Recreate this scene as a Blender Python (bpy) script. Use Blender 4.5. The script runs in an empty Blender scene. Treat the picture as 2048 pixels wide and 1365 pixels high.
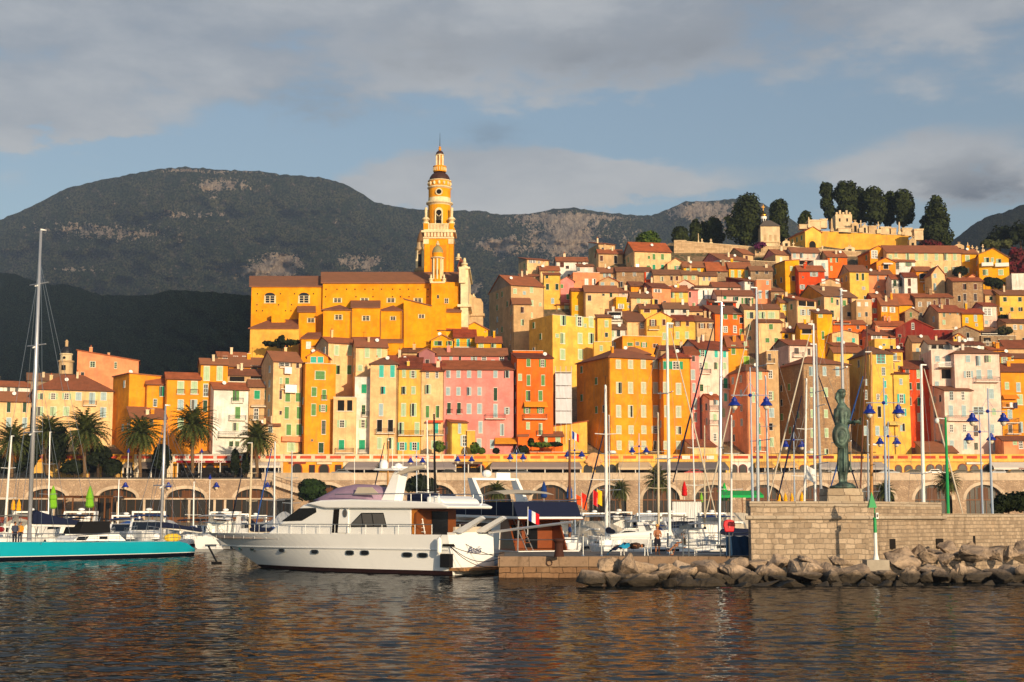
import bpy, bmesh, math, random
import numpy as np
from mathutils import Vector, Matrix, noise
R = math.radians
rng = random.Random(7)
SC = bpy.context.scene
COL = SC.collection
F = 50/36*2048; CZ = 3.5; PT = R(7.0); cP, sP = math.cos(PT), math.sin(PT)
def P(px, py, D):
 yc = 682.5-py; t = D/(F*cP-yc*sP)
 return Vector(((px-1024)*t, D, CZ+(F*sP+yc*cP)*t))
def PZ(px, py, z):
 yc = 682.5-py; t = (z-CZ)/(F*sP+yc*cP)
 return Vector(((px-1024)*t, (F*cP-yc*sP)*t, z))
def ZAT(py, y):
 yc = 682.5-py
 return CZ+(F*sP+yc*cP)*y/(F*cP-yc*sP)
cam = bpy.data.cameras.new('Camera'); cam.lens = 50; cam.sensor_width = 36
cam.clip_start = 0.5; cam.clip_end = 30000
co = bpy.data.objects.new('Camera', cam); COL.objects.link(co)
co.location = (0, 0, CZ); co.rotation_euler = (R(90)+PT, 0, 0); SC.camera = co
def tag(o, label=None, cat=None, group=None, kind=None):
 if label: o['label'] = label
 if cat: o['category'] = cat
 if group: o['group'] = group
 if kind: o['kind'] = kind
 return o
def empty(name, loc, label=None, cat=None, group=None, rz=0):
 o = bpy.data.objects.new(name, None); COL.objects.link(o)
 o.location = loc; o.rotation_euler = (0, 0, rz); o.empty_display_size = .3
 return tag(o, label, cat, group)
def link(name, mesh, parent=None, loc=(0,0,0), rot=(0,0,0), scale=(1,1,1)):
 o = bpy.data.objects.new(name, mesh); COL.objects.link(o)
 o.location = loc; o.rotation_euler = rot; o.scale = scale
 if parent: o.parent = parent
 return o
def copy_tree(o, parent=None):
 c = o.copy(); COL.objects.link(c); c.parent = parent
 for ch in o.children: copy_tree(ch, c)
 return c
class MB:
 """collects faces; build() links them as one mesh object"""
 def __init__(s): s.v = []; s.f = []; s.m = []; s.mats = []
 def mi(s, m):
  if m not in s.mats: s.mats.append(m)
  return s.mats.index(m)
 def poly(s, pts, m=None):
  n = len(s.v); s.v += [tuple(p) for p in pts]; s.f.append(tuple(range(n, n+len(pts)))); s.m.append(s.mi(m) if m else 0)
 def mesh(s, vs, fs, m=None):
  n = len(s.v); s.v += [tuple(p) for p in vs]; k = s.mi(m) if m else 0
  for f in fs: s.f.append(tuple(i+n for i in f)); s.m.append(k)
 def box(s, a, b, m=None, M=None):
  x0,y0,z0 = a; x1,y1,z1 = b
  vs = [(x0,y0,z0),(x1,y0,z0),(x1,y1,z0),(x0,y1,z0),(x0,y0,z1),(x1,y0,z1),(x1,y1,z1),(x0,y1,z1)]
  if M is not None: vs = [M @ Vector(v) for v in vs]
  s.mesh(vs, [(0,3,2,1),(4,5,6,7),(0,1,5,4),(1,2,6,5),(2,3,7,6),(3,0,4,7)], m)
 def bar(s, p, q, r, m=None, n=6, r2=None):
  s.tube([p, q], [r, r if r2 is None else r2], m, n)
 def tube(s, pts, rad, m=None, n=8, cap=True):
  pts = [Vector(p) for p in pts]; vs = []; fs = []
  if not hasattr(rad, '__len__'): rad = [rad]*len(pts)
  for i, p in enumerate(pts):
   d = (pts[min(i+1, len(pts)-1)]-pts[max(i-1, 0)])
   d = d.normalized() if d.length > 1e-9 else Vector((0,0,1))
   a = d.cross(Vector((0,0,1)) if abs(d.z) < .95 else Vector((1,0,0))).normalized(); b = d.cross(a)
   for k in range(n):
    t = 2*math.pi*k/n; vs.append(p+(a*math.cos(t)+b*math.sin(t))*rad[i])
  for i in range(len(pts)-1):
   for k in range(n):
    k2 = (k+1) % n; fs.append((i*n+k, i*n+k2, (i+1)*n+k2, (i+1)*n+k))
  if cap:
   fs.append(tuple(range(n))[::-1]); fs.append(tuple((len(pts)-1)*n+k for k in range(n)))
  s.mesh(vs, fs, m)
 def lathe(s, prof, c=(0,0,0), m=None, n=16, sq=None):
  vs = []; fs = []
  for r, z in prof:
   for k in range(n):
    t = 2*math.pi*(k+.5)/n; vs.append((c[0]+r*math.cos(t), c[1]+r*math.sin(t), c[2]+z))
  for i in range(len(prof)-1):
   for k in range(n):
    k2 = (k+1) % n; fs.append((i*n+k, i*n+k2, (i+1)*n+k2, (i+1)*n+k))
  fs.append(tuple(range(n))[::-1]); fs.append(tuple((len(prof)-1)*n+k for k in range(n)))
  s.mesh(vs, fs, m)
 def ell(s, c, r, m=None, n=10, k=6, M=None):
  vs = []; fs = []
  for i in range(k+1):
   a = math.pi*i/k-math.pi/2
   for j in range(n):
    t = 2*math.pi*j/n; v = Vector((r[0]*math.cos(a)*math.cos(t), r[1]*math.cos(a)*math.sin(t), r[2]*math.sin(a)))
    if M is not None: v = M @ v
    vs.append(v+Vector(c))
  for i in range(k):
   for j in range(n):
    j2 = (j+1) % n; fs.append((i*n+j, i*n+j2, (i+1)*n+j2, (i+1)*n+j))
  s.mesh(vs, fs, m)
 def prism(s, poly, y0, y1, m=None):
  """(x,z) outline extruded along y"""
  n = len(poly); vs = [(x, y0, z) for x, z in poly]+[(x, y1, z) for x, z in poly]
  fs = [tuple(range(n)), tuple(range(2*n-1, n-1, -1))]+[(i, n+i, n+(i+1) % n, (i+1) % n) for i in range(n)]
  s.mesh(vs, fs, m)
 def data(s, name, mat=None, off=(0,0,0), smooth=False):
  me = bpy.data.meshes.new(name); off = Vector(off)
  me.from_pydata([Vector(v)-off for v in s.v] if off.length else s.v, [], s.f)
  ms = s.mats if s.mats else [mat]
  for m in ms: me.materials.append(m if m else mat)
  if len(ms) > 1: me.polygons.foreach_set('material_index', s.m)
  if smooth: me.polygons.foreach_set('use_smooth', [True]*len(me.polygons))
  bm = bmesh.new(); bm.from_mesh(me); bmesh.ops.recalc_face_normals(bm, faces=bm.faces); bm.to_mesh(me); bm.free()
  return me
 def build(s, name, mat=None, parent=None, smooth=False, local=False):
  """vertices are in world coordinates unless local"""
  off = Vector((0,0,0))
  if parent and not local:
   q = parent
   while q: off += q.location; q = q.parent
  return link(name, s.data(name, mat, off, smooth), parent)
def lin(c):
 return tuple(((x/255+.055)/1.055)**2.4 if x > 10 else x/255/12.92 for x in c)
class NT:
 def __init__(s, tree): s.t = tree; s.n = tree.nodes; s.l = tree.links
 def add(s, typ, **kw):
  n = s.n.new(typ)
  for k, v in kw.items():
   if k.startswith('i_'):
    key = k[2:].replace('_', ' ')
    n.inputs[int(key) if key.isdigit() else key].default_value = v
   else: setattr(n, k, v)
  return n
 def lk(s, a, b): s.l.new(a, b)
 def math(s, op, a, b=None, c=None, clamp=False):
  n = s.add('ShaderNodeMath', operation=op, use_clamp=clamp)
  for i, x in enumerate((a, b, c)):
   if x is None: continue
   if isinstance(x, (int, float)): n.inputs[i].default_value = x
   else: s.lk(x, n.inputs[i])
  return n.outputs[0]
 def mix(s, fac, a, b, blend='MIX'):
  n = s.add('ShaderNodeMix', data_type='RGBA', blend_type=blend, clamp_factor=True)
  for i, x in ((0, fac), (6, a), (7, b)):
   if isinstance(x, (int, float)): n.inputs[i].default_value = x
   elif isinstance(x, tuple): n.inputs[i].default_value = tuple(x)+(1,) if len(x) == 3 else x
   else: s.lk(x, n.inputs[i])
  return n.outputs[2]
 def ramp(s, fac, lo, hi):
  n = s.add('ShaderNodeMapRange', interpolation_type='SMOOTHSTEP'); n.inputs[1].default_value = lo; n.inputs[2].default_value = hi
  s.lk(fac, n.inputs[0]); return n.outputs[0]
 def noise(s, vec, scale, detail=4, rough=.6):
  n = s.add('ShaderNodeTexNoise'); n.inputs['Scale'].default_value = scale; n.inputs['Detail'].default_value = detail; n.inputs['Roughness'].default_value = rough
  if vec is not None: s.lk(vec, n.inputs['Vector'])
  return n.outputs[0]
 def scaled(s, vec, sx, sy, sz):
  n = s.add('ShaderNodeVectorMath', operation='MULTIPLY'); s.lk(vec, n.inputs[0]); n.inputs[1].default_value = (sx, sy, sz); return n.outputs[0]
def newmat(name):
 m = bpy.data.materials.new(name); m.use_nodes = True
 t = NT(m.node_tree); b = t.n['Principled BSDF']; return m, t, b
def coords(t, rand=True):
 tc = t.add('ShaderNodeTexCoord')
 if not rand: return tc.outputs['Object']
 oi = t.add('ShaderNodeObjectInfo'); r = t.math('MULTIPLY', oi.outputs['Random'], 50)
 v = t.add('ShaderNodeVectorMath', operation='ADD'); t.lk(tc.outputs['Object'], v.inputs[0]); t.lk(r, v.inputs[1]); return v.outputs[0]
def bump(t, b, h, strength=.3, dist=.05):
 n = t.add('ShaderNodeBump'); n.inputs['Strength'].default_value = strength; n.inputs['Distance'].default_value = dist
 t.lk(h, n.inputs['Height']); t.lk(n.outputs[0], b.inputs['Normal'])
_mc = {}
def plain(c, rough=.6, metal=0, spec=.3, vary=.12, scale=3, name='paint', coat=0):
 key = ('p', c, rough, metal, vary, scale, coat)
 if key in _mc: return _mc[key]
 m, t, b = newmat(name); v = coords(t)
 n = t.noise(v, scale, 5, .65); l = lin(c)
 cc = t.mix(n, tuple(x*(1-vary*1.6) for x in l), tuple(min(1, x*(1+vary*1.2)) for x in l))
 t.lk(cc, b.inputs['Base Color']); b.inputs['Roughness'].default_value = rough; b.inputs['Metallic'].default_value = metal
 b.inputs['Specular IOR Level'].default_value = spec
 if coat: b.inputs['Coat Weight'].default_value = coat; b.inputs['Coat Roughness'].default_value = .08
 _mc[key] = m; return m
def stucco(c, dirt=.5):
 key = ('s', c, dirt)
 if key in _mc: return _mc[key]
 m, t, b = newmat('stucco'); v = coords(t); l = lin(c)
 n1 = t.noise(v, .35, 6, .7); n2 = t.noise(v, 2.2, 5, .7); n3 = t.noise(t.scaled(v, 1.4, 1.4, .16), 1.0, 4, .65)
 c1 = t.mix(t.ramp(n1, .3, .7), tuple(x*.7 for x in l), tuple(min(.9, x*1.1) for x in l))
 worn = tuple(.55*x+.45*y*.75 for x, y in zip(l, lin((190, 165, 135))))
 c2 = t.mix(t.math('MULTIPLY', t.ramp(n3, .5, .72), dirt*1.3, clamp=True), c1, tuple(x*.75 for x in worn))
 c3 = t.mix(t.math('MULTIPLY', t.ramp(n2, .6, .75), dirt*.6), c2, tuple(min(.8, x*1.15+.03) for x in worn))
 t.lk(c3, b.inputs['Base Color']); b.inputs['Roughness'].default_value = .92; b.inputs['Specular IOR Level'].default_value = .1
 bump(t, b, n2, .25, .05); _mc[key] = m; return m
def rooftile(c):
 key = ('r', c)
 if key in _mc: return _mc[key]
 m, t, b = newmat('clay_tiles'); v = coords(t); l = lin(c)
 n1 = t.noise(v, .5, 5, .7); n2 = t.noise(v, 4, 4, .7); n3 = t.noise(v, 14, 2, .5)
 c1 = t.mix(t.ramp(n1, .3, .7), tuple(x*.62 for x in l), tuple(x*1.2 for x in l))
 c2 = t.mix(t.math('MULTIPLY', t.ramp(n2, .5, .72), .55), c1, lin((150, 105, 75)))
 c2 = t.mix(t.math('MULTIPLY', t.ramp(n3, .5, .8), .6), c2, tuple(x*.4 for x in l))
 w = t.add('ShaderNodeTexWave', wave_type='BANDS', bands_direction='X'); w.inputs['Scale'].default_value = 1.1; w.inputs['Distortion'].default_value = .6; w.inputs['Detail'].default_value = 2
 t.lk(t.add('ShaderNodeTexCoord').outputs['Object'], w.inputs['Vector'])
 c3 = t.mix(t.math('MULTIPLY', w.outputs[0], .35), c2, tuple(x*.45 for x in l))
 t.lk(c3, b.inputs['Base Color']); b.inputs['Roughness'].default_value = .9; b.inputs['Specular IOR Level'].default_value = .12
 rv = t.add('ShaderNodeObjectInfo').outputs['Random']; c3 = t.mix(t.ramp(rv, .1, .9), c3, t.mix(.55, c3, (.26, .15, .085))); c3 = t.mix(t.math('MULTIPLY', t.ramp(t.math('FRACT', t.math('MULTIPLY', rv, 7.3)), .4, 1.0), .45), c3, t.mix(.5, c3, (.42, .17, .07)))
 t.lk(c3, b.inputs['Base Color']); bump(t, b, w.outputs[0], .5, .08); _mc[key] = m; return m
def rubble(c, c2, scale=1.6, name='rubble_stone', mortar=(150, 130, 105)):
 key = ('u', c, c2, scale)
 if key in _mc: return _mc[key]
 m, t, b = newmat(name); v = coords(t)
 vo = t.add('ShaderNodeTexVoronoi'); vo.inputs['Scale'].default_value = scale; t.lk(t.scaled(v, 1, 1, 1.35), vo.inputs['Vector'])
 ve = t.add('ShaderNodeTexVoronoi', feature='DISTANCE_TO_EDGE'); ve.inputs['Scale'].default_value = scale; t.lk(t.scaled(v, 1, 1, 1.35), ve.inputs['Vector'])
 hs = t.add('ShaderNodeSeparateColor'); t.lk(vo.outputs['Color'], hs.inputs[0])
 base = t.mix(hs.outputs[0], lin(c), lin(c2)); base = t.mix(t.math('MULTIPLY', hs.outputs[1], .5), base, tuple(x*.55 for x in lin(c)))
 n = t.noise(v, .5, 5, .7); base = t.mix(t.ramp(n, .35, .75), base, tuple(x*.7 for x in lin(c2)))
 cc = t.mix(t.ramp(ve.outputs[0], .02, .1), lin(mortar), base)
 t.lk(cc, b.inputs['Base Color']); b.inputs['Roughness'].default_value = .93; b.inputs['Specular IOR Level'].default_value = .1
 bump(t, b, t.ramp(ve.outputs[0], 0, .2), .6, .06); _mc[key] = m; return m
def ashlar(bw, bh, c, c2, mortar, wob=.04, name='dressed_stone', bstr=.8, stain=.5):
 """coursed stone on a wall: object X runs along the wall, Z up"""
 m, t, b = newmat(name); v = coords(t, False)
 sp = t.add('ShaderNodeSeparateXYZ'); t.lk(v, sp.inputs[0])
 xy = t.math('ADD', sp.outputs[0], sp.outputs[1])
 nz = t.add('ShaderNodeTexNoise'); nz.inputs['Scale'].default_value = 1.7; t.lk(v, nz.inputs['Vector'])
 cb = t.add('ShaderNodeCombineXYZ')
 ns = t.add('ShaderNodeSeparateColor'); t.lk(nz.outputs['Color'], ns.inputs[0])
 t.lk(t.math('MULTIPLY_ADD', ns.outputs[0], wob*3, xy), cb.inputs[0]); t.lk(t.math('MULTIPLY_ADD', ns.outputs[1], wob*2, sp.outputs[2]), cb.inputs[1])
 br = t.add('ShaderNodeTexBrick', offset=.5, squash=1.35, squash_frequency=3); t.lk(cb.outputs[0], br.inputs['Vector'])
 br.inputs['Scale'].default_value = 1; br.inputs['Brick Width'].default_value = bw; br.inputs['Row Height'].default_value = bh
 br.inputs['Mortar Size'].default_value = .022; br.inputs['Mortar Smooth'].default_value = .6; br.inputs['Bias'].default_value = -.1
 br.inputs['Color1'].default_value = lin(c)+(1,); br.inputs['Color2'].default_value = lin(c2)+(1,); br.inputs['Mortar'].default_value = lin(mortar)+(1,)
 n1 = t.noise(v, .6, 6, .7); n2 = t.noise(v, 6, 5, .7); n3 = t.noise(t.scaled(v, 1.5, 1.5, .2), .9, 4)
 cc = t.mix(t.ramp(n2, .35, .7), br.outputs['Color'], (.5, .5, .5), 'SOFT_LIGHT')
 cc = t.mix(t.math('MULTIPLY', t.ramp(n2, .45, .75), .5), cc, tuple(x*.5 for x in lin(c2)))
 cc = t.mix(t.math('MULTIPLY', t.ramp(n1, .5, .75), .45), cc, lin((170,140,108)))
 cc = t.mix(t.math('MULTIPLY', t.ramp(n3, .55, .8), stain), cc, tuple(x*.4 for x in lin(c2)))
 t.lk(cc, b.inputs['Base Color']); b.inputs['Roughness'].default_value = .92; b.inputs['Specular IOR Level'].default_value = .15
 h = t.math('MULTIPLY_ADD', n2, .5, t.math('MULTIPLY', br.outputs['Fac'], -1.0)); bump(t, b, h, bstr, .06)
 return m
def foliage(c, c2, name='leaves', scale=.6):
 key = ('f', c, c2, scale)
 if key in _mc: return _mc[key]
 m, t, b = newmat(name); v = coords(t)
 n = t.noise(v, scale, 3, .6); g = t.add('ShaderNodeNewGeometry')
 cc = t.mix(t.ramp(n, .35, .65), lin(c), lin(c2))
 cc = t.mix(t.math('MULTIPLY', g.outputs['Random Per Island'], .5), cc, tuple(x*.45 for x in lin(c)))
 t.lk(cc, b.inputs['Base Color']); b.inputs['Roughness'].default_value = .8; b.inputs['Specular IOR Level'].default_value = .15
 _mc[key] = m; return m
glass = plain((24, 26, 30), .12, 0, .5, .2, 1, 'dark_glass')
white = plain((232, 232, 228), .45, 0, .4, .05, 1, 'white_paint')
dark = plain((20, 18, 17), .7, 0, .2, .1, 2, 'dark_paint')
iron = plain((38, 36, 36), .5, .6, .4, .1, 4, 'wrought_iron')
steel = plain((170, 175, 180), .3, .9, .5, .05, 3, 'stainless_steel')
rigm = plain((110, 112, 116), .5, .4, .4, .05, 3, 'rigging_wire'); alu = plain((196, 198, 202), .38, .6, .5, .06, 2, 'mast_metal')
woodm = plain((120, 66, 26), .4, 0, .4, .25, 2, 'varnished_wood')
SAZ, SEL = R(28), R(13)       # the sun stands to the right behind the viewer
sd = Vector((math.sin(SAZ)*math.cos(SEL), -math.cos(SAZ)*math.cos(SEL), math.sin(SEL)))
sl = bpy.data.lights.new('sun', 'SUN'); sl.energy = 5; sl.angle = R(.5); sl.color = (1, .77, .5)
so = bpy.data.objects.new('sun', sl); COL.objects.link(so); so.rotation_euler = sd.to_track_quat('Z', 'Y').to_euler(); so.location = sd*500
W = bpy.data.worlds.new('World'); SC.world = W; W.use_nodes = True
t = NT(W.node_tree); bg = t.n['Background']
sky = t.add('ShaderNodeTexSky', sky_type='NISHITA', sun_disc=False, sun_elevation=SEL, sun_rotation=math.pi-SAZ, air_density=1.2, dust_density=1.0, ozone_density=2.5)
tc = t.add('ShaderNodeTexCoord'); sp = t.add('ShaderNodeSeparateXYZ'); t.lk(tc.outputs['Generated'], sp.inputs[0])
X, Y, Z = sp.outputs
az = t.math('ARCTAN2', X, Y); el = t.math('ARCSINE', Z)
zz = t.math('ADD', t.math('MAXIMUM', Z, 0), .16)
cv = t.add('ShaderNodeCombineXYZ'); t.lk(t.math('DIVIDE', X, zz), cv.inputs[0]); t.lk(t.math('DIVIDE', Y, zz), cv.inputs[1])
wv = t.add('ShaderNodeCombineXYZ'); t.lk(az, wv.inputs[0]); t.lk(el, wv.inputs[1])
n_big = t.noise(t.scaled(wv.outputs[0], 3.2, 9, 1), 1.0, 7, .58)
n_fine = t.noise(t.scaled(wv.outputs[0], 9, 22, 1), 1.0, 8, .62)
n_soft = t.noise(t.scaled(wv.outputs[0], 1.3, 4, 1), 1.3, 3, .5)
azw = t.math('MULTIPLY_ADD', t.math('SUBTRACT', n_big, .5), .32, az); elw = t.math('ADD', el, t.math('ADD', t.math('MULTIPLY', t.math('SUBTRACT', n_fine, .5), .09), t.math('MULTIPLY', t.math('SUBTRACT', n_big, .5), .06)))
def blob(px, py, sx, sy):
 a0 = math.atan((px-1024)/F); e0 = (1031-py)/F
 da = t.math('DIVIDE', t.math('SUBTRACT', azw, a0), sx/F); de = t.math('DIVIDE', t.math('SUBTRACT', elw, e0), sy/F)
 d2 = t.math('ADD', t.math('MULTIPLY', da, da), t.math('MULTIPLY', de, de))
 return t.math('EXPONENT', t.math('MULTIPLY', d2, -1))
def blobs(lst):
 s = None
 for px, py, sx, sy, w in lst:
  b_ = t.math('MULTIPLY', blob(px, py, sx, sy), w); s = b_ if s is None else t.math('ADD', s, b_)
 return s
bias = blobs([(250,90,900,150,.42),(1250,60,900,120,.34),(1950,20,500,120,.25),(60,268,190,50,.8),(1130,372,300,55,1.0),(760,360,140,45,.55),(1850,350,280,60,.75),(1750,235,260,45,.18),(1550,330,330,60,-.3),(1500,260,600,50,-.25),(430,320,420,32,-.3),(950,250,700,45,-.05)])
dens = t.ramp(t.math('ADD', t.math('ADD', t.math('MULTIPLY', n_big, .8), t.math('MULTIPLY', n_fine, .95)), t.math('ADD', bias, -.55)), .34, .74)
grey = t.math('MULTIPLY', blobs([(980,292,75,32,1.0),(1240,112,260,50,.9),(1960,392,110,36,1.3),(620,215,120,34,.6),(800,100,160,40,.5),(1500,80,140,40,.5)]), t.ramp(n_fine, .25, .65))
HSV = t.add('ShaderNodeHueSaturation'); HSV.inputs['Saturation'].default_value = .86; HSV.inputs['Value'].default_value = 1.0; t.lk(sky.outputs[0], HSV.inputs['Color'])
glow = t.mix(t.ramp(t.math('ADD', t.math('MULTIPLY', n_soft, .45), t.math('MULTIPLY', n_fine, .6)), .36, .7), (2.35, 2.6, 3.0), (4.5, 4.5, 4.5))
low = t.ramp(el, .33, .13)
cloudc = t.mix(t.math('MULTIPLY', low, .65), glow, (6.4, 5.9, 5.3))
c0 = t.mix(t.math('MULTIPLY', dens, .86), HSV.outputs[0], cloudc)
c1 = t.mix(t.math('MULTIPLY', grey, .75, clamp=True), c0, (1.15, 1.3, 1.6))
t.lk(c1, bg.inputs['Color']); bg.inputs['Strength'].default_value = .125
SC.view_settings.view_transform = 'Standard'; SC.view_settings.look = 'None'; SC.view_settings.exposure = 0; SC.view_settings.gamma = 1
m, t, b = newmat('sea_water'); tcw = t.add('ShaderNodeNewGeometry').outputs['Position']
w1 = t.noise(t.scaled(tcw, .42, .9, 1), 1.0, 4, .55); w2 = t.noise(t.scaled(tcw, 1.8, 3.2, 1), 1.0, 3, .55); w3 = t.noise(t.scaled(tcw, .06, .1, 1), 1.0, 2, .5)
b.inputs['Base Color'].default_value = (.004, .006, .007, 1); b.inputs['Roughness'].default_value = .03; b.inputs['IOR'].default_value = 1.33; b.inputs['Specular IOR Level'].default_value = .3
amp = t.math('MULTIPLY_ADD', w3, .8, .5)
h = t.math('MULTIPLY', t.math('ADD', t.math('MULTIPLY', w1, 1.0), t.math('MULTIPLY', w2, .22)), amp)
t.n.remove(b); di = t.add('ShaderNodeBsdfDiffuse'); di.inputs[0].default_value = (.006, .009, .01, 1); gl = t.add('ShaderNodeBsdfGlossy'); gl.inputs['Roughness'].default_value = .03; fr = t.add('ShaderNodeFresnel', i_IOR=1.33); mx = t.add('ShaderNodeMixShader')
bn = t.add('ShaderNodeBump'); bn.inputs['Strength'].default_value = .5; bn.inputs['Distance'].default_value = .06; t.lk(h, bn.inputs['Height'])
for n in (di, gl, fr): t.lk(bn.outputs[0], n.inputs['Normal'])
t.lk(t.math('MULTIPLY', fr.outputs[0], .52), mx.inputs[0]); t.lk(di.outputs[0], mx.inputs[1]); t.lk(gl.outputs[0], mx.inputs[2]); t.lk(mx.outputs[0], t.n['Material Output'].inputs['Surface']); watm = m
mb = MB(); mb.poly([(-3000,-400,-.09),(3000,-400,-.09),(3000,700,-.09),(-3000,700,-.09)]); tag(mb.build('seabed_water', watm), kind='structure')
ys_ = [25.0]
while ys_[-1] < 150: ys_.append(ys_[-1]+.055*(ys_[-1]/30)**1.3)
ys_ = np.array(ys_); us = np.linspace(-.5, .5, 560); YY_ = np.repeat(ys_[:, None], 560, 1); XX_ = us[None, :]*YY_+us[None, :]*14; ZZ_ = np.zeros_like(XX_); wr = np.random.RandomState(3)
env = .7+.3*np.sin(XX_*.11+YY_*.07+1)*np.sin(YY_*.19-XX_*.05)
for i in range(70):
 lam = .2*9**wr.rand(); k_ = 2*math.pi/lam; th = math.pi/2+wr.randn()*.62+.15; am = .0022*lam**.8*(.5+wr.rand()); fade = np.clip((lam*120-YY_*.4)/30, 0, 1)
 ph = k_*(XX_*math.cos(th)+YY_*math.sin(th))+wr.rand()*6.28; ZZ_ += am*fade*(np.sin(ph)+.25*np.sin(2*ph+.6))*(env if i % 2 else 1.7-env)
ZZ_ *= np.clip((150-YY_)/10, 0, 1)
nr_, nc_ = XX_.shape; co_ = np.stack([XX_, YY_, ZZ_], -1).reshape(-1, 3).astype('f4'); ix = np.arange(nr_*nc_).reshape(nr_, nc_); q_ = np.stack([ix[:-1,:-1], ix[:-1,1:], ix[1:,1:], ix[1:,:-1]], -1).reshape(-1, 4)
me = bpy.data.meshes.new('water'); me.vertices.add(len(co_)); me.vertices.foreach_set('co', co_.ravel()); me.loops.add(q_.size); me.loops.foreach_set('vertex_index', q_.ravel().astype('i4')); me.polygons.add(len(q_)); me.polygons.foreach_set('loop_start', np.arange(0, q_.size, 4, dtype='i4')); me.polygons.foreach_set('use_smooth', np.ones(len(q_), bool)); me.update(); me.validate(); me.materials.append(watm); tag(link('water', me), kind='structure')
def interp(pts, x):
 if x <= pts[0][0]: return pts[0][1]
 for (a, ya), (b_, yb_) in zip(pts, pts[1:]):
  if x <= b_: return ya+(yb_-ya)*(x-a)/(b_-a)
 return pts[-1][1]
def terrain(name, xs, sky_pts, dsky, base_pts, dbase, rows, amp, nsc, mat, rockf=None, xshift=0, jag=0, seed=0):
 vs = []; fs = []; rk = []; UV = []; nx = len(xs)
 for i in range(rows+1):
  v = i/rows
  for px in xs:
   ys = interp(sky_pts, px)+jag*(noise.noise((px*.09, seed, 0))+.6*noise.noise((px*.31, seed, 3))); yb = interp(base_pts, px)
   py = ys+(yb-ys)*v
   dk = dsky(px) if callable(dsky) else dsky; db = dbase(px) if callable(dbase) else dbase
   D = dk+(db-dk)*v**.8
   pxx = px+xshift*v
   q = Vector((pxx*nsc, py*nsc*1.6, seed))
   f = noise.fractal(q, .9, 2.1, 6)+.7*abs(noise.noise(q*1.7+Vector((9, 4, 0))))
   D += amp*f*min(1, .25+v*4)
   vs.append(P(pxx, py, D)); rk.append(rockf(pxx, py) if rockf else 0); UV.append((pxx, py, D*.02))
 for i in range(rows):
  for k in range(nx-1): fs.append((i*nx+k, i*nx+k+1, (i+1)*nx+k+1, (i+1)*nx+k))
 n0 = len(vs)
 for k, px in enumerate(xs):
  p = vs[k]; vs.append(Vector((p.x*1.4, p.y*1.4, -20))); rk.append(0)
 for k in range(nx-1): fs.append((k+1, k, n0+k, n0+k+1))
 mb = MB(); mb.mesh(vs, fs); o = mb.build(name, mat, smooth=True)
 st = o.data.attributes.new('st', 'FLOAT_VECTOR', 'POINT'); st.data.foreach_set('vector', [c for q in UV+[(0,0,0)]*nx for c in q]); at = o.data.attributes.new('rock', 'FLOAT', 'POINT'); at.data.foreach_set('value', rk)
 return tag(o, kind='structure')
def hillmat(name, c, c2, cr, cr2, sc, rock_lo=.55):
 m, t, b = newmat(name); g = t.add('ShaderNodeAttribute', attribute_name='st').outputs['Vector']
 a = t.add('ShaderNodeAttribute', attribute_name='rock').outputs['Fac']
 n1 = t.noise(g, sc, 8, .68); n2 = t.noise(g, sc*9, 4, .7); n3 = t.noise(g, sc*3.1, 6, .72); n4 = t.noise(t.scaled(g, 1, .5, 1), sc*5, 6, .75)
 cc = t.mix(t.ramp(n1, .35, .65), lin(c), lin(c2)); cc = t.mix(t.ramp(n2, .42, .58), tuple(x*.3 for x in lin(c)), cc); cc = t.mix(t.math('MULTIPLY', t.ramp(n3, .52, .66), .5), cc, tuple(x*.8 for x in lin(cr2)))
 rock = t.mix(t.ramp(n4, .3, .7), lin(cr), lin(cr2))
 k = t.ramp(t.math('ADD', t.math('MULTIPLY', a, 1.0), t.math('ADD', t.math('MULTIPLY', t.math('SUBTRACT', n3, .5), 3.2), t.math('MULTIPLY', t.math('SUBTRACT', n2, .5), 1.8))), rock_lo, rock_lo+.25)
 cc = t.mix(t.math('MULTIPLY', k, .95), cc, rock)
 t.lk(cc, b.inputs['Base Color']); b.inputs['Roughness'].default_value = 1; b.inputs['Specular IOR Level'].default_value = 0
 bump(t, b, t.math('ADD', t.math('MULTIPLY', n2, .3), t.math('ADD', t.math('MULTIPLY', n1, 3.0), n3)), 1.0, 14); return m
ROCKS = [(560,528,50,24,1.1),(520,548,60,16,.7),(735,525,32,18,1.0),(685,522,22,14,.7),(990,488,42,14,1.0),(1110,480,70,45,.85),(1150,470,50,40,.7),(1010,500,30,18,.6),(905,485,25,10,.5),(1410,415,60,20,.8),(1450,440,70,30,.6),(1360,425,40,14,.5),(950,575,14,18,.9),(450,370,70,14,.75),(415,372,20,12,.5),(400,430,70,9,.6),(330,428,30,8,.5),(250,470,110,18,.6),(150,455,100,16,.5),(120,395,40,8,.4),(430,395,12,20,.4),(1200,440,60,12,.4),(1050,440,50,12,.45),(450,343,110,4,.7),(350,340,40,4,.6),(560,350,50,4,.5),(150,540,50,5,.8),(450,540,70,12,.4),(1260,480,60,30,.4),(860,500,30,14,.45),(1120,432,140,8,.45)]
def rockf(px, py):
 s = 0
 for x, y, sx, sy, w in ROCKS:
  d = ((px-x)/sx)**2+((py-y)/sy)**2
  if d < 6: s += w*math.exp(-d)
 return s
MSKY = [(-400,560),(-150,500),(0,440),(60,415),(130,378),(195,362),(260,349),(320,338),(370,334),(440,340),(520,343),(570,350),(640,355),(690,368),(720,385),(750,405),(800,415),(840,420),(900,421),(960,422),(1000,430),(1060,428),(1110,418),(1150,416),(1200,424),(1260,430),(1300,432),(1340,418),(1370,403),(1420,403),(1470,398),(1520,405),(1560,425),(1600,450),(1680,470),(1800,480),(2400,480)]
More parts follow.
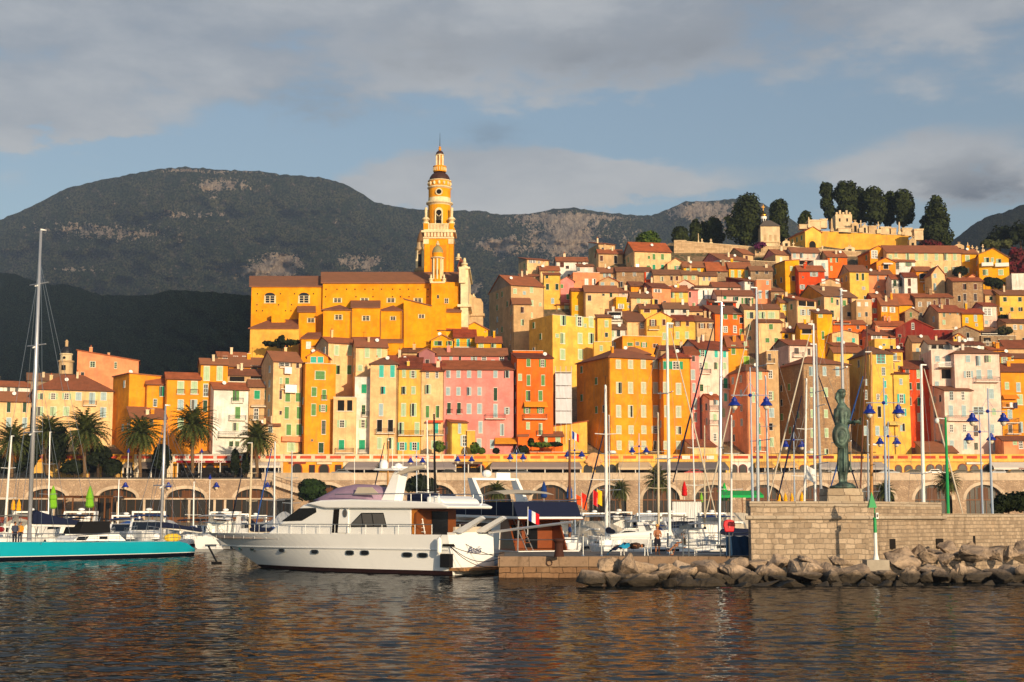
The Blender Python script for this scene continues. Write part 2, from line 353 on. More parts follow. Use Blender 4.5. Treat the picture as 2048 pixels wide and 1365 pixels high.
mountm = hillmat('mountain_scrub', (54, 68, 42), (100, 98, 66), (226, 202, 174), (130, 110, 96), .03)
terrain('mountain', [x*7 for x in range(-50, 300)], MSKY, 3300, [(-400,790),(2400,790)], 1300, 130, 150, .014, mountm, rockf, jag=2.6)
FS = [(-300,520),(0,545),(34,550),(79,567),(132,569),(163,577),(198,590),(290,592),(311,588),(340,580),(420,584),(500,592),(600,600),(800,640),(1000,680),(1200,700)]  # foothill added for the shadow on the mountain; skyline follows the shadow's edge
shadowm = hillmat('shadow_green', (38, 58, 46), (54, 70, 54), (60, 60, 50), (50, 50, 44), .05, 1.6)  # dark greens paint that cast shadow into the slope's colour
terrain('shadow_foothill', [x*6 for x in range(-40, 120)], FS, lambda px: max(1500-1.5*max(px, -200), 640), [(-300,800),(1200,800)], lambda px: max(900-.55*max(px, -200), 560), 70, 22, .02, shadowm, None, xshift=-120, jag=3, seed=5)
rhm = hillmat('wooded_hill', (50, 58, 44), (66, 70, 50), (120, 110, 96), (100, 92, 84), .04, 1.3)
terrain('right_hill', [1500+x*7 for x in range(0, 130)], [(1500,640),(1700,560),(1900,484),(1925,468),(1950,446),(1985,430),(2010,424),(2048,408),(2200,350),(2410,300)], 1700, [(1500,700),(2400,700)], 900, 50, 60, .02, rhm, None, jag=4, seed=9)
def depth_of(yb): return 300+.3*(905-yb)
GT = [(-400,890),(380,890),(430,850),(470,790),(520,712),(930,700),(980,690),(1050,610),(1120,560),(1200,540),(1300,505),(1345,484),(1500,494),(1560,492),(1640,492),(1700,500),(1850,497),(2000,508),(2100,525),(2400,540)]
gm, t, b = newmat('hillside_earth'); v = coords(t); n1 = t.noise(v, .15, 5); n2 = t.noise(v, 1.2, 5)
cc = t.mix(t.ramp(n1, .4, .6), lin((120, 98, 72)), lin((64, 66, 40))); cc = t.mix(t.ramp(n2, .45, .7), cc, lin((150, 120, 92))); t.lk(cc, b.inputs['Base Color']); b.inputs['Roughness'].default_value = 1
vs = []; fs = []; xs = [-400+20*i for i in range(142)]; rows = 30
for i in range(rows+1):
 for px in xs:
  yt = interp(GT, px); y = 908+(yt-908)*i/rows; vs.append(P(px, y, depth_of(y)+2.5))
for px in xs:
 q = P(px, interp(GT, px), depth_of(interp(GT, px))+2.5); vs.append(Vector((q.x, q.y+60, q.z-1)))
for px in xs:
 q = P(px, interp(GT, px), depth_of(interp(GT, px))+2.5); vs.append(Vector((q.x*1.3, q.y+300, 5)))
nx = len(xs)
for i in range(rows+2):
 for k in range(nx-1): fs.append((i*nx+k, i*nx+k+1, (i+1)*nx+k+1, (i+1)*nx+k))
mb = MB(); mb.mesh(vs, fs); tag(mb.build('town_terrain', gm), kind='structure')
m = bpy.data.materials.new('air'); m.use_nodes = True; t = NT(m.node_tree); t.n.remove(t.n['Principled BSDF']); pv = t.add('ShaderNodeVolumePrincipled'); pv.inputs['Color'].default_value = (.5, .68, 1, 1); pv.inputs['Density'].default_value = .000095; pv.inputs['Anisotropy'].default_value = 0
t.lk(pv.outputs[0], t.n['Material Output'].inputs['Volume'])
mb = MB(); mb.box((-6500,-300,-26),(6500,4600,1250)); o = mb.build('haze', m); tag(o, kind='stuff')
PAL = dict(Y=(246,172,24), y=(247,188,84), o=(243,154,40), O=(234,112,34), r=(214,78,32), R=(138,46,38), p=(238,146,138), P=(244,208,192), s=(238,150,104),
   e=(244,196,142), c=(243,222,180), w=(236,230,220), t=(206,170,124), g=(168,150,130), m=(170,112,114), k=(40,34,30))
SHC = dict(g=(96,146,84), G=(176,202,164), t=(70,192,178), T=(36,158,116), b=(166,190,196), d=(38,72,50), n=(96,50,34), w=(234,234,230), k=(26,23,21), y=(160,200,50), B=(70,120,190), s=(190,196,170))
stone1 = rubble((196,160,120), (160,122,88), 2.2)
stone2 = rubble((176,150,120), (140,116,92), 1.4, 'old_rubble')
ROOFC = dict(t=(184,100,62), r=(172,76,48), d=(138,70,50), o=(198,98,54), b=(142,92,66))
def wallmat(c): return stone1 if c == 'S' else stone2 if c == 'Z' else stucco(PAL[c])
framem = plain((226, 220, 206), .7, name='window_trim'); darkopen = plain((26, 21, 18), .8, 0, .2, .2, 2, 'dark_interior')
_wc = {}
def wmesh(kind, mat, mat2=None):
 """unit window meshes: x -.5...5, z 0..1, y depth in metres (wall face at 0, -y towards the viewer)"""
 key = (kind, mat.name, mat2.name if mat2 else 0)
 if key in _wc: return _wc[key]
 mb = MB()
 if kind == 'frame':       # surround, sill and a recessed opening
  mb.box((-.5,-.03,0),(.5,.02,1), mat2); mb.box((-.6,-.16,-.05),(.6,0,0), mat)
  for a, b_ in (((-.56,-.07,0),(-.5,.0,1.04)), ((.5,-.07,0),(.56,0,1.04)), ((-.5,-.07,1),(.5,0,1.04))): mb.box(a, b_, mat)
 elif kind == 'pane':      # casement: bars over dark glass
  mb.box((-.5,-.05,0),(.5,-.032,1), mat2)
  for x in (-.5, -.05, .42): mb.box((x,-.075,0),(x+.08,-.05,1), mat)
  for z in (0, .31, .63, .94): mb.box((-.42,-.07,z),(.42,-.05,z+.045), mat)
 elif kind == 'leaf':      # a louvred shutter, x 0..1
  mb.box((0,-.085,0),(.1,-.04,1), mat); mb.box((.9,-.085,0),(1,-.04,1), mat)
  for z in (0, .48, .94): mb.box((.1,-.083,z),(.9,-.04,z+.06), mat)
  for k in range(14):
   z = .07+k*.064
   if abs(z-.5) < .05: continue
   mb.poly([(.1,-.045,z),(.9,-.045,z),(.9,-.078,z+.05),(.1,-.078,z+.05)], mat)
  mb.box((.1,-.045,.06),(.9,-.035,.94), mat)
 me = mb.data(kind); _wc[key] = me; return me
def shm(c): return plain(SHC[c], .6, 0, .25, .12, 2.5, 'shutter_paint')
NWIN = [0]; wrg = random.Random(21)
def window(root, u, z, w, h, style, simple=False, trim=None):
 """style: S closed shutters, O open shutters, W window, D dark opening; second letter the colour"""
 NWIN[0] += 1; s, c = style[0], style[1]; tm = trim or framem
 fr = link('window', wmesh('frame', tm, darkopen if s == 'D' else glass), root, (u, 0, z), scale=(w, 1, h))
 if s == 'S':
  k = wmesh('leaf', shm(c)); g = .012
  for sgn in (-1, 1):
   aj = wrg.random() < .14; o = link('shutter', k, fr, (-.5 if sgn < 0 else (.5 if aj else g), -.005, 0), (0, 0, wrg.uniform(-2.2,-.5) if aj and sgn < 0 else math.pi+wrg.uniform(.5,2.2) if aj else 0), (.5-g, 1, 1))
 elif s == 'O':
  link('pane', wmesh('pane', framem, glass), fr)
  k = wmesh('leaf', shm(c))
  link('shutter', k, fr, (-1.04, .0, 0), scale=(.5, 1, 1)); link('shutter', k, fr, (.54, .0, 0), scale=(.5, 1, 1))
 elif s == 'W':
  link('pane', wmesh('pane', shm(c), glass), fr)
 return fr
def beam(mb, u0, u1, v0, v1, z0, z1, m): mb.box((u0, v0, z0), (u1, v1, z1), m)
def balcony(root, u0, u1, z, d=.9, solid=None, col=None):
 mb = MB(); mb.box((u0,-d,z-.14),(u1,-.01,z), solid or framem)
 o = mb.build('balcony', None, root, local=True); mb = MB(); rm = iron if col is None else col
 if solid is None:
  n = max(3, int((u1-u0)/.16))
  for k in range(n+1):
   x = u0+.03+(u1-u0-.06)*k/n; mb.box((x-.012,-d+.02,z),(x+.012,-d+.045,z+.92), rm)
  for x in (u0+.02, u1-.045):
   for k in range(4): y = -d+.05+k*(d-.1)/4; mb.box((x,y,z),(x+.025,y+.025,z+.92), rm)
  mb.box((u0,-d,z+.92),(u1,-d+.05,z+.98), rm); mb.box((u0,-d+.05,z+.92),(u0+.05,0,z+.98), rm); mb.box((u1-.05,-d+.05,z+.92),(u1,0,z+.98), rm)
 else:
  mb.box((u0,-d,z+.002),(u1,-d+.1,z+.9), solid); mb.box((u0,-d+.1,z+.002),(u0+.1,-.01,z+.9), solid); mb.box((u1-.1,-d+.1,z+.002),(u1,-.01,z+.9), solid)
 mb.build('railing', None, o, local=True); return o
def awning(root, u0, u1, z0, z1, d, c):
 mb = MB(); m = plain(c, .85, 0, .1, .12, 1.5, 'awning_cloth')
 mb.mesh([(u0,-.02,z1),(u1,-.02,z1),(u1+.1,-d,z0+.25),(u0-.1,-d,z0+.25),(u0-.1,-d-.02,z0),(u1+.1,-d-.02,z0),(u0,-.02,z1-.06),(u1,-.02,z1-.06),(u1+.1,-d+.03,z0+.19),(u0-.1,-d+.03,z0+.19)],
   [(0,1,2,3),(3,2,5,4),(7,6,9,8),(0,3,9,6),(1,7,8,2),(9,4,5,8)], m)
 return mb.build('awning', m, root, local=True)
def slab(mb, pts, th, m):
 lo = [(x, y, z-th) for x, y, z in pts]; n = len(pts)
 mb.mesh(list(pts)+lo, [tuple(range(n)), tuple(range(2*n-1, n-1, -1))]+[(i, n+i, n+(i+1) % n, (i+1) % n) for i in range(n)], m)
potm = plain((176, 92, 52), .85, name='clay_pot'); cream = stucco((226, 206, 172))
HOUSES = []
def house(label, x0, x1, ye, yb, col, roof, wins=(), xs=None, dep=None, D=None, rc='t', extra=None, chim=None, ang=None, side=None, zb=None, trim=None, name='house', cat='house', group='houses of the old town', gut=True):
 D = (depth_of(yb) if D is None else D)
 D += rng.uniform(-.35, .35)
 B = P(x0, ye, D); px_m = F/D
 if dep is None: dep = max(5.5, min(11, (x1-x0)/px_m*.85))
 yc = 682.5-ye; k1 = (x1-1024)/(F*cP-yc*sP)
 def fit(a): return (k1*B.y-B.x)/(math.cos(a)-k1*math.sin(a))
 a = R(rng.uniform(0, 9))+(max(0, math.atan((1024-(x0+x1)/2)/F)) if x1 < 1024 else 0) if ang is None else R(ang)
 if xs is not None:      # turn the house until its far left corner lands on xs
  ks = (xs-1024)/(F*cP-yc*sP); best = 9e9
  for d in np.arange(-30, 60, .5):
   q = math.radians(d); e = abs((B.x-dep*math.sin(q))-ks*(B.y+dep*math.cos(q)))
   if e < best: best = e; a = q
 W_ = fit(a)
 zb_ = ZAT(yb, D) if zb is None else zb
 root = empty(name, (B.x, B.y, zb_), label, cat, group, a); HOUSES.append(root)
 ze = B.z-zb_; ca, sa = math.cos(a), math.sin(a)
 def wy(u, v): return B.y+u*sa+v*ca
 def zat(py, u, v=0): return ZAT(py, wy(u, v))-zb_
 def fp(px, py):         # pixel -> (u, z) on the facade
  yc_ = 682.5-py; k = (px-1024)/(F*cP-yc_*sP)
  u = (k*B.y-B.x)/(ca-k*sa); return u, zat(py, u)
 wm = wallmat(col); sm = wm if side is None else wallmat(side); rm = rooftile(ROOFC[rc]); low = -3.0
 ze0 = ze; zeR = ze
 mb = MB()
 rb = MB(); ov, th = .38, .2; kind = roof[0]
 if kind in 'mk':
  vr = dep/2 if kind == 'm' else dep; zr = max(zat(roof[1], W_/2, vr), ze+.25)
  mb.box((0,0,low),(W_,dep,ze), wm)
  sl_ = (zr-ze)/vr; f0 = (-ov, ze-ov*sl_+.12)
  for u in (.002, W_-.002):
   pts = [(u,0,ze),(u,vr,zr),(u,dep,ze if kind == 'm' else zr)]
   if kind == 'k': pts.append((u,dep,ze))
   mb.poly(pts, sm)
  if kind == 'k': mb.box((0.003,dep-.2,ze),(W_-.003,dep-.003,zr-.05), wm)
  slab(rb, [(-.25,f0[0],f0[1]),(W_+.25,f0[0],f0[1]),(W_+.25,vr,zr+.12),(-.25,vr,zr+.12)], th, rm)
  if kind == 'm': slab(rb, [(-.25,vr,zr+.12),(W_+.25,vr,zr+.12),(W_+.25,dep+ov,f0[1]),(-.25,dep+ov,f0[1])], th, rm)
  zr_at = lambda u, v: ze+sl_*min(v, 2*vr-v)+.1
 elif kind == 'g':
  zr = max(zat(roof[1], W_/2), ze+.25); zeR = zat(roof[2], W_) if len(roof) > 2 else ze
  mb.mesh([(0,0,low),(W_,0,low),(W_,0,zeR),(W_/2,0,zr),(0,0,ze),(0,dep,low),(W_,dep,low),(W_,dep,zeR),(W_/2,dep,zr),(0,dep,ze)],
    [(0,1,2,3,4),(9,8,7,6,5),(0,4,9,5),(1,6,7,2),(2,7,8,3),(3,8,9,4)], wm)
  s1, s2 = (zr-ze)/(W_/2), (zr-zeR)/(W_/2)
  slab(rb, [(-ov,-.3,ze-ov*s1+.12),(W_/2,-.3,zr+.12),(W_/2,dep+.3,zr+.12),(-ov,dep+.3,ze-ov*s1+.12)], th, rm)
  slab(rb, [(W_/2,-.3,zr+.12),(W_+ov,-.3,zeR-ov*s2+.12),(W_+ov,dep+.3,zeR-ov*s2+.12),(W_/2,dep+.3,zr+.12)], th, rm)
  zr_at = lambda u, v: zr-(zr-ze)*abs(u-W_/2)/(W_/2)+.1
 elif kind == 'h':
  zr = max(zat(roof[1], W_/2, dep/2), ze+.3); mb.box((0,0,low),(W_,dep,ze), wm)
  hx = min(dep/2, W_*.42); e = ze+.1-.12; A_, B_, C_, D_ = (-ov,-ov,e),(W_+ov,-ov,e),(W_+ov,dep+ov,e),(-ov,dep+ov,e)
  r1, r2 = (hx,dep/2,zr+.1),(W_-hx,dep/2,zr+.1)
  rb.mesh([A_,B_,C_,D_,r1,r2,(-ov,-ov,e-.16),(W_+ov,-ov,e-.16),(W_+ov,dep+ov,e-.16),(-ov,dep+ov,e-.16)],
    [(0,1,5,4),(1,2,5),(2,3,4,5),(3,0,4),(6,7,1,0),(7,8,2,1),(8,9,3,2),(9,6,0,3),(9,8,7,6)], rm)
  zr_at = lambda u, v: ze+(zr-ze)*min(v/(dep/2), 1, u/hx if hx else 1)+.05
 elif kind == 's':
  z0 = zat(roof[1], 0); z1 = zat(roof[2], W_); dz = (z1-z0)/W_
  mb.mesh([(0,0,low),(W_,0,low),(W_,0,z1),(0,0,z0),(0,dep,low),(W_,dep,low),(W_,dep,z1),(0,dep,z0)], [(0,1,2,3),(7,6,5,4),(0,3,7,4),(1,5,6,2),(3,2,6,7)], wm)
  slab(rb, [(-.3,-.25,z0-.3*dz+.14),(W_+.3,-.25,z1+.3*dz+.14),(W_+.3,dep+.25,z1+.3*dz+.14),(-.3,dep+.25,z0-.3*dz+.14)], th, rm)
  zr_at = lambda u, v: z0+(z1-z0)*u/W_+.1
 else:       # flat with a parapet
  mb.mesh([(0,0,low),(W_,0,low),(W_,dep,low),(0,dep,low),(0,0,ze),(W_,0,ze),(W_,dep,ze),(0,dep,ze),(.25,.25,ze),(W_-.25,.25,ze),(W_-.25,dep-.25,ze),(.25,dep-.25,ze),(.25,.25,ze-.7),(W_-.25,.25,ze-.7),(W_-.25,dep-.25,ze-.7),(.25,dep-.25,ze-.7)],
    [(0,1,5,4),(1,2,6,5),(2,3,7,6),(3,0,4,7),(4,5,9,8),(5,6,10,9),(6,7,11,10),(7,4,8,11),(8,9,13,12),(9,10,14,13),(10,11,15,14),(11,8,12,15),(12,13,14,15)], wm)
  slab(rb, [(-.08,-.08,ze+.09),(W_+.08,-.08,ze+.09),(W_+.08,.27,ze+.09),(-.08,.27,ze+.09)], .085, framem)
  zr_at = lambda u, v: ze-.7
 mb.build('wall', wm, root, local=True)
 ro = rb.build('roof' if kind != 'f' else 'coping', rm, root, local=True)
 if kind in 'mkh' and gut and W_ > 3:
  gb = MB(); zg = (f0[1] if kind != 'h' else ze-.02)-.1; gb.tube([(-.2,-ov-.06,zg),(W_+.2,-ov-.06,zg)], .07, None, 5)
  if rng.random() < .6:
   u = rng.choice((.12, W_-.12)); gb.tube([(u,-ov-.06,zg),(u,-.07,zg-.5),(u,-.07,low)], .05, None, 5)
  gb.build('gutter', plain((96, 70, 56), .6, name='gutter_metal'), root, local=True)
 nch = (rng.choice((0, 1, 1, 2)) if chim is None else chim) if W_ > 4 else (chim or 0)
 for _ in range(nch if kind != 'f' else 0):
  cb = MB(); u = rng.uniform(.15, .85)*W_; v = rng.uniform(.2, .55)*dep; z = zr_at(u, v); hh = rng.uniform(.8, 1.5); w_ = rng.uniform(.22, .38)
  cb.box((u-w_,v-.25,z-.6),(u+w_,v+.25,z+hh), wm if rng.random() < .5 else cream); cb.box((u-w_-.07,v-.32,z+hh),(u+w_+.07,v+.32,z+hh+.1), cream)
  if rng.random() < .6: cb.lathe([(.13,z+hh+.1),(.1,z+hh+.5),(.15,z+hh+.55)], (u, v, 0), potm, 8)
  cb.build('chimney', wm, ro, local=True)
 if wrg.random() < .3 and kind != 'f':
  db = MB(); u = wrg.uniform(.15,.85)*W_; v = dep*.25; z = zr_at(u, v)+.55; M = Matrix.Translation((u,v,z)) @ Matrix.Rotation(R(70), 4, 'X'); db.lathe([(.02,-.08),(.25,-.05),(.42,.05)], (0,0,0), white, 12); db.v = [tuple(M @ Vector(q)) for q in db.v]; db.bar((u,v,z-.9),(u,v,z), .03, iron, 4); db.build('satellite_dish', white, ro, local=True)
 if rng.random() < .5 and kind != 'f':
  ab = MB(); u = rng.uniform(.2, .8)*W_; v = dep*.5; z = zr_at(u, v); hh = rng.uniform(1.5, 2.6)
  ab.bar((u,v,z-.3),(u,v,z+hh), .03, iron, 4); ab.bar((u-.5,v,z+hh-.2),(u+.5,v,z+hh-.2), .02, iron, 4)
  for q in (-.4, -.15, .1, .35): ab.bar((u+q,v-.3,z+hh-.2),(u+q,v+.3,z+hh-.2), .014, iron, 4)
  ab.build('antenna', iron, ro, local=True)
 for wn in wins:
  st = wn[0]
  if st == 'B':
   u0, z = fp(wn[1], wn[3]); u1, _ = fp(wn[2], wn[3]); balcony(root, u0, u1, z, *(wn[4:] or ()))
  elif st == 'A':
   u0, z0 = fp(wn[1], wn[4]); u1, z1 = fp(wn[2], wn[3]); awning(root, u0, u1, z0, z1, wn[6] if len(wn) > 6 else 1.4, wn[5])
  elif st == 'L':         # a loggia: dark opening
   u0, z0 = fp(wn[1], wn[4]); u1, z1 = fp(wn[2], wn[3]); o = MB(); o.box((u0,-.03,z0),(u1,.02,z1), darkopen)
   n = max(1, int((u1-u0)/2.2))
   for q in range(n+1): uu = u0+(u1-u0)*q/n; o.box((uu-.12,-.09,z0),(uu+.12,-.025,z1), wm)
   o.box((u0-.14,-.15,z0-.16),(u1+.14,-.02,z0), framem); o.box((u0-.14,-.12,z1),(u1+.14,-.02,z1+.14), wm); o.build('loggia', wm, root, local=True)
  else:
   _, xl, yl, w_, h_ = wn
   for y_ in (yl if isinstance(yl, (list, tuple)) else (yl,)):
    for x_ in (xl if isinstance(xl, (list, tuple)) else (xl,)):
     u, z = fp(x_, y_+h_/2); ww = w_*D/F; hh = h_*D/F
     window(root, u, z, ww/(2.04 if st[0] == 'O' else 1), hh, st, trim=trim)
 if yb < 860 and group and kind != 'm' or (yb < 860 and group and W_ > 4):
  fst = next((w[0] for w in wins if w[0][0] in 'SOW'), 'SG'); got = [(c.location.x, c.location.z) for c in root.children if c.name.startswith('window')]
  for r_ in range(3):
   for q in range(int(W_/2.3)):
    u, z = (q+.5)*W_/max(1, int(W_/2.3))+wrg.uniform(-.3,.3), ze-2.4-2.9*r_+wrg.uniform(-.2,.2)
    if wrg.random() < .5 and all(abs(u-x) > 1.5 or abs(z-y) > 2.2 for x, y in got): window(root, u, z, wrg.choice((.7,.8,.95)), wrg.choice((.9,1.3,1.5)), fst if wrg.random() < .6 else wrg.choice(('SG','Wk','Dk','Sn','Sb','Wn')))
 if xs is not None or a > .1:        # a few shuttered windows on the shaded left wall
  nv = int(dep/3.4); lv = int((ze+1)/3.2)
  smesh = wmesh('leaf', shm('b' if side is None else 'g'))
  for q in range(nv):
   for r_ in range(min(lv, 5)):
    if rng.random() < .45: continue
    v = (q+.7)*dep/(nv+.4); z = ze-2.3-r_*3.1
    fr = link('window', wmesh('frame', framem, glass), root, (0, v, z), (0, 0, -math.pi/2), (.95, 1, 1.45))
    if rng.random() < .8:
     for x_ in (-.5, .012): link('shutter', smesh, fr, (x_, -.005, 0), scale=(.488, 1, 1))
 if extra: extra(root, fp, zat, W_, dep, ze)
 return root
H = house
H('cream house at the far left with a low red roof behind the palms',-30,62,801,905,'e',('m',784),[('Sd',[17,49],815,7,20),('Sb',[17,49],846,9,20)],chim=1)
H('long cream house with pale green shutters and a wide brown hipped roof',68,227,778,905,'e',('h',751),[('SG',80,793,10,12),('OG',[106,133],793,18,13),('Sb',157,793,11,16),('Sb',184,797,11,23),('Sb',207,793,11,16),('SG',[80,106,132],823,11,18),('Sb',206,825,11,20),('B',166,193,811,.8)],dep=12,chim=2,rc='d')
H('peach house with a slanted roofline standing above the brown roof',154,277,735,790,'s',('s',701,722),[('WG',185,729,10,12),('WG',231,731,5,13)],D=322,dep=8,ang=14,chim=2)
H('small white house with two dark windows at the left edge behind the mast',-20,60,772,800,'w',('m',763),[('Wk',[17,33],779,6,9)],D=330)
H('grey roofed house low behind the bare stone walls at far left',55,150,760,790,'Z',('m',748),[],D=336,rc='b')
H('ochre yellow house with a peaked blank wall between cream and orange houses',259,322,752,905,'o',('s',747,753),[('D',()) ][:0],xs=227,dep=10,chim=0)
H('yellow house with a teal shutter and a red roof beside the peaked wall',293,336,768,905,'o',('m',756),[('ST',324,783,8,20),('Wb',310,806,7,15)],D=301.5)
H('low yellow annex with a sloping red roof behind the third palm',262,334,836,905,'o',('k',815),[('Wn',303,845,6,11)],D=294,dep=7)
H('bright orange house with four tall green shutters and small balconies',333,402,757,905,'o',('m',746),[('SG',[361,388],776,12,26),('B',353,370,788,.35),('B',380,397,788,.35),('Sb',[361,388],810,11,20),('SG',[361,388],848,11,22)],chim=0)
H('upper orange house with two tall pale green shutters and red tiles',402,456,728,905,'o',('m',718),[('SG',[413,439],747,11,28),('Wb',411,781,9,25),('Sd',410,812,8,22)],D=303)
H('small cream attic house with three white windows below the church',436,494,713,745,'e',('m',705),[('Ww',[450,471],716,9,7),('Ww',488,717,7,9)],D=318)
H('orange attic under a red brown roof left of the peach tower house',458,527,732,760,'o',('m',716),[('Wb',483,736,7,8),('Sd',508,735,12,7)],D=312,rc='d')
H('dark roofed terrace house with a covered loggia above the white house',455,530,750,800,'t',('m',739),[('L',458,490,754,763),('L',500,528,753,758)],D=306,rc='d',chim=2)
H('whitewashed narrow house with three iron balconies and a terrace fence',428,497,778,905,'w',('m',766),[('Sg',472,791,12,22),('B',462,486,805,.6),('Sg',475,826,10,24),('B',457,491,840,.8),('SG',[472],854,10,16),('B',436,495,873,1.3),('Wg',[462,474],888,8,10)],xs=414,dep=8)
H('tan house with a pair of bright emerald shutters under a brown roof',497,549,773,890,'t',('m',760),[('ST',[514,535],790,11,17),('Ww',512,828,9,23),('A',503,533,810,815,(214,196,170),.9),('B',500,548,840,.6)],rc='d')
H('low tan annex behind the palm with a brown roof beside the orange tower',520,560,852,905,'e',('k',843),[('Wb',[541],858,8,14)],D=297)
def laundry(*items):
 def f(root, fp, zat, W_, dep, ze):
  for px0, px1, py0, py1, c in items:
   u0, z1 = fp(px0, py0); u1, z0 = fp(px1, py1); mb = MB(); n = 6
   vs = [(u0+(u1-u0)*i/n, -.95+.06*math.sin(i*2.1), z) for z in (z1, z0) for i in range(n+1)]
   mb.mesh(vs, [(i, i+1, n+2+i, n+1+i) for i in range(n)])
   mb.build('laundry', plain(c, .9, 0, .1, .05, 1, 'linen'), root, local=True)
 return f
H('tall peach house with white washing on two balconies and a skylight roof',547,604,722,905,'e',('m',704),[('Gw',[],0,1,1)][:0]+[('Ww',569,728,22,10),('Wn',595,731,6,11),('SG',562,762,6,12),('Sg',574,762,8,13),('Sg',[575,596],795,10,18),('Wn',561,790,5,18),('B',560,592,778,.8),('B',558,582,735,.6),('Sg',[573,597],826,9,24),('Wn',561,826,5,8),('Sg',[577,597],860,10,22),('B',562,606,882,.9,stucco((226,150,110))),('SG',582,895,15,18)],xs=523,dep=9,extra=laundry((567,581,735,749,(240,240,240)),(568,591,770,787,(242,242,242))))
H('tall flat topped orange tower house with a green roller blind on top',611,672,727,907,'o',('f',),[('Sg',640,751,19,17),('Sg',628,784,10,18),('Sg',648,790,8,20),('B',642,654,800,.4),('Sg',627,820,9,23),('Og',646,817,17,14),('Wd',647,855,8,27),('Sd',642,896,10,20),('Wn',624,881,4,4)],xs=600,dep=9)
H('orange rooftop pavilion with a row of turquoise shutters and white gable',614,656,713,727,'o',('g',701),[('St',[627,641],720,11,12)],D=304,dep=6,ang=2,zb=ZAT(727,304))
H('pale cream house with six shutters and a tall pipe below the church',657,712,685,800,'e',('m',676),[('SG',[673,699],701,9,20),('Sg',[674,698],740,9,18)],xs=632,D=311,dep=8)
H('cream house beside it with two pale shutters and a bright red roof',712,775,693,790,'e',('m',679),[('SG',[734,758],706,9,19)],D=309,rc='r')
H('cream house with a plant filled roof terrace and a striped parasol',667,712,795,907,'e',('f',),[('L',674,690,801,822),('L',693,706,801,822),('OG',684,848,19,15),('ST',683,890,11,19),('B',671,708,906,.7)],ang=2)
H('white block with teal doors opening on a terrace beside the hip roofed house',710,741,755,907,'w',('f',),[('Wg',727,820,7,19),('B',724,738,833,.6),('OG',726,848,15,17),('ST',724,890,12,19),('ST',728,778,10,18),('B',718,741,906,.7)],D=301.2,ang=2)
H('tall cream house with turquoise top shutters and a brown hipped roof',741,795,728,907,'e',('h',716),[('St',[763,785],743,9,24),('St',767,781,8,15),('Sb',762,820,8,24),('Dk',[759,781],852,10,24),('B',753,790,867,.9),('SG',[759,782],887,9,22)],rc='d',dep=9,ang=1)
H('pale yellow house with mint shutters and a long planted balcony',796,842,737,907,'y',('k',716),[('SG',[808],748,7,15),('OG',826,749,14,15),('SG',[808,827],781,8,15),('SG',[807,828],820,9,25),('SG',[803,834],857,9,23),('B',797,848,871,.9),('Ot',[804,829],893,19,16)],ang=0,rc='d')
H('tan house with four dark green shutters and a red awning near the pink house',843,888,742,907,'e',('k',728),[('Ww',[855,874],750,6,13),('SG',857,779,9,18),('Sg',[855,875],824,7,24),('St',873,857,7,20),('A',853,886,841,846,(220,90,60),.9),('B',858,888,870,.8),('SG',[870],890,14,16)],ang=0,rc='r')
H('wide pink house with rows of grey green shutters and a curved balcony',886,1027,739,907,'p',('k',722),[('Sb',[897,917,938,959,991,1015],749,8,14),('Sb',[896,917,938,959],783,8,16),('Sd',991,789,7,26),('Sd',[898,918],817,7,22),('Sb',[938,959],818,9,20),('Sb',991,822,8,26),('Ob',1014,822,11,14),('B',971,1011,838,1.0),('Sb',961,855,8,23),('Sb',1004,860,8,23),('Sb',[958],888,9,20),('Sb',984,889,8,17),('B',894,905,828,.35),('B',914,925,828,.35),('A',990,1032,876,889,(206,140,40),1.6)],ang=3,dep=11,chim=0)
H('pink attic storey set back above the wide pink house',866,1015,711,740,'p',('m',697),[('Sb',[879,902],716,6,10),('Wd',920,716,5,10),('Ob',948,717,12,10),('Ww',[968,1003],719,9,10)],D=311,ang=3,dep=8)
H('small pale yellow annex with a chimney and red roof against the pink house',902,935,845,907,'y',('k',835),[('Sb',919,857,6,20),('Ob',929,882,17,22)],xs=886,D=297,dep=6,chim=0)
H('low yellow step wall house beside the pink facade',934,950,862,907,'y',('f',),[],D=297.2,dep=5,ang=0)
H('deep orange house with a balcony of white chairs under an orange awning',1034,1106,716,907,'O',('k',707),[('Sg',1057,726,8,15),('Og',1085,727,14,15),('SG',1040,755,7,13),('Sg',1057,761,7,21),('Sg',1086,761,7,21),('Sg',[1056,1081],792,8,20),('A',1048,1093,804,815,(214,140,36),1.2),('Og',[1054,1081],820,14,14),('B',1047,1093,838,1.1),('SG',1056,852,7,14),('SG',1081,859,7,23),('B',1073,1086,871,.5)],xs=1022,dep=9,rc='d',chim=0)
def scaf(root, fp, zat, W_, dep, ze):
 mb = MB()
 for i in range(4):
  u = W_*i/3
  for v in (-.5, -1.4): mb.bar((u,v,-3),(u,v,ze+1.2), .05, steel, 5)
 for j in range(5): mb.box((-.1,-1.4,ze-2*j-.1),(W_+.1,-.5,ze-2*j), framem)
 mb.build('scaffold_pole', steel, root, local=True); mb = MB(); n = 8; cl = plain((206,208,214), .8, 0, .2, .12, 1, 'plastic_sheet')
 for j in range(4):
  vs = [(W_*i/n, -1.5+.12*noise.noise(Vector((i*.7,j,k))), ze-.4-j*2.7-k*2.55) for k in (0,1) for i in range(n+1)]; mb.mesh(vs, [(i,i+1,n+2+i,n+1+i) for i in range(n)], cl)
 mb.build('plastic_sheet', cl, root, local=True)
H('tall narrow house wrapped in white scaffold sheeting beside the deep orange house',1110,1142,745,860,'g',('f',),[],D=303,ang=2,dep=6,extra=scaf)
H('flat orange roof block on top of the deep orange house',1026,1086,702,716,'O',('f',),[],D=308,ang=3,dep=5,chim=0)
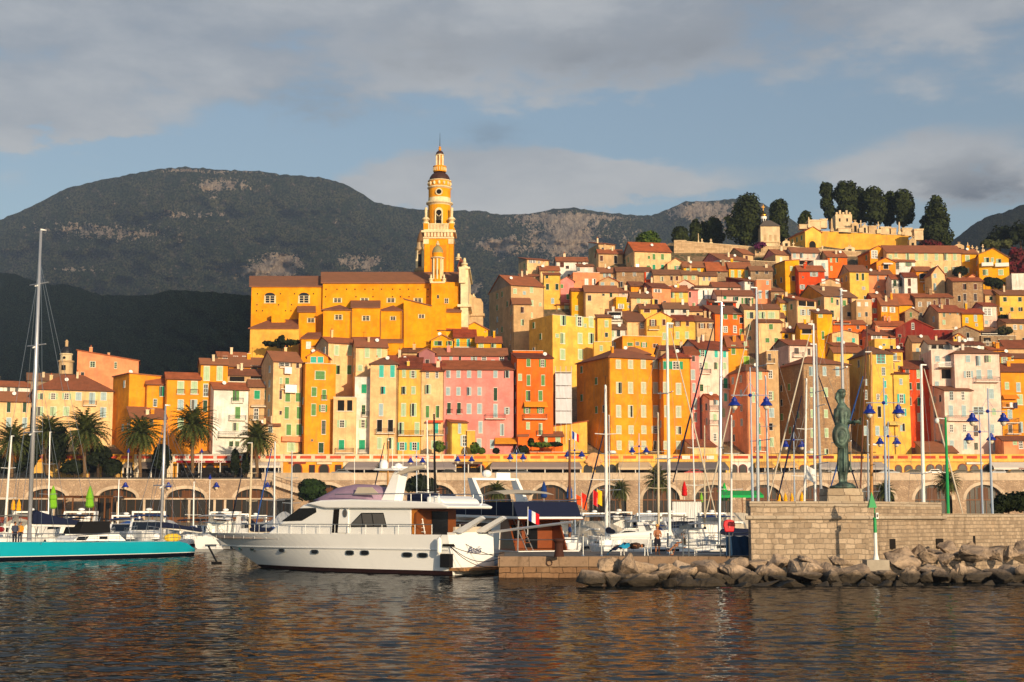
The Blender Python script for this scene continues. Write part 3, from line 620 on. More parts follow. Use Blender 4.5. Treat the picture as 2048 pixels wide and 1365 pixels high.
H('low orange terrace house with plants and shutters at the foot of the orange house',1060,1131,905,930,'O',('f',),[],D=295,ang=2,zb=14.5,dep=4)
H('orange lean-to with a brown roof on the planted terrace',1087,1126,873,905,'O',('k',864),[('SG',1116,880,9,13),('SG',1092,882,6,17)],D=298,ang=2,dep=4,chim=0,rc='r')
H('small orange shed with a tiled roof left of the terrace plants',1036,1056,872,907,'O',('k',865),[],D=298.5,ang=2,dep=3,chim=0)
H('pale yellow ramp wall sloping between orange houses',1107,1174,848,915,'y',('s',853,843),[],D=303,dep=3,ang=-4,chim=0,cat='wall',name='ramp_wall',group='')
H('large orange corner building with four rows of grey green shutters',1218,1326,714,912,'o',('h',699),[('Ss',[1236.5,1261,1286.5,1310.5],729,10.5,17),('Ss',[1237,1261,1287,1311],776,10.5,22),('Ss',[1237,1261,1287,1311.5],823,10.5,23),('Ss',[1237.5,1262,1287.5],860,10.5,16),('Os',1312,860,21,15),('Ss',[1238,1262,1287.5,1311],891,10,17)],xs=1153,dep=15,D=299,chim=1,rc='r',side='o')
H('right half of the orange corner building with a teal top window',1326,1381,715,912,'o',('h',701),[('ST',1330,731,7,16),('OT',1352,731,28,16),('Ss',[1331],776,9,22),('Ss',[1357],778,10,22),('Ss',[1333],823,8,22),('Ss',1357,824,10,22),('Ss',1357,861,10,15),('Ss',[1332,1357],891,9,16)],ang=6,dep=10,D=299.6,chim=0,rc='r')
H('salmon pink sliver house right of the orange corner building',1371,1398,708,912,'p',('m',694),[('Wn',1387,718,6,11),('Sb',1386,750,8,20),('Sb',1388,776,6,18),('Sb',1391,808,6,22),('Sb',1391,835,6,18)],D=304,ang=3,rc='d')
H('peach pink house with turquoise open shutters and small balconies',1397,1456,697,905,'P',('m',682),[('Ot',1405,707,17,14),('St',[1432,1449],708,8,15),('Ww',1401,732,6,14),('SG',[1412,1433,1449],732,8,14),('B',1397,1420,747,.6),('Wg',1403,776,8,14),('ST',1451,767,9,20),('B',1443,1460,778,.8),('St',1451,795,7,16),('SG',[1403,1447],826,7,18)],xs=1357,D=306,rc='d',dep=8)
H('low mauve pink house with an iron balcony and white air conditioner',1419,1442,798,905,'P',('m',789),[('Sb',1432,804,7,12),('B',1418,1438,821,.6),('B',1418,1438,850,.6),('SG',1430,835,7,13),('Ww',1430,875,7,16)],xs=1397,D=300,rc='t',dep=7)
H('small brown roofed cottage at the street below the mauve house',1385,1432,893,912,'e',('k',880),[],D=294,chim=0,rc='r',dep=6)
H('tall peach tower house with a pyramid roof and striped shutters',1493,1536,741,905,'s',('h',730),[('SG',1520,751,8,16),('SG',1507,795,6,20),('SG',1517,825,6,18),('Sg',1518,858,7,22),('St',1518,890,8,22),('B',1508,1530,903,.6)],xs=1455,dep=10,D=300,rc='d',chim=0)
H('narrow grey beige house with laundry and small balconies by the stone tower',1533,1556,702,905,'t',('f',),[('Wn',1539,715,6,14),('B',1531,1549,727,.6),('Ww',1541,749,8,16),('OG',1541,792,13,18),('Sb',1542,826,12,18),('Dk',1541,854,9,14),('SG',1543,885,9,18)],D=302,ang=4,dep=7)
H('big rough stone house with faded green shutters and a red hip roof',1605,1698,726,915,'S',('h',714),[('Sb',[1622,1649,1675],743,8,18),('SG',[1624,1652],785,8,18),('SG',[1625,1652],828,8,16),('SG',[1625,1653],866,8,18),('SG',[1625,1653],908,8,19)],xs=1551,dep=12,D=300,rc='r',side='Z',chim=0)
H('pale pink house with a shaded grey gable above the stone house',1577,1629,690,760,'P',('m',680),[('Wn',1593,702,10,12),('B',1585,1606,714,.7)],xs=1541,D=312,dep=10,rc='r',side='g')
H('golden yellow building with a turquoise glazed top floor and blue shutters',1738,1786,707,908,'y',('h',694),[('Wt',1762,718,18,19),('Wb',1767,743,7,16),('Sb',1731,765,6,12),('St',1770,769,6,14),('Ww',1756,794,6,11),('St',1771,800,7,20),('Dk',1759,824,7,22),('Wb',1731,790,7,18),('Sb',[1732,1755,1772],862,8,18)],xs=1697,dep=12,D=299,side='o',rc='d',chim=0)
H('lower golden wing with turquoise open shutters and hanging cloth',1785,1818,748,908,'y',('k',744),[('Sb',1802,764,6,12),('Ot',1803,798,16,19),('Ot',1806,825,14,15),('Sb',[1805],855,9,15),('A',1777,1800,843,851,(214,190,110),1.2)],D=299.5,dep=8,rc='d',chim=0,ang=3)
H('narrow yellow upper house with a balcony beside the turquoise windows',1782,1805,703,760,'y',('m',699),[('Sb',1789,714,9,14),('B',1781,1800,722,.6),('Wn',1787,733,4,14),('Wn',1798,735,4,7)],D=306,ang=4,dep=6,rc='d',chim=0)
H('red orange house with teal shutters squeezed beside the yellow wing',1806,1858,737,885,'r',('m',722),[('SG',1837,747,7,20),('Wn',1815,747,7,20),('Sd',[1820,1837],773,7,14),('Wd',1820,803,6,16),('ST',1838,804,6,16),('Sb',1838,835,6,16)],D=305,ang=4,rc='d',dep=9,chim=0)
H('brown roofed lean-to at the street below the pink corner house',1850,1915,905,920,'t',('k',884),[],D=294,chim=0,rc='t',dep=7,ang=0)
H('pale pink block with stacked terraces and a grey side wall',1862,1918,701,905,'P',('f',),[('Sb',[1875,1896],718,9,12),('B',1876,1918,735,1.6,None,alu),('L',1882,1911,739,758),('Sb',[1874],770,8,14)],xs=1838,D=303,dep=10,side='m')
H('large pale pink building with grey blue shutters under a dark red roof',1908,1998,706,910,'P',('h',695),[('Sb',[1936],718,9,14),('Sb',1957,722,9,20),('SG',1977,718,10,14),('Ob',1937,749,19,14),('Sb',1958,749,10,18),('Sb',1980,749,10,18),('B',1949,1997,764,1.1),('Sb',1983,788,10,20),('Wb',1957,822,22,16),('SG',1988,824,8,14),('Wn',1951,862,11,22),('Sb',1985,858,8,18),('Wd',1950,893,12,14),('Sb',1990,893,8,18)],ang=3,D=301,dep=11,rc='d')
H('pink front house with a red lean-to roof and a long bracketed balcony',1888,1944,781,908,'P',('k',771),[('Wb',1903,792,8,18),('Ww',1926,792,7,18),('Sb',[1902,1928],822,9,22),('B',1893,1941,841,1.0),('Ww',[1903,1929],857,7,16),('Sb',[1904,1931],890,8,18)],xs=1862,D=297.5,dep=7,rc='d',chim=0)
H('orange house at the right edge with a rounded awning and washing',1999,2075,743,880,'o',('m',728),[('SG',2014,772,8,14),('Sb',2037,775,8,18),('A',2005,2034,790,799,(214,130,40),1.0),('B',2003,2032,815,.9),('SG',2040,800,11,20),('Sb',2020,829,9,18),('B',2008,2036,846,.9),('Wn',2021,858,8,16),('Sb',2042,855,8,20),('B',2012,2040,868,.8)],D=302,ang=3,dep=9,rc='d',extra=laundry((2016,2022,806,816,(240,240,240)),(2023,2032,806,818,(70,64,90))))
H('small orange house with green shutters under red tiles at the right edge',2000,2022,712,740,'o',('m',705),[('OG',2009,721,13,13)],D=312,ang=2,rc='d',chim=0)
H('orange house with pale sun blinds at the right border above dark tiles',2022,2075,716,740,'o',('m',708),[('SG',2023,717,7,9)],D=314,ang=2,rc='d',chim=0)
H('low peach house with a brown roof by the arcade at the right edge',2005,2080,881,910,'s',('m',873),[('SG',2030,886,8,9),('Ww',2042,890,8,16)],D=296,ang=0,rc='d',chim=0)
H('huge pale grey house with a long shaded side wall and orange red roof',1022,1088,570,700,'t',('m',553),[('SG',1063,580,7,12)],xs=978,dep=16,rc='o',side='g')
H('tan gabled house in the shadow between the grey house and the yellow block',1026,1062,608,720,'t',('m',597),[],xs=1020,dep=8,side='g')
H('grey stone gatehouse with dark arches below the shaded house',1012,1044,742,800,'Z',('f',),[],ang=0,dep=6)
H('tall yellow house with white framed mint shutters and a roof terrace',1105,1196,630,775,'y',('f',),[('SG',1125,641,10,20),('OG',1159,643,19,20),('SG',1182,644,10,21),('SG',[1125,1160,1181],677,10,21),('SG',[1125],709,11,21),('SG',1161,709,11,20)],xs=1058,dep=11,side='e',trim=white)
H('yellow penthouse storey with mint shutters under a red hipped roof',1112,1214,610,632,'y',('h',598),[('SG',[1133,1163],614,8,12),('SG',1202,618,9,11)],D=388,dep=9,ang=4,chim=2)
H('second yellow storey behind the terrace house with two chimneys',1086,1172,600,640,'y',('h',585),[('SG',1099,612,5,12)],D=397,xs=1056,dep=9,side='e',chim=2)
H('yellow side wing with tiny square windows beside the tall yellow house',1195,1223,635,760,'y',('k',630),[('SG',1213,648,7,13),('Wd',1213,670,6,9)],ang=2,dep=6,trim=white,chim=0)
H('stepped yellow balcony block at the corner of the yellow wing',1188,1221,684,770,'y',('f',),[],D=338,ang=2,dep=3)
H('white grey cube house with a red roof highest on the left ridge',1197,1230,488,520,'t',('k',486),[],xs=1177,dep=9,side='w',D=421,rc='o')
H('tan house with tall dark red shutters on the ridge below the white cube',1197,1246,507,545,'t',('m',500),[('Sn',1203,517,6,11),('Dk',1231,519,6,16)],D=415,ang=5,rc='o')
H('large pale yellow house with grey green shutters by the cemetery trees',1268,1342,502,550,'e',('m',486),[('Sg',[1308,1325],514,6,12),('Wb',1275,532,7,7),('ST',[1308,1325],535,6,11)],xs=1246,dep=12,rc='o',side='g')
H('white house with dark red windows and a white chimney on the left ridge',1113,1176,523,560,'w',('m',515),[('Sn',1124,530,8,10),('On',1159,528,11,9)],ang=2,D=412,rc='o',chim=1)
H('flat topped peach lookout house with a strip of white windows',1054,1098,519,560,'e',('k',517),[('Ww',[1061,1068],523,7,7),('Ww',1078,525,5,5)],xs=1037,dep=8,D=405,chim=0,side='g')
H('low cream house with tiny windows under the lookout house',1080,1119,541,570,'e',('m',533),[('SG',[1099,1106],546,4,5)],rc='o')
H('yellow house with two dark green shutters and a flat red roof',1088,1121,550,612,'y',('k',546),[('Sd',1094,554,5,6),('Sd',[1095,1114],574,6,12)],ang=2,chim=0)
H('grey peach house with mint shutters behind the orange roof',1040,1078,553,590,'t',('k',549),[('SG',[1050,1065],558,7,8)],ang=4,D=396)
H('small salmon gabled house beside the yellow house with green shutters',1120,1148,562,605,'p',('g',554),[('Sg',1124,573,5,8)],ang=6,chim=0)
H('tan and pink terraced house with two white windows and a flat top',1146,1199,545,600,'s',('f',),[('Sw',[1173,1188],564,7,12)],xs=1138,dep=8,D=395)
H('pink rooftop room with blue windows on the terraced house',1155,1188,533,548,'P',('k',529),[('Wb',1157,539,6,8),('Sw',1172,540,6,8)],D=403,ang=2,dep=5,chim=0)
H('small tan house with an open window and pale blue shutters',1197,1236,545,585,'t',('m',536),[('Ob',1214,551,15,8)],ang=3)
H('long rough stone house with tiny white windows under a mossy roof',1233,1304,543,590,'S',('m',535),[('Ww',1247,549,4,7),('Ww',1269,549,6,8),('Sn',1243,569,5,11)],ang=2,rc='b')
H('narrow bright red house with a pale blue shutter amid stone houses',1289,1305,544,590,'r',('f',),[('Sb',1298,552,10,13)],D=394.5,ang=2,dep=4)
H('small brown gabled house with two pale blue windows',1198,1236,563,600,'t',('g',554),[('Sb',[1205,1225],568,7,6)],ang=4,D=388,chim=0)
H('peach house with a round window and green door under brown tiles',1170,1236,584,640,'e',('m',572),[('Wd',1207,590,5,4),('Sd',1222,590,5,10)],ang=4)
H('mustard yellow strip house left of the round window house',1143,1187,582,640,'Y',('m',577),[],D=383,ang=3,chim=0)
H('pink terrace house with small windows under a low brown roof',1237,1268,585,620,'P',('m',577),[('Ww',1247,588,5,4)],rc='d')
H('orange house with a grey gable behind the brown roofs',1262,1290,572,620,'o',('m',564),[],xs=1249,side='g',dep=8,rc='d')
H('salmon house with a white window, air conditioner and brown shutters',1304,1341,575,640,'s',('m',567),[('Ww',1315,582,15,7),('Dn',1311,604,10,10),('Wn',1329,604,6,4)],xs=1278,dep=10,rc='d',side='m')
H('tan pink house with a mint door under a dark roof',1262,1304,595,650,'e',('m',585),[('SG',1277,602,7,9)],ang=4,rc='d')
H('yellow cube house with one bright white window',1232,1253,594,650,'Y',('f',),[('Ww',1242,613,11,9)],xs=1220,dep=7,D=377,side='t')
H('low yellow strip house with an air conditioner on the wall',1252,1279,606,650,'y',('f',),[('Ww',1260,614,8,5)],ang=3,D=378)
H('yellow house with a dark wide window under a red brown roof',1280,1330,617,660,'y',('m',609),[('Sn',1294,622,12,7),('Sn',1318,622,8,6)],ang=3,rc='d')
H('pale yellow gabled house with brown shutters and a laundry balcony',1293,1349,638,700,'y',('g',624),[('On',1306,646,14,13),('Sn',1328,645,6,12),('B',1297,1318,660,.8),('SG',1330,673,9,14)],ang=3,chim=0)
H('pale yellow wing with brown shutters beside the gabled house',1347,1392,641,700,'y',('m',631),[('On',1355,648,13,10),('Sn',1375,648,6,9),('SG',[1355,1374],671,7,14)],ang=3,rc='d')
H('peach house with a huge dark red roof and a white curtain',1253,1292,643,690,'e',('k',618),[('Ww',1284,651,8,13)],ang=3,dep=16,rc='d',chim=0)
H('white balcony house with washing under a brown roof',1214,1245,635,690,'w',('m',619),[('L',1216,1243,625,632),('B',1214,1244,642,.8)],ang=2,rc='b',extra=laundry((1227,1240,632,638,(225,230,240))))
H('white washed house with a brown roof beside the yellow wing',1223,1252,659,705,'w',('k',647),[('SG',1226,668,4,12),('Wk',1237,667,7,13)],ang=2,rc='b',chim=0)
H('flat orange house with a pale coping and green shutters',1245,1323,672,730,'o',('f',),[('Sg',1260,689,11,7),('Og',1288,690,13,10),('Sn',1311,692,10,8)],xs=1224,dep=10)
H('red roofed orange corner roof room behind the big corner building',1235,1300,708,740,'o',('h',695),[],D=312,ang=3)
H('dark gabled house between the big corner building and the pink sliver',1320,1398,700,745,'t',('m',692),[],D=313,ang=3,rc='d')
H('peach gabled house with bright green open shutters near the ridge',1335,1368,527,570,'e',('g',517),[('OT',1355,537,12,10)],ang=4,chim=0)
H('golden house with two pale shutters under a red roof near the ridge',1366,1410,534,575,'Y',('m',524),[('SG',[1376,1398],540,6,7)],ang=3)
H('old stone house with a rounded corner and a small dark window',1414,1456,541,580,'Z',('m',525),[('Wd',1438,544,5,6)],ang=2,rc='t',side='Z')
H('golden orange house with three mint shutters',1458,1502,536,580,'Y',('m',525),[('SG',[1465,1479,1493],548,6,14)],ang=3)
H('long white house with mint panels and a pink shaded side',1440,1498,519,560,'w',('m',509),[('SG',[1447,1471],527,12,8),('Wk',1454,527,6,8),('Ww',1487,527,10,7)],xs=1398,dep=13,side='p')
H('tan gabled house with dark square windows under the cemetery wall',1486,1507,508,540,'t',('m',498),[('Sn',1493,516,6,8)],xs=1452,dep=9,side='t',rc='o')
H('stone and plaster house with small windows left of the ochre house',1501,1545,541,590,'Z',('m',533),[('Wk',1514,545,6,7),('Wn',1533,545,7,7)],ang=2,rc='b')
H('peach house with a mauve gable and a white shutter below the chapel',1551,1584,509,545,'e',('m',500),[('Sw',1562,520,5,10)],xs=1526,dep=9,side='p')
H('pinkish white house with three pale blue windows under a red roof',1583,1640,505,545,'P',('m',496),[('Sb',[1589,1604],511,6,11),('Sb',1628,511,6,9)],ang=4)
H('orange red house with tall green shutters near the yellow cemetery wall',1655,1694,514,560,'O',('m',503),[('SG',[1662,1673],520,4,10),('SG',1663,537,4,9)],xs=1637,dep=9,side='t')
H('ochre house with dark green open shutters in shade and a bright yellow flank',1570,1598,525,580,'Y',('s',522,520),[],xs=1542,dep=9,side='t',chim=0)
H('red orange house with grey open shutters under a brown roof',1597,1649,542,590,'r',('m',532),[('Ob',1628,549,16,9),('Wd',1606,555,3,4)],ang=3,rc='t')
H('dark timber pergola house with plants above the red orange house',1597,1630,522,550,'t',('k',519),[('L',1598,1628,523,530)],D=408,ang=2,chim=0,rc='d')
H('white rendered cube beside the timber pergola house',1627,1656,521,560,'w',('f',),[('Sb',1647,532,8,12)],ang=2,D=402)
H('tan house with small plain windows and a mossy roof',1307,1364,549,600,'t',('m',540),[('Ss',[1324],558,6,9),('Sn',[1343,1354],557,5,9)],ang=2,rc='b')
H('tan house with a pair of mint shutters under a mossy roof',1364,1398,549,600,'t',('m',542),[('SG',[1371,1387],556,7,8)],ang=2,rc='b')
H('beige house with two small white windows under a mossy roof',1397,1434,552,600,'e',('m',545),[('Ww',[1408,1419],558,5,8)],ang=2,rc='b')
H('pink gabled cottage with three little dark windows in a row',1352,1388,570,620,'P',('g',560),[('Wn',[1363,1368,1373],573,4,5)],ang=4,chim=0)
H('white garage like house with a big blank front and pink edge',1388,1428,575,625,'w',('k',572),[('Sw',1406,590,22,18)],ang=2,chim=0,rc='b')
H('pink house with dark green shutters under a red roof in the middle',1426,1480,574,620,'P',('m',565),[('Wb',1436,579,6,5),('Sd',[1458,1464],581,4,8)],ang=3,rc='r')
H('dark maroon gabled house with a white upper balcony wall',1488,1518,562,620,'w',('k',556),[('Ww',[1500],566,14,6)],xs=1452,dep=10,side='R',rc='d',chim=0)
H('salmon tower house with pale tall shutters behind the middle mast',1512,1542,560,625,'s',('f',),[('Sb',1535,566,5,8),('Sb',[1520,1534],589,6,16)],ang=3,D=384)
H('pink house with vivid green shutters under a long red roof',1434,1508,591,650,'P',('m',581),[('ST',1450,596,6,6),('ST',1472,598,6,8),('Sg',[1485,1491,1498,1505],602,4,12)],ang=3,rc='r')
H('vivid orange house with white framed green shutters and dark red flank',1430,1491,627,700,'O',('k',612),[('Sg',[1451,1470],633,8,11),('Ww',1451,659,8,12),('Ww',1470,659,7,14)],xs=1406,dep=9,side='R',rc='d',trim=white,chim=0)
H('rooftop room with a white banner rail above the vivid orange house',1420,1472,605,625,'r',('k',599),[('L',1423,1437,606,612),('L',1447,1467,606,612)],D=376,ang=3,dep=5,rc='d')
H('wide peach house with three big mint roller shutters',1488,1560,618,700,'e',('m',609),[('SG',[1500,1524,1543],631,13,13),('Sg',1499,655,6,12)],ang=2,rc='d')
H('lower peach house with green shutters and a small red roof',1517,1565,645,705,'e',('k',639),[('Sg',1542,654,8,11),('Sg',[1535,1553],681,8,9)],ang=2,D=357,rc='d',chim=0)
H('peach house with an open roof loggia and a big mauve grey gable wall',1593,1632,600,660,'e',('k',590),[('L',1596,1629,604,612),('Ob',[1606,1620],625,13,12)],xs=1545,dep=12,side='g',rc='t',chim=0)
H('broad ochre house with a sweeping brown roof and a peach front',1648,1714,592,650,'e',('m',573),[('Sg',1664,601,6,11),('Sn',1700,602,8,12),('Sd',1665,628,6,14),('Dk',1698,629,8,9)],xs=1588,dep=16,side='o',rc='b')
H('tan gabled house with white shutters below the red orange house',1640,1682,566,615,'t',('g',558),[('Sw',[1647,1675],563,7,9)],ang=3,chim=0)
H('ruined stone wall house left of the mauve grey gable',1542,1567,583,630,'S',('k',577),[],ang=0,rc='b',chim=0)
H('green tinted house with two mint shutters under a red roof',1341,1376,583,630,'y',('m',572),[('SG',[1345,1362],591,7,11)],ang=2)
H('narrow salmon chimney house between green and salmon houses',1334,1342,572,640,'s',('f',),[],ang=2,dep=3,D=385)
H('pink side house with a tall dark door beside the white garage',1374,1396,580,630,'p',('k',576),[('Dk',1380,590,4,12)],ang=2,D=384,chim=0)
H('white house with dark wide windows and a low brown roof',1328,1378,617,665,'w',('m',606),[('Wk',[1345,1369],622,7,9)],ang=3,rc='b')
H('tan gabled ruin with a grey flank behind the white house',1340,1394,606,660,'t',('g',596),[('Sg',1375,604,5,5)],ang=3,D=386,rc='b')
H('tan house with brown folded shutters under a dark roof',1392,1428,642,700,'t',('m',632),[('On',[1404,1421],652,13,10)],ang=3,rc='d')
H('yellow house with two dark windows under a small red roof',1564,1604,664,715,'Y',('m',656),[('Dk',[1573,1593],673,6,8)],ang=2,rc='r')
H('yellow loggia house with green shade behind the yellow house',1600,1632,657,710,'Y',('m',647),[('L',1603,1624,658,668)],ang=2,rc='d',D=352)
H('tall yellow house with narrow mint shutters left of the thick mast',1632,1664,627,715,'Y',('k',620),[('SG',1641,631,8,9),('Sg',1646,671,5,16)],ang=3,chim=0,rc='d')
H('yellow house with slate roof and green bright blind by the middle mast',1455,1496,693,760,'o',('m',672),[('Sg',1467,700,8,18),('SG',[1497-6],692,6,16),('Sy',1498-5,721,11,16),('SG',1484,745,7,16)],D=311,ang=4,rc='r')
H('long cream villa with six pale green shutters below the cypress trees',1773,1923,505,570,'e',('m',492),[('SG',[1815,1833,1852,1873,1892,1910],514,7,14),('SG',1792,510,6,11),('SG',[1892,1910],540,7,12)],ang=1.5,dep=9,rc='r',chim=0)
H('orange gabled house with a tall white window at the left end of the villa',1740,1774,502,560,'o',('g',492),[('Ww',1749,509,12,16)],xs=1715,dep=9,side='O',chim=0)
H('slim bright yellow house between the long villa and the gabled house',1923,1955,507,570,'Y',('m',499),[('SG',1935,517,8,12),('SG',1934,541,8,9)],D=405,ang=2,trim=white)
H('bright yellow gabled house with white balconies at the top right',1957,2017,509,575,'Y',('g',497,515),[('SG',1973,521,8,11),('SG',1985,520,5,8),('SG',1997,523,8,9),('SG',[1971],545,9,11),('SG',2002,545,9,11),('B',1963,1986,533,1.0,white),('B',1990,2017,534,1.0,white)],xs=1951,dep=8,trim=white,chim=0,rc='t')
H('white modern house with a railing roof at the right edge',2023,2090,548,600,'w',('f',),[],xs=2003,dep=10)
H('small orange gabled house with a white awning over the door',1753,1791,524,575,'o',('g',516),[('Dk',1772,534,10,9),('A',1766,1783,526,530,(225,225,225),1.0)],ang=3,chim=0)
H('white house with big dark windows below the long villa',1789,1830,523,575,'w',('m',516),[('Wk',1795,532,7,14),('Wg',1817,529,13,8)],ang=3)
H('pale yellow house with narrow dark green shutters',1699,1737,543,605,'y',('m',531),[('Sd',[1715,1726],554,5,14)],xs=1677,dep=9,side='t',rc='d')
H('plain salmon house with three tiny windows',1736,1784,549,615,'s',('m',541),[('Wb',1756,557,3,11),('Wb',1771,556,3,5),('Wb',1757,574,5,4)],ang=2,D=393,rc='d')
H('white house with two dark balcony doors beside the salmon house',1783,1812,558,615,'w',('m',550),[('Sd',[1790,1803],567,6,13),('B',1786,1796,575,.5),('B',1799,1808,575,.5),('Sb',[1790],583,5,8)],ang=2,rc='t')
H('white house with tall brown shutters and a steep dark roof',1808,1834,554,620,'w',('m',546),[('Sn',[1819],565,6,15),('Sn',1819,584,6,15)],ang=2,rc='d')
H('orange house with a plant balcony and white blind window',1832,1864,542,615,'o',('m',534),[('Wk',1847,553,15,10),('B',1839,1861,564,.9),('Sb',1852,575,9,12)],ang=3,D=392,rc='t')
H('peach gabled house with pale windows and peeling plaster',1863,1889,548,620,'e',('g',532),[('Sb',1870,552,6,9),('Sb',1870,574,5,14)],ang=4,chim=0)
H('big bare stone house with rust brown and dark doors in a column',1905,1966,563,640,'S',('m',556),[('Sn',[1929,1951],574,6,12),('Wn',[1930,1951],595,6,15),('Dk',1931,611,6,11)],xs=1887,dep=9,side='Z',rc='t')
H('cream gable peeping over the big stone house',1887,1931,556,600,'e',('g',547),[('Dk',1901,555,3,6)],ang=3,D=402,chim=0)
H('orange tiled low house right of the cream gable',1927,1965,560,600,'s',('g',549),[],ang=3,D=400,chim=0)
H('cream house with one dark green window at the right',1970,2000,589,640,'e',('m',580),[('Sd',1982,597,6,8)],ang=3)
H('long cream house with square dark green windows at the right edge',1999,2075,590,650,'y',('m',581),[('Sd',[2010,2040],599,7,9),('Sd',[2002,2024,2040],619,6,8)],ang=2,rc='d')
H('low rubble house with an arched window and brown shutters',1830,1906,595,650,'S',('m',588),[('Ww',1840,609,7,9),('Sn',1869,606,4,10),('Sn',1879,604,5,15),('Sn',1895,605,7,15)],ang=2,rc='t')
H('grey plastered house with a shallow red roof and mint window',1876,1926,624,690,'t',('m',611),[('Wg',1888,630,5,9),('SG',1888,645,6,9),('Sb',[1900,1915],627,3,5)],xs=1846,dep=9,rc='r')
H('golden yellow house with a pale shutter joined to the grey one',1924,1967,627,690,'Y',('m',618),[('Sb',1951,637,6,13),('Ww',1953,650,5,6)],ang=2,rc='r')
H('pink house with a big white bay window by the stone house',1966,1994,612,670,'P',('m',606),[('Ww',1975,624,17,16),('Sb',1973,645,7,8)],xs=1942,dep=8,side='p',rc='r')
H('large dark red gabled house with one white framed window',1791,1866,657,720,'R',('g',638),[('Ww',1826,653,5,13)],ang=-6,chim=0,rc='r')
H('dark red cubic annex right of the large red gable',1866,1906,660,715,'R',('f',),[('Wn',1880,650,1,1)][:0],ang=3,D=361)
H('rubble stone gabled house with a white laundry door',1905,1958,664,720,'Z',('g',652),[('Dk',1936,671,5,11)],xs=1897,dep=8,rc='d',chim=0,extra=laundry((1933,1946,677,683,(235,235,240))))
H('tiny yellow house with an arched roof beside the rubble gable',1907,1927,674,720,'y',('g',667),[('Dk',1911,676,4,5)],ang=2,D=354,chim=0)
H('tan house with a brown roof at the right border beside ivy',2012,2075,646,690,'t',('m',639),[('Ww',2030,655,7,10),('Sb',2042,655,5,8)],xs=1985,dep=9,side='g',rc='b')
H('grey stone terraces with pots and railings at the right',1962,2032,672,720,'Z',('f',),[('L',1966,1982,676,684),('SG',[2000,2022],683,6,8),('B',1962,1993,668,.8)],ang=2,D=358)
H('grey bamboo roofed terrace shed above the stone terraces',1956,2004,664,690,'t',('k',655),[('L',1960,2000,665,671)],D=364,ang=2,rc='b',chim=0)
H('grey tan house with a flat roof terrace and white windows',1712,1743,600,660,'t',('f',),[('Sw',[1718,1733],609,6,8),('Sb',1719,630,5,8),('Wk',1733,629,5,9)],ang=2)
H('narrow vivid red house with three small windows',1743,1764,594,660,'r',('m',587),[('Ww',1747,601,5,7),('OG',1749,622,8,10),('SG',1751,642,5,10)],ang=2,D=375,chim=0)
H('orange house with white half open shutters and flower boxes',1762,1798,610,665,'o',('m',596),[('Ow',1769,619,11,10),('Ow',1785,620,11,11),('Sw',[1769,1778],641,6,9)],ang=4,rc='t')
H('yellow house with a skylight roof behind the orange shutters',1793,1824,608,650,'Y',('m',588),[],ang=3,rc='t')
H('stone gabled barn with an orange shaded side',1810,1836,624,670,'S',('g',616),[('Sg',1822,630,4,10)],xs=1797,dep=7,chim=0)
H('low red orange house behind the thick silver mast',1665,1732,649,700,'O',('m',641),[('Wn',1716,655,6,7),('L',1668,1700,645,648)],ang=2,rc='t')
H('rounded peach house with two turquoise windows by the silver mast',1664,1717,667,715,'e',('g',661),[('St',1678,679,9,9),('St',1707,681,6,9)],ang=2,D=355,chim=0)
H('salmon house with a wide white window and mauve flank',1742,1777,670,720,'s',('m',660),[('Ww',1753,675,20,7)],xs=1715,dep=9,side='m',rc='d')
H('orange slab house behind the wide white window',1759,1784,660,700,'o',('f',),[],D=366,ang=2)
H('flat yellow block with one small window above turquoise glazing',1749,1791,678,720,'y',('f',),[('Wb',1768,690,6,4)],ang=2,D=340)
H('tan house with two mint shutters under a broad pink roof',1783,1824,675,720,'t',('k',661),[('SG',[1801,1815],681,5,8)],ang=2,rc='t',chim=0)
H('yellow house with two stacked red roofs left of the brass mast',1667,1717,692,740,'y',('k',686),[],ang=2,D=330,rc='t',chim=0)
H('yellow house with a wide dark terrace window by the brass mast',1667,1726,705,745,'y',('m',695),[('Wd',1713,713,13,16)],ang=2,D=321,rc='t')
H('white terrace house with dark windows and a red awning roof',1856,1908,688,730,'w',('m',681),[('Dn',[1868,1882],694,10,8),('B',1856,1905,700,.8)],ang=2,D=334,rc='d')
H('low white strip house with little windows under a dark red roof',1905,1968,690,730,'w',('m',684),[('Ww',[1925,1932,1940],693,6,4),('Dk',1913,693,9,5)],ang=2,D=332,rc='d')
H('brown roofed house hidden in ivy at the right edge',2010,2075,696,730,'t',('m',681),[('Ww',2042,714,8,7)],ang=2,D=338,rc='d')
H('yellow strip house with a plain wall under the villa terrace',1978,2012,700,735,'o',('m',694),[],ang=2,D=330,rc='t')
H('cream house peeking between the red gable and the brass mast',1824,1862,684,725,'e',('m',672),[('SG',1850,690,6,8)],ang=2,D=345,rc='b')
H('salmon house with a low roof between stone barn and red gable',1755,1812,652,700,'s',('m',643),[],ang=2,D=368,rc='t')
H('ochre cottage under the tan gable in the upper middle',1560,1600,605,655,'y',('m',596),[('SG',1590,612,6,8)],ang=2,D=377,rc='t')
H('beige cottage with a plain front below the ruin wall',1545,1570,635,690,'e',('m',626),[('SG',1556,646,6,9)],ang=2,D=368,rc='d')
H('mustard cottage between the white garage and the maroon gable',1440,1482,608,655,'Y',('m',600),[],ang=2,D=381,rc='b')
H('pale cottage with a brown roof left of the vivid orange house',1376,1412,622,670,'e',('m',613),[('Wn',1396,630,6,7)],ang=2,D=378,rc='d')
H('small yellow house with white gable edge and green shutters',862,906,681,715,'Y',('g',670),[('Sg',[876],687,15,9),('Sg',900,687,8,9)],D=320,ang=3,chim=0)
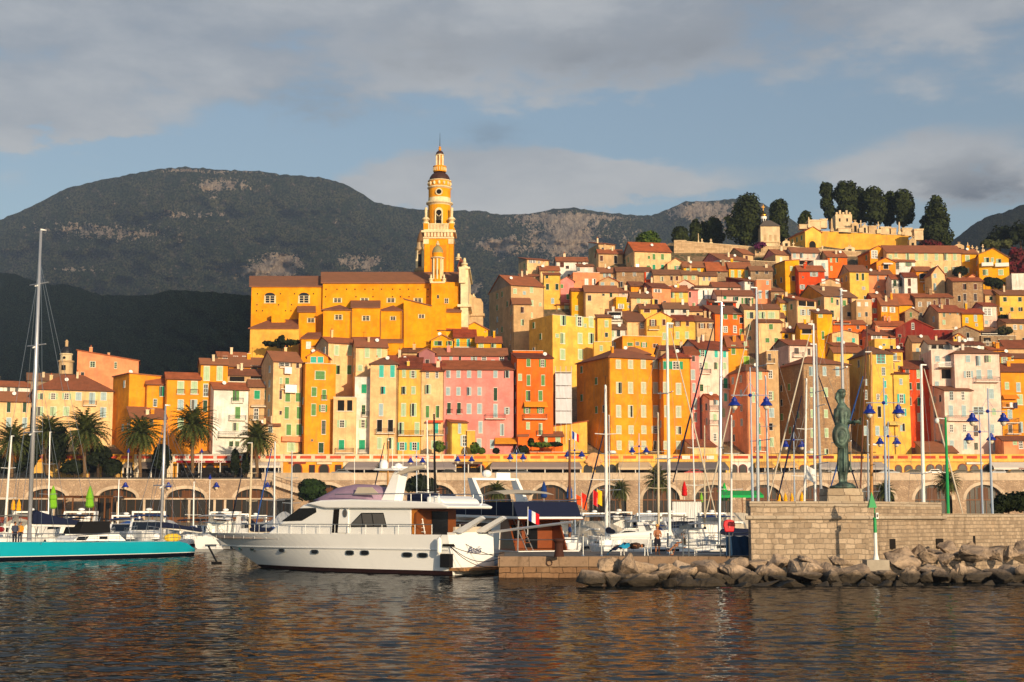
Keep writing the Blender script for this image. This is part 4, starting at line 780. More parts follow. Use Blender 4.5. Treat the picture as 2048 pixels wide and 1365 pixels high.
H('yellow tan shed with a shaded flank under the church wall',832,873,668,710,'Y',('g',660),[],xs=808,D=328,dep=6,side='t',chim=0,rc='b')
H('yellow house with a red roof and a covered balcony with teal doors',908,952,675,715,'Y',('k',660),[('St',[916,937],686,6,15),('B',908,952,695,1.0)],D=322,ang=3,rc='r',chim=0)
H('red roofed attic behind the teal balcony doors',876,934,660,690,'Y',('m',651),[],D=327,ang=3,rc='r',chim=0)
H('yellow gabled house with peeling edges right of the church front',922,976,659,700,'Y',('g',645),[],D=333,ang=4,chim=0)
H('low yellow house with two pale shutters above the pink attic',952,1003,685,720,'Y',('m',674),[('SG',[962,987],691,9,9)],D=319,ang=3,rc='r')
H('lilac painted gable beside the scaffolding left of the pink house',838,870,705,745,'m',('g',697),[],D=309,ang=5,chim=0)
H('rust roofed low house with scaffold planks under the church',805,845,705,745,'t',('k',697),[],D=316,ang=2,chim=1,rc='b')
H('brown roofed house with a skylight between the cream and pink houses',776,838,733,760,'t',('m',712),[('Ww',803,722,5,4)],D=307,ang=3,rc='d',chim=1)
H('shaded grey house with arched doors in the gap behind the orange house',1020,1062,690,760,'g',('f',),[('Dk',1040,720,12,30)],D=362,ang=8,dep=8)
DW, DA = 280.0, 292.0
zB = lambda y, D: ZAT(y, D)
ZR = 11.0                       # upper road level
def wx(px, D): return P(px, 940, D).x
rubw = rubble((208,180,150), (176,148,122), 2.0, 'promenade_stone', (156,134,112)); dress = stucco((210,188,162), .5); pav = plain((150,138,122), .9, vary=.2, scale=.6, name='paving')
asph = plain((70,70,72), .95, vary=.2, scale=.8, name='asphalt')
mb = MB(); mb.box((-420,DW+1.6,-3),(420,DA+16,ZR), asph); tag(mb.build('upper_road', asph), kind='structure')
mb = MB(); qd_ = plain((88,78,68), .9, vary=.25, scale=.5, name='old_paving'); mb.box((-420,258,-3),(420,DW+3,2.2), qd_); tag(mb.build('lower_quay', qd_), kind='structure')
mb = MB(); mb.box((-420,DA+5.0,ZR+.01),(420,DA+18,16.2), pav); tag(mb.build('terrace_pavement', pav), kind='structure')
def arch_wall(name, label, xa, xb, ztop, zbase, arches, thick, wallm, ringm, z_spring, rise, hw, D, kids):
 root = empty(name, (xa, D, zbase), label, 'wall'); mb = MB(); rg = MB(); xs_ = xa; N = 14
 for c in arches:
  mb.box((xs_,D,zbase),(c-hw,D+thick,ztop), wallm)
  pts = [(c-hw*math.cos(math.pi*i/N), z_spring+rise*math.sin(math.pi*i/N)) for i in range(N+1)]
  for (x0,z0),(x1,z1) in zip(pts, pts[1:]):
   mb.poly([(x0,D,z0),(x1,D,z1),(x1,D,ztop),(x0,D,ztop)], wallm); mb.poly([(x0,D,z0),(x1,D,z1),(x1,D+thick,z1),(x0,D+thick,z0)], ringm)
   k = 1.0+.62/rise; f = lambda x, z: (c+(x-c)*(1+.62/hw), z_spring+(z-z_spring)*k)
   a, b_ = f(x0,z0), f(x1,z1); rg.poly([(x0,D-.06,z0),(x1,D-.06,z1),(b_[0],D-.06,b_[1]),(a[0],D-.06,a[1])], ringm); rg.poly([(a[0],D-.06,a[1]),(b_[0],D-.06,b_[1]),(b_[0],D,b_[1]),(a[0],D,a[1])], ringm)
  for s in (-1, 1): mb.poly([(c+s*hw,D,zbase),(c+s*hw,D+thick,zbase),(c+s*hw,D+thick,z_spring),(c+s*hw,D,z_spring)], ringm)
  xs_ = c+hw
 mb.box((xs_,D,zbase),(xb,D+thick,ztop), wallm)
 mb.build('wall', wallm, root); rg.build('arch_ring', ringm, root)
 for c in arches: kids(root, c)
 return root
gw = plain((44,40,36), .25, 0, .5, .2, 1, 'shop_glass'); brn = plain((110,68,34), .55, 0, .3, .2, 2, 'timber_frame')
def infill(zs, rise, hw, lower):
 def f(root, c):
  mb = MB(); N = 12; D = DW+.9
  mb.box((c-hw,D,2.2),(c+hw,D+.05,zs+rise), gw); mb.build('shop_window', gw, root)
  fb = MB(); n = 7
  for i in range(n+1):
   x = c-hw+2*hw*i/n; zt = zs+rise*math.sqrt(max(0, 1-((x-c)/hw)**2)); fb.box((x-.07,D-.1,2.2),(x+.07,D,zt), brn)
  fb.box((c-hw,D-.12,zs-.12),(c+hw,D-.01,zs+.12), brn); fb.box((c-1.0,D-.06,zs+.12),(c+1.0,D-.005,zs+rise*.8), plain((92,54,26), .6, name='timber_panel'))
  for i in range(n):
   if (i*7+int(c)) % 4 == 1: x = c-hw+2*hw*(i+.08)/n; fb.box((x,D-.05,2.2),(x+2*hw*.84/n,D-.004,3.3), brn)
  fb.build('window_frame', brn, root)
 return f
zL = zB(961, DW); zRt = zB(946, DW); zs = zB(996, DW); hwm = 38*DW/F
xsp = wx(600, DW)
LA = [wx(x, DW) for x in (-42, 96, 236, 373, 510)]
arch_wall('promenade_wall', 'low stone promenade wall with four wide arches under the palm trees', -230, xsp, zL, 1.5, [wx(-180,DW)]+LA, 2.2, rubw, dress, zs, zs*0+zB(978,DW)-zs, hwm, DW, infill(zs, zB(978,DW)-zs, hwm, 1))
RA = [wx(x, DW) for x in (655, 768, 874, 985, 1101, 1215, 1322, 1426, 1527, 1634, 1750, 1865, 1967, 2080, 2190)]
arch_wall('promenade_wall', 'tall stone promenade wall with a cream parapet and a row of arches behind the masts', xsp, 230, zB(961,DW), 1.5, RA, 2.2, rubw, dress, zB(1000,DW), zB(970,DW)-zB(1000,DW), 37*DW/F, DW, infill(zB(1000,DW), zB(970,DW)-zB(1000,DW), 37*DW/F, 0))
mb = MB(); mb.box((wx(524,DW),DW-.12,zL-.02),(230,DW+.5,zRt-.22), dress); mb.box((wx(524,DW)-.1,DW-.2,zRt-.22),(230.1,DW+.6,zRt), dress); mb.box((-230,DW-.15,zL+.002),(wx(524,DW)-.12,DW+.6,zL+.28), dress)
r = empty('parapet', (0,DW,zL), 'long cream parapet along the upper road in front of the parked cars', 'parapet'); mb.build('coping', dress, r)
r = empty('railing', (-60,DW+.5,zL), 'thin dark railing along the palm terrace above the arches', 'railing'); mb = MB(); xe = wx(520, DW)
for i in range(150):
 x = -104+i*(xe+104)/149; mb.box((x-.02,DW+.2,zL+.28),(x+.02,DW+.24,zL+1.3), iron)
mb.build('baluster', iron, r)['kind'] = 'stuff'; mb = MB(); mb.box((-104,DW+.19,zL+1.3),(xe,DW+.25,zL+1.36), iron); mb.build('handrail', iron, r)
r = empty('stair', (wx(560,DW),DW-1,2.2), 'stone stair with iron handrails running down the promenade wall by the round tree', 'stair'); mb = MB(); hb = MB()
xa, xb, za, zb_ = wx(548,DW), wx(620,DW), zL, zB(985,DW)
for i in range(16):
 x = xa+(xb-xa)*i/16; z = za+(zb_-za)*i/16; mb.box((x,DW-1.5,z-1.0),(x+(xb-xa)/16+.02,DW-.08,z), dress)
hb.tube([(xa,DW-1.5,za+.9),(xb,DW-1.5,zb_+.9)], .04, iron, 5)
for i in range(9): x = xa+(xb-xa)*i/8; z = za+(zb_-za)*i/8; hb.bar((x,DW-1.5,z),(x,DW-1.5,z+.9), .025, iron, 4)
mb.build('step', dress, r); hb.build('handrail', iron, r)
def shopfront(label, p0, p1, cols):
 r = empty('restaurant', P(p0, 1030, DW-4), label, 'restaurant front', 'restaurants under the arches'); D = DW-3; x0, x1 = wx(p0, D), wx(p1, D); zt = zB(997, D)
 mb = MB(); mb.box((x0,D,2.2),(x1,D+.06,zt-.25), gw); mb.build('shop_window', gw, r); mb = MB(); mb.box((x0-.2,D-.3,zt-.25),(x1+.2,DW-.1,zt), dress)
 mb.build('flat_roof', dress, r); mb = MB(); n = max(3, int((x1-x0)/1.5))
 for i in range(n+1):
  x = x0+(x1-x0)*i/n; w_ = .22 if i % 3 == 0 else .06; mb.box((x-w_,D-.12,2.2),(x+w_,D,zt-.25), dress if i % 3 == 0 else brn)
 mb.box((x0,D-.08,2.2),(x1,D-.001,3.2), cols); mb.build('window_frame', brn, r)
shopfront('dark glazed restaurant front with brown panels under the arch left of the round tree', 452, 586, brn)
shopfront('glass restaurant front with pale pillars under the middle left arch', 330, 448, brn)
shopfront('long grey glazed terrace front by the wooden pergola', 238, 326, plain((120,112,100), .6, name='panel_paint'))
shopfront('open restaurant front with yellow parasols at the far left', -30, 128, plain((130,60,40), .6, name='panel_paint'))
r = empty('pergola', P(180, 1035, DW-8), 'wooden pergola with slatted roof in front of the left arches', 'pergola'); mb = MB(); D0, D1 = DW-11, DW-4; z1 = zB(996, D0)
for p_ in (132, 148, 190, 212, 226):
 for D in (D0, D1): x = wx(p_, D); mb.box((x-.12,D-.12,2.2),(x+.12,D+.12,z1), brn)
mb.build('post', brn, r); mb = MB()
for i in range(28): x = wx(126, D0)+i*(wx(232,D0)-wx(126,D0))/27; mb.box((x-.06,D0-.6,z1+.22),(x+.06,D1+.4,z1+.4), brn)
for D in (D0, D1): mb.box((wx(126,D0),D-.1,z1),(wx(232,D0),D+.1,z1+.215), brn)
mb.build('slat_roof', brn, r)
redp = stucco((206,84,60), .3); orp = stucco((236,110,60), .3); yw = stucco((244,190,96), .5); ow = stucco((242,166,52), .5); cw = stucco((236,214,182), .4); ww = stucco((232,226,216), .4)
zT, zC, zP0 = zB(909, DA), zB(922, DA), zB(919, DA)
def wloc(o):
 v = Vector((0,0,0))
 while o: v += o.location; o = o.parent
 return v
def text(body, size, loc, parent, mat, rz=0, name='lettering', shear=0):
 c = bpy.data.curves.new(name, 'FONT'); c.body = body; c.size = size; c.extrude = .01; c.align_x = 'CENTER'; c.shear = shear; c.materials.append(mat)
 q = bpy.data.objects.new(name, c); me = bpy.data.meshes.new_from_object(q); bpy.data.objects.remove(q)
 o = link(name, me, parent, Vector(loc)-(wloc(parent) if parent else Vector((0,0,0))), (R(90), 0, rz)); return o
def arcade(label, p0, p1, wm, band, panel, items, drop=0, npan=None):
 x0, x1 = wx(p0, DA)+.02, wx(p1, DA)-.02; r = empty('shop_arcade', ((x0+x1)/2, DA, ZR), label, 'shop arcade', 'shops under the terrace')
 dz = -drop*DA/F; mb = MB(); mb.box((x0,DA,ZR),(x1,DA+5,zC+dz), wm); mb.build('wall', wm, r)
 mb = MB(); mb.box((x0,DA-.15,zC+dz),(x1,DA+.4,zT+dz-.14), band); mb.box((x0,DA-.3,zC+dz-.2),(x1,DA-.005,zC+dz), band); mb.box((x0,DA-.28,zT+dz-.14),(x1,DA+.5,zT+dz), band); mb.build('parapet', band, r)
 n = npan or max(1, int((p1-p0)/27)); w_ = (x1-x0)/n
 if panel:
  for i in range(n):
   mb = MB(); c = x0+w_*(i+.5); mb.box((c-w_*.37,DA-.2,zP0+dz+.12),(c+w_*.37,DA-.151,zT+dz-.32), panel); mb.build('panel', panel, r)
 for it in items:
  k = it[0]; mb = MB()
  if k == 'aw':       # awning a..b with colour, optional words
   a, b_ = wx(it[1], DA-3), wx(it[2], DA-3); m = plain(it[3], .9, 0, .1, .1, 1, 'awning_cloth'); d = it[4] if len(it) > 4 else 3.2
   zt, z0 = zB(925+drop, DA), zB(it[5] if len(it) > 5 else 938, DA-d)
   mb.mesh([(a+.4,DA-.35,zt),(b_-.4,DA-.35,zt),(b_,DA-d,z0+.45),(a,DA-d,z0+.45),(a,DA-d-.03,z0),(b_,DA-d-.03,z0),(a+.4,DA-.35,zt-.06),(b_-.4,DA-.35,zt-.06),(b_,DA-d+.05,z0+.37),(a,DA-d+.05,z0+.37)],
     [(0,1,2,3),(3,2,5,4),(7,6,9,8),(0,3,9,6),(1,7,8,2),(9,4,5,8)], m); o = mb.build('awning', m, r)
   if len(it) > 6: text(it[6], .62, ((a+b_)/2, DA-d-.07, z0+.02), o, it[7])
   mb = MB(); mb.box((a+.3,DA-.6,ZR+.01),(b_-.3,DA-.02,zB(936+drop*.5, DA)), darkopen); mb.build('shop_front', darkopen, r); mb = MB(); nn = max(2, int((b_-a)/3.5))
   for i in range(nn+1): x = a+.3+(b_-a-.6)*i/nn; mb.box((x-.09,DA-d+.1,ZR+.01),(x+.09,DA-d+.28,z0+.36), ww)
   mb.build('post', ww, r)
  elif k == 'ar':     # arched doorway
   c = wx(it[1], DA); hw_ = it[2]*DA/F; zt = zB(it[3], DA); m = it[4]; zs_ = zt-hw_
   pts = [(c-hw_,ZR+.01)]+[(c-hw_*math.cos(math.pi*i/10), zs_+hw_*math.sin(math.pi*i/10)) for i in range(11)]+[(c+hw_,ZR+.01)]
   o2 = [(c+(x-c)*1.22, zs_+(z-zs_)*1.2 if z > zs_ else z) for x, z in pts]
   mb.prism(o2, DA-.06, DA+.02, m); fr = mb.build('doorway', m, r); mb = MB(); mb.prism(pts, DA-.1, DA-.062, gw); mb.build('door', gw, fr)
  elif k == 'dr':
   a, b_ = wx(it[1], DA), wx(it[2], DA); mb.box((a-.12,DA-.08,ZR+.01),(b_+.12,DA+.01,zB(it[3],DA)+.12), it[4]); fr = mb.build('doorway', it[4], r); mb = MB(); mb.box((a,DA-.11,ZR+.02),(b_,DA-.082,zB(it[3],DA)), gw); mb.build('door', gw, fr)
  elif k == 'sg':     # flat sign board
   a, b_ = wx(it[1], DA), wx(it[2], DA); mb.box((a,DA-.32,zB(it[4],DA)),(b_,DA-.21,zB(it[3],DA)), it[5]); mb.build('sign_board', it[5], r)
 return r
redd = plain((128,30,34), .7, name='red_paint'); wtxt = plain((238,236,230), .6, name='white_lettering'); sgb = plain((150,60,40), .7, name='sign_paint')
arcade('yellow terrace front with red panels half hidden behind the left palms', 60, 268, yw, ow, redp, [('dr',180,195,930,redd),('dr',205,225,930,redd),('aw',240,262,(120,110,104),2,936)], 0)
arcade('dim shop front between the palms with dark trees before it', 268, 346, cw, cw, redp, [('aw',272,330,(110,100,96),2.5,938)])
arcade('yellow cafe front with a dark red awning and white letters', 346, 486, ow, ww, redp, [('aw',350,484,(140,26,34),2.2,926,'GLACIER          GLACIER',wtxt),('dr',356,368,930,redd),('dr',374,386,930,redd),('ar',398,7,930,redd),('ar',420,8,929,redd),('dr',440,455,932,redd)])
arcade('cream shop with a white canopy and glass box right of the palm', 486, 566, cw, cw, redp, [('aw',500,560,(222,210,196),3,936),('dr',515,530,932,ww),('dr',540,556,932,ww)])
arcade('orange yellow shop with two arched doors and a sign board', 566, 686, ow, cw, redp, [('sg',578,612,924,928,sgb),('ar',594,9,928,sgb),('dr',619,629,931,redd),('ar',648,9,929,sgb),('sg',634,664,925,929,cw),('dr',671,682,931,redd)])
arcade('shop with a long grey awning behind the yacht radar mast', 686, 912, cw, cw, orp, [('aw',690,912,(150,140,138),3.6,940)])
arcade('orange shop with a red sign under a brown awning', 912, 976, ow, yw, orp, [('sg',918,962,928,932,redd),('aw',908,965,(104,84,70),2,929),('dr',925,940,934,redd),('ar',962,7,930,orp)])
arcade('shop with a wide taupe awning and a glazed terrace', 976, 1166, yw, yw, orp, [('aw',980,1164,(158,142,134),4,939)])
def emblem(r):
 mb = MB(); c = P(1188, 920, DA-.45); cl = stucco((224,170,116), .4)
 mb.lathe([(.1,-.12),(1.35,-.1),(1.45,0),(1.2,.1),(.1,.12)], (0,0,0), cl, 18)
 for i, (x, z) in enumerate(((-.9,.9),(0,1.3),(.9,.9),(-1.4,.3),(1.4,.3))): mb.ell((x,-z,0), (.5,.42,.16), cl, 8, 5)
 M = Matrix.Translation(c) @ Matrix.Rotation(R(90), 4, 'X'); mb.v = [tuple(M @ Vector(v)) for v in mb.v]; mb.build('emblem', cl, r)
emblem(arcade('yellow arcade of three dark arches under a carved stone emblem', 1166, 1242, yw, yw, orp, [('ar',1176,9,929,yw),('ar',1200,9,929,yw),('ar',1224,8,929,yw)]))
arcade('shop with a pale tan awning left of the fan palm', 1242, 1312, yw, yw, orp, [('aw',1236,1305,(206,182,148),3.6,940)])
arcade('shop with a broad charcoal awning and white name boards', 1312, 1462, yw, yw, redp, [('aw',1316,1458,(112,106,108),3.6,941),('sg',1318,1334,911,919,ww),('sg',1364,1380,912,919,ww),('sg',1413,1428,912,919,ww)])
arcade('white arcade bay with red rimmed arches', 1462, 1502, ww, cw, redp, [('ar',1463+5,6,930,redd),('ar',1486,7,930,redd)])
arcade('yellow shops with small awnings behind the middle masts', 1502, 1642, yw, yw, redd, [('aw',1512,1552,(196,150,90),2,936),('dr',1512,1524,934,redd),('dr',1530,1545,934,redd),('aw',1562,1600,(206,170,120),2,936),('ar',1606,6,931,redd),('ar',1625,6,931,redd)])
arcade('shop with long pale grey awnings behind the statue', 1642, 1792, yw, yw, redd, [('aw',1642,1775,(176,168,162),3.6,940)])
arcade('yellow arcade with a run of small red doors and arches', 1792, 1986, yw, yw, redp, [('ar',1797,6,931,sgb),('ar',1817,7,931,sgb),('ar',1838,6,931,sgb),('ar',1861,7,930,redd),('ar',1878,6,930,redd),('dr',1888,1896,931,redd),('ar',1925,8,929,redd),('sg',1933,1966,925,929,ww),('ar',1949,7,931,redd),('ar',1974,7,930,redd)])
arcade('bar with a big white awning at the right edge', 1986, 2120, yw, yw, redp, [('aw',1986,2110,(222,214,202),3.6,940,'MINI PUB',sgb)])
def car_mesh(c):
 body = plain(c, .25, .2, .6, .05, 1, 'car_paint', .6); tyre = plain((18,18,19), .8, name='rubber'); rim = plain((150,152,156), .4, .7, name='wheel_rim')
 r = empty('parked_car', (0,0,0)); mb = MB(); n = 6
 prof = [(-2.1,.35),(-2.15,.75),(-1.95,.98),(-1.25,1.02),(-.75,1.42),(.55,1.46),(1.35,1.02),(2.0,.9),(2.12,.6),(2.08,.33)]
 for a, b_ in ((-.85,.85),): mb.prism(prof, a, b_, body)
 bm_ = mb.build('body', body, r, local=True); mb = MB()
 for y, s in ((-.86, -1), (.86, 1)): mb.mesh([(-1.12,y,1.05),(-.7,y,1.36),(.5,y,1.38),(1.12,y,1.05)], [(0,1,2,3)], glass)
 mb.mesh([(-1.27,-.7,1.05),(-1.27,.7,1.05),(-.8,.7,1.41),(-.8,-.7,1.41)], [(0,1,2,3)], glass); mb.mesh([(1.4,-.7,1.04),(1.4,.7,1.04),(.62,.7,1.46),(.62,-.7,1.46)], [(0,1,2,3)], glass); mb.build('window', glass, r, local=True)
 for x in (-1.35, 1.3):
  for y in (-.8, .8):
   w = MB(); M = Matrix.Translation((x,y,.32)) @ Matrix.Rotation(R(90), 4, 'X'); w.lathe([(.2,-.11),(.32,-.1),(.32,.1),(.2,.11)], (0,0,0), tyre, 12); w.v = [tuple(M @ Vector(v)) for v in w.v]; o = w.build('wheel', tyre, r, local=True)
   w = MB(); w.lathe([(.02,-.12),(.19,-.115),(.19,.115),(.02,.12)], (0,0,0), rim, 10); w.v = [tuple(M @ Vector(v)) for v in w.v]; w.build('rim', rim, o, local=True)
 return r
CARS = [(80,(26,26,30),'dark estate car in shade behind the railing at far left',283.5),(685,(126,132,140),'silver grey hatchback parked by the orange shop with arched doors',285),(898,(24,25,28),'black car with dark windows parked left of the orange shop with the red sign',285),(1042,(84,90,100),'blue grey hatchback parked before the taupe awning',285),(1008,(30,32,36),'dark car bonnet to bumper behind the blue grey hatchback',285.2),(1388,(180,24,30),'bright red car parked before the charcoal awning',285),(1425,(28,28,32),'black car right of the bright red car',285),(1545,(26,28,32),'dark car parked by the yellow shops behind the leaning beige spar',285),(1590,(60,62,66),'grey car between two dark masts on the road',285),(1640,(34,34,38),'dark car left of the thick silver mast',285),(1668,(150,154,160),'silver car partly behind the statue',285),(1722,(30,34,44),'navy car right of the statue legs',285),(1776,(140,150,162),'pale silver car behind the lamp post with two blue lanterns',285),(1827,(34,36,40),'dark grey hatchback left of the white car',285),(1868,(226,228,230),'white hatchback parked by the small red doors',285),(1921,(26,26,28),'black car parked right of the green pole',285),(1951,(30,36,48),'dark blue hatchback parked by the red arches',285),(1996,(120,130,146),'blue silver car before the white awning',285),(2030,(22,22,26),'black estate car under the white awning at right',285)]
_cm = {}
for px, c, lb, D in CARS:
 if c not in _cm: o = _cm[c] = car_mesh(c)
 else: o = copy_tree(_cm[c])
 o.location = (wx(px, D), D, (ZR if px > 500 else zL)+.05); o.rotation_euler.z = math.pi if rng.random() < .5 else 0; tag(o, lb, 'car', 'cars parked on the upper road')
 if px > 500: o.scale = (1.05, 1, 1.12)
def scooter():
 r = empty('motor_scooter', (0,0,0)); mb = MB(); d = plain((30,30,34), .4, 0, .5, name='scooter_paint')
 mb.prism([(-.8,.4),(-.9,.7),(-.3,.85),(.1,.45),(.45,.4),(.6,1.0),(.7,1.0),(.65,.3),(-.6,.25)], -.18, .18, d); mb.build('body', d, r, local=True)
 for x in (-.65, .68):
  w = MB(); M = Matrix.Translation((x,0,.27)) @ Matrix.Rotation(R(90), 4, 'X'); w.lathe([(.12,-.07),(.27,-.06),(.27,.06),(.12,.07)], (0,0,0), dark, 12); w.v = [tuple(M @ Vector(v)) for v in w.v]; w.build('wheel', dark, r, local=True)
 mb = MB(); mb.bar((.62,-.35,1.08),(.62,.35,1.08), .03, steel, 5); mb.ell((.6,.3,1.25), (.05,.1,.07), steel, 6, 4); mb.build('handlebar', steel, r, local=True); return r
sc0 = scooter()
for i, px in enumerate((362, 376, 388, 399, 424, 436, 449, 462, 252, 262)):
 o = sc0 if i == 0 else copy_tree(sc0); D = DW+2.2
 o.location = (wx(px, D), D, ZR+.02); o.rotation_euler.z = R(60+rng.uniform(-15, 15)); tag(o, 'dark scooter parked in the row behind the palm terrace railing', 'scooter', 'scooters parked on the palm terrace')
DC = 334.0
chy = stucco((250,160,20), .3); chl = stucco((246,178,76), .4); cho = stucco((240,140,30), .3); chw = stucco((240,218,176), .35); tile = rooftile((150,84,62)); domem = plain((66,40,32), .6, vary=.25, scale=3, name='dome_tiles'); chs = stucco((206,176,134), .6)
def C(px, py, D=DC): return P(px, py, D)
ch = empty('church', (C(740,700).x, DC, ZAT(712, DC)), 'long yellow church with tiled roofs and a tall bell tower', 'church')
def cbox(name, p0, p1, y0, y1, D, dep, m, parent=None):
 mb = MB(); a, b_ = P(p0, y1, D), P(p1, y1, D); mb.box((a.x,D,a.z),(b_.x,D+dep,ZAT(y0,D)), m); return mb.build(name, m, parent or ch)
def lean(p0, p1, ye, yr, D, dep, ov=.35, sides=.2, name='roof', m=None, p0r=None, p1r=None):
 a, b_ = P(p0, ye, D-ov), P(p1, ye, D-ov); zr = ZAT(yr, D+dep); m = m or tile; mb = MB()
 ra = P(p0 if p0r is None else p0r, yr, D+dep).x; rb_ = P(p1 if p1r is None else p1r, yr, D+dep).x
 slab(mb, [(a.x-sides,D-ov,a.z+.1),(b_.x+sides,D-ov,a.z+.1),(rb_+(sides if p1r is None else 0),D+dep,zr+.1),(ra-(sides if p0r is None else 0),D+dep,zr+.1)], .25, m); return mb.build(name, m, ch)
def cwin(px, py, w, h, D, st='W', parent=None):
 u = P(px, py+h/2, D); root = parent or ch
 fr = link('window', wmesh('frame', chw, glass), root, (u.x-root.location.x-(root.parent.location.x if root.parent else 0), D-root.location.y, u.z-root.location.z), scale=(w*D/F, 1, h*D/F))
 if st == 'W': link('pane', wmesh('pane', chw, glass), fr)
 elif st == 'S':
  k = wmesh('leaf', shm('w')); link('shutter', k, fr, (-.5,0,0), scale=(.49,1,1)); link('shutter', k, fr, (.01,0,0), scale=(.49,1,1))
 return fr
cbox('nave_wall', 500, 643, 573, 715, DC, 18, chy); lean(500, 643, 573, 553, DC, 9); cbox('nave_wall', 643.3, 918, 566, 715, DC-.9, 19, chy); lean(643.3, 916, 566, 545, DC-.9, 9.5)
cbox('buttress_wall', 862, 918, 565, 700, DC-3.6, 2.6, chy); cbox('parapet', 860, 890, 563.5, 566.5, DC-3.8, 3.2, chw)
mb = MB()
for py, xs_ in ((579,[652,674,693,710,730,746,763,785,800,817,836,856]),(594,[651,712,746,785,801,818,856]),(588,[515,561,589,627]),(610,[514,557,583]),(622,[513,525,571,582])):
 for x in xs_:
  q = P(x, py, DC-.9 if x > 643 else DC); mb.box((q.x-.13,q.y-.03,q.z-.16),(q.x+.13,q.y+.01,q.z+.16), darkopen)
mb.build('putlog_hole', darkopen, ch)
for x in (540, 608):
 cwin(x, 599, 21, 15, DC)
 mb = MB(); q = P(x, 592, DC); w_ = 10.5*DC/F; n = 10
 pts = [(q.x-w_*math.cos(math.pi*i/n), q.z+.75*math.sin(math.pi*i/n)) for i in range(n+1)]; mb.prism(pts, DC-.08, DC-.005, glass); mb.build('arched_light', glass, ch)
for x in (675, 729, 782, 836): cwin(x, 601, 16, 9, DC-.9)
cwin(893, 602, 8, 10, DC-3.6); cwin(876, 594, 4, 7, DC-3.6, 'D')
cbox('chapel_wall', 499, 597, 657, 720, DC-7, 7, chl); lean(498, 596, 657, 640, DC-7, 7, p0r=540)
mb = MB(); q = [P(543,626,DC-3), P(570,640,DC-3), P(543,643,DC-3), P(570,643,DC-3)]; mb.prism([(q[0].x,q[0].z),(q[1].x,q[1].z),(q[3].x,q[3].z-.3),(q[2].x,q[2].z-.3)], DC-3, DC, chy); mb.build('buttress', chy, ch)
def chapel(p0, p1, ye, yr, D, dep, roof, m=chy, y1=715):
 cbox('chapel_wall', p0, p1, ye, y1, D, dep, m)
 if roof == 'p':
  mb = MB(); a, b_ = P(p0,ye,D-.35), P(p1,ye,D-.35); mx = (a.x+b_.x)/2; zr = ZAT(yr, D+dep*.7); z = a.z+.1
  vs = [(a.x-.3,D-.35,z),(b_.x+.3,D-.35,z),(b_.x+.3,D+dep,z),(a.x-.3,D+dep,z),(mx,D+dep*.7,zr)]+[(x,y,z-.22) for x, y in ((a.x-.3,D-.35),(b_.x+.3,D-.35),(b_.x+.3,D+dep),(a.x-.3,D+dep))]
  mb.mesh(vs, [(0,1,4),(1,2,4),(2,3,4),(3,0,4),(5,6,1,0),(6,7,2,1),(7,8,3,2),(8,5,0,3)], tile); mb.build('roof', tile, ch)
 else: lean(p0, p1, ye, yr, D, dep)
chapel(596, 630, 624, 613, DC-5, 5, 'l'); cbox('chapel_wall', 629, 643, 624, 715, DC-4, 4, chy)
chapel(645, 701.5, 620, 610, DC-9, 7.9, 'p'); chapel(703, 759.5, 615, 602, DC-9.5, 8.4, 'l'); chapel(760.8, 803, 621, 611, DC-9, 7.9, 'p')
mb = MB(); D = DC-7; pts = [P(807.5,597,D),P(863,611,D),P(892,611,D),P(892,715,D),P(807.5,715,D)]; mb.prism([(p.x,p.z) for p in pts], D, DC-1, chy); mb.build('chapel_wall', chy, ch)
mb = MB(); a, b_ = P(806,596.5,D-.2), P(864,611,D-.2); mb.mesh([(a.x,D-.25,a.z),(b_.x,D-.25,b_.z),(b_.x,DC-1.2,b_.z),(a.x,DC-1.2,a.z),(a.x,D-.25,a.z-.25),(b_.x,D-.25,b_.z-.25)], [(0,1,2,3),(4,5,1,0)], tile); mb.build('roof', tile, ch)
chapel(890, 922, 624, 613, DC-6, 5, 'l')
for x, y, w_, h_, D in ((622,641,14,9,DC-5),(677,635,15,10,DC-9),(732,637,15,10,DC-9.5),(786,637,11,8,DC-9),(843,633,12,8,DC-7)): cwin(x, y, w_, h_, D)
for x in (701.8, 760.2, 803.8): cbox('drain_pipe', x-.5, x+.7, 622, 700, DC-9.7, .12, plain((110,66,44), .6, name='gutter_metal'))
cbox('sacristy_wall', 602, 641, 677, 725, DC-14, 7, chy); lean(602, 641, 677, 666, DC-14, 6, p0r=615); cwin(617, 691, 9, 14, DC-14, 'S')
lean(705, 759, 681, 675, DC-10.8, 1.2); chapel(763, 805, 685, 679, DC-13, 3, 'l')
fa = empty('facade', (C(935,640).x-ch.location.x, DC-ch.location.y, 0), None); fa.parent = ch
def fbox(p0, p1, y0, y1, D, dep, m=chw, nm='facade_wall'):
 mb = MB(); a, b_ = P(p0,y1,D), P(p1,y1,D); mb.box((a.x,D,a.z),(b_.x,D+dep,ZAT(y0,D)), m); return mb.build(nm, m, fa)
fbox(921, 936, 538, 655, DC-5, 22); fbox(917, 940, 534, 538, DC-5.4, 23); fbox(915, 942, 609, 614, DC-5.5, 20); fbox(918, 931, 538, 566, DC-5.6, 1)
mb = MB(); vp = [(936,566),(937,578),(941,588),(947,594),(955,597),(962,598),(966,606),(966,655),(936,655)]; D = DC+6; mb.prism([(P(x,y,D).x,P(x,y,D).z) for x, y in vp], D, D+3, chs); mb.build('volute', chs, fa)
fbox(934, 969, 627, 632, DC+5.5, 3.8, chs, 'cornice')
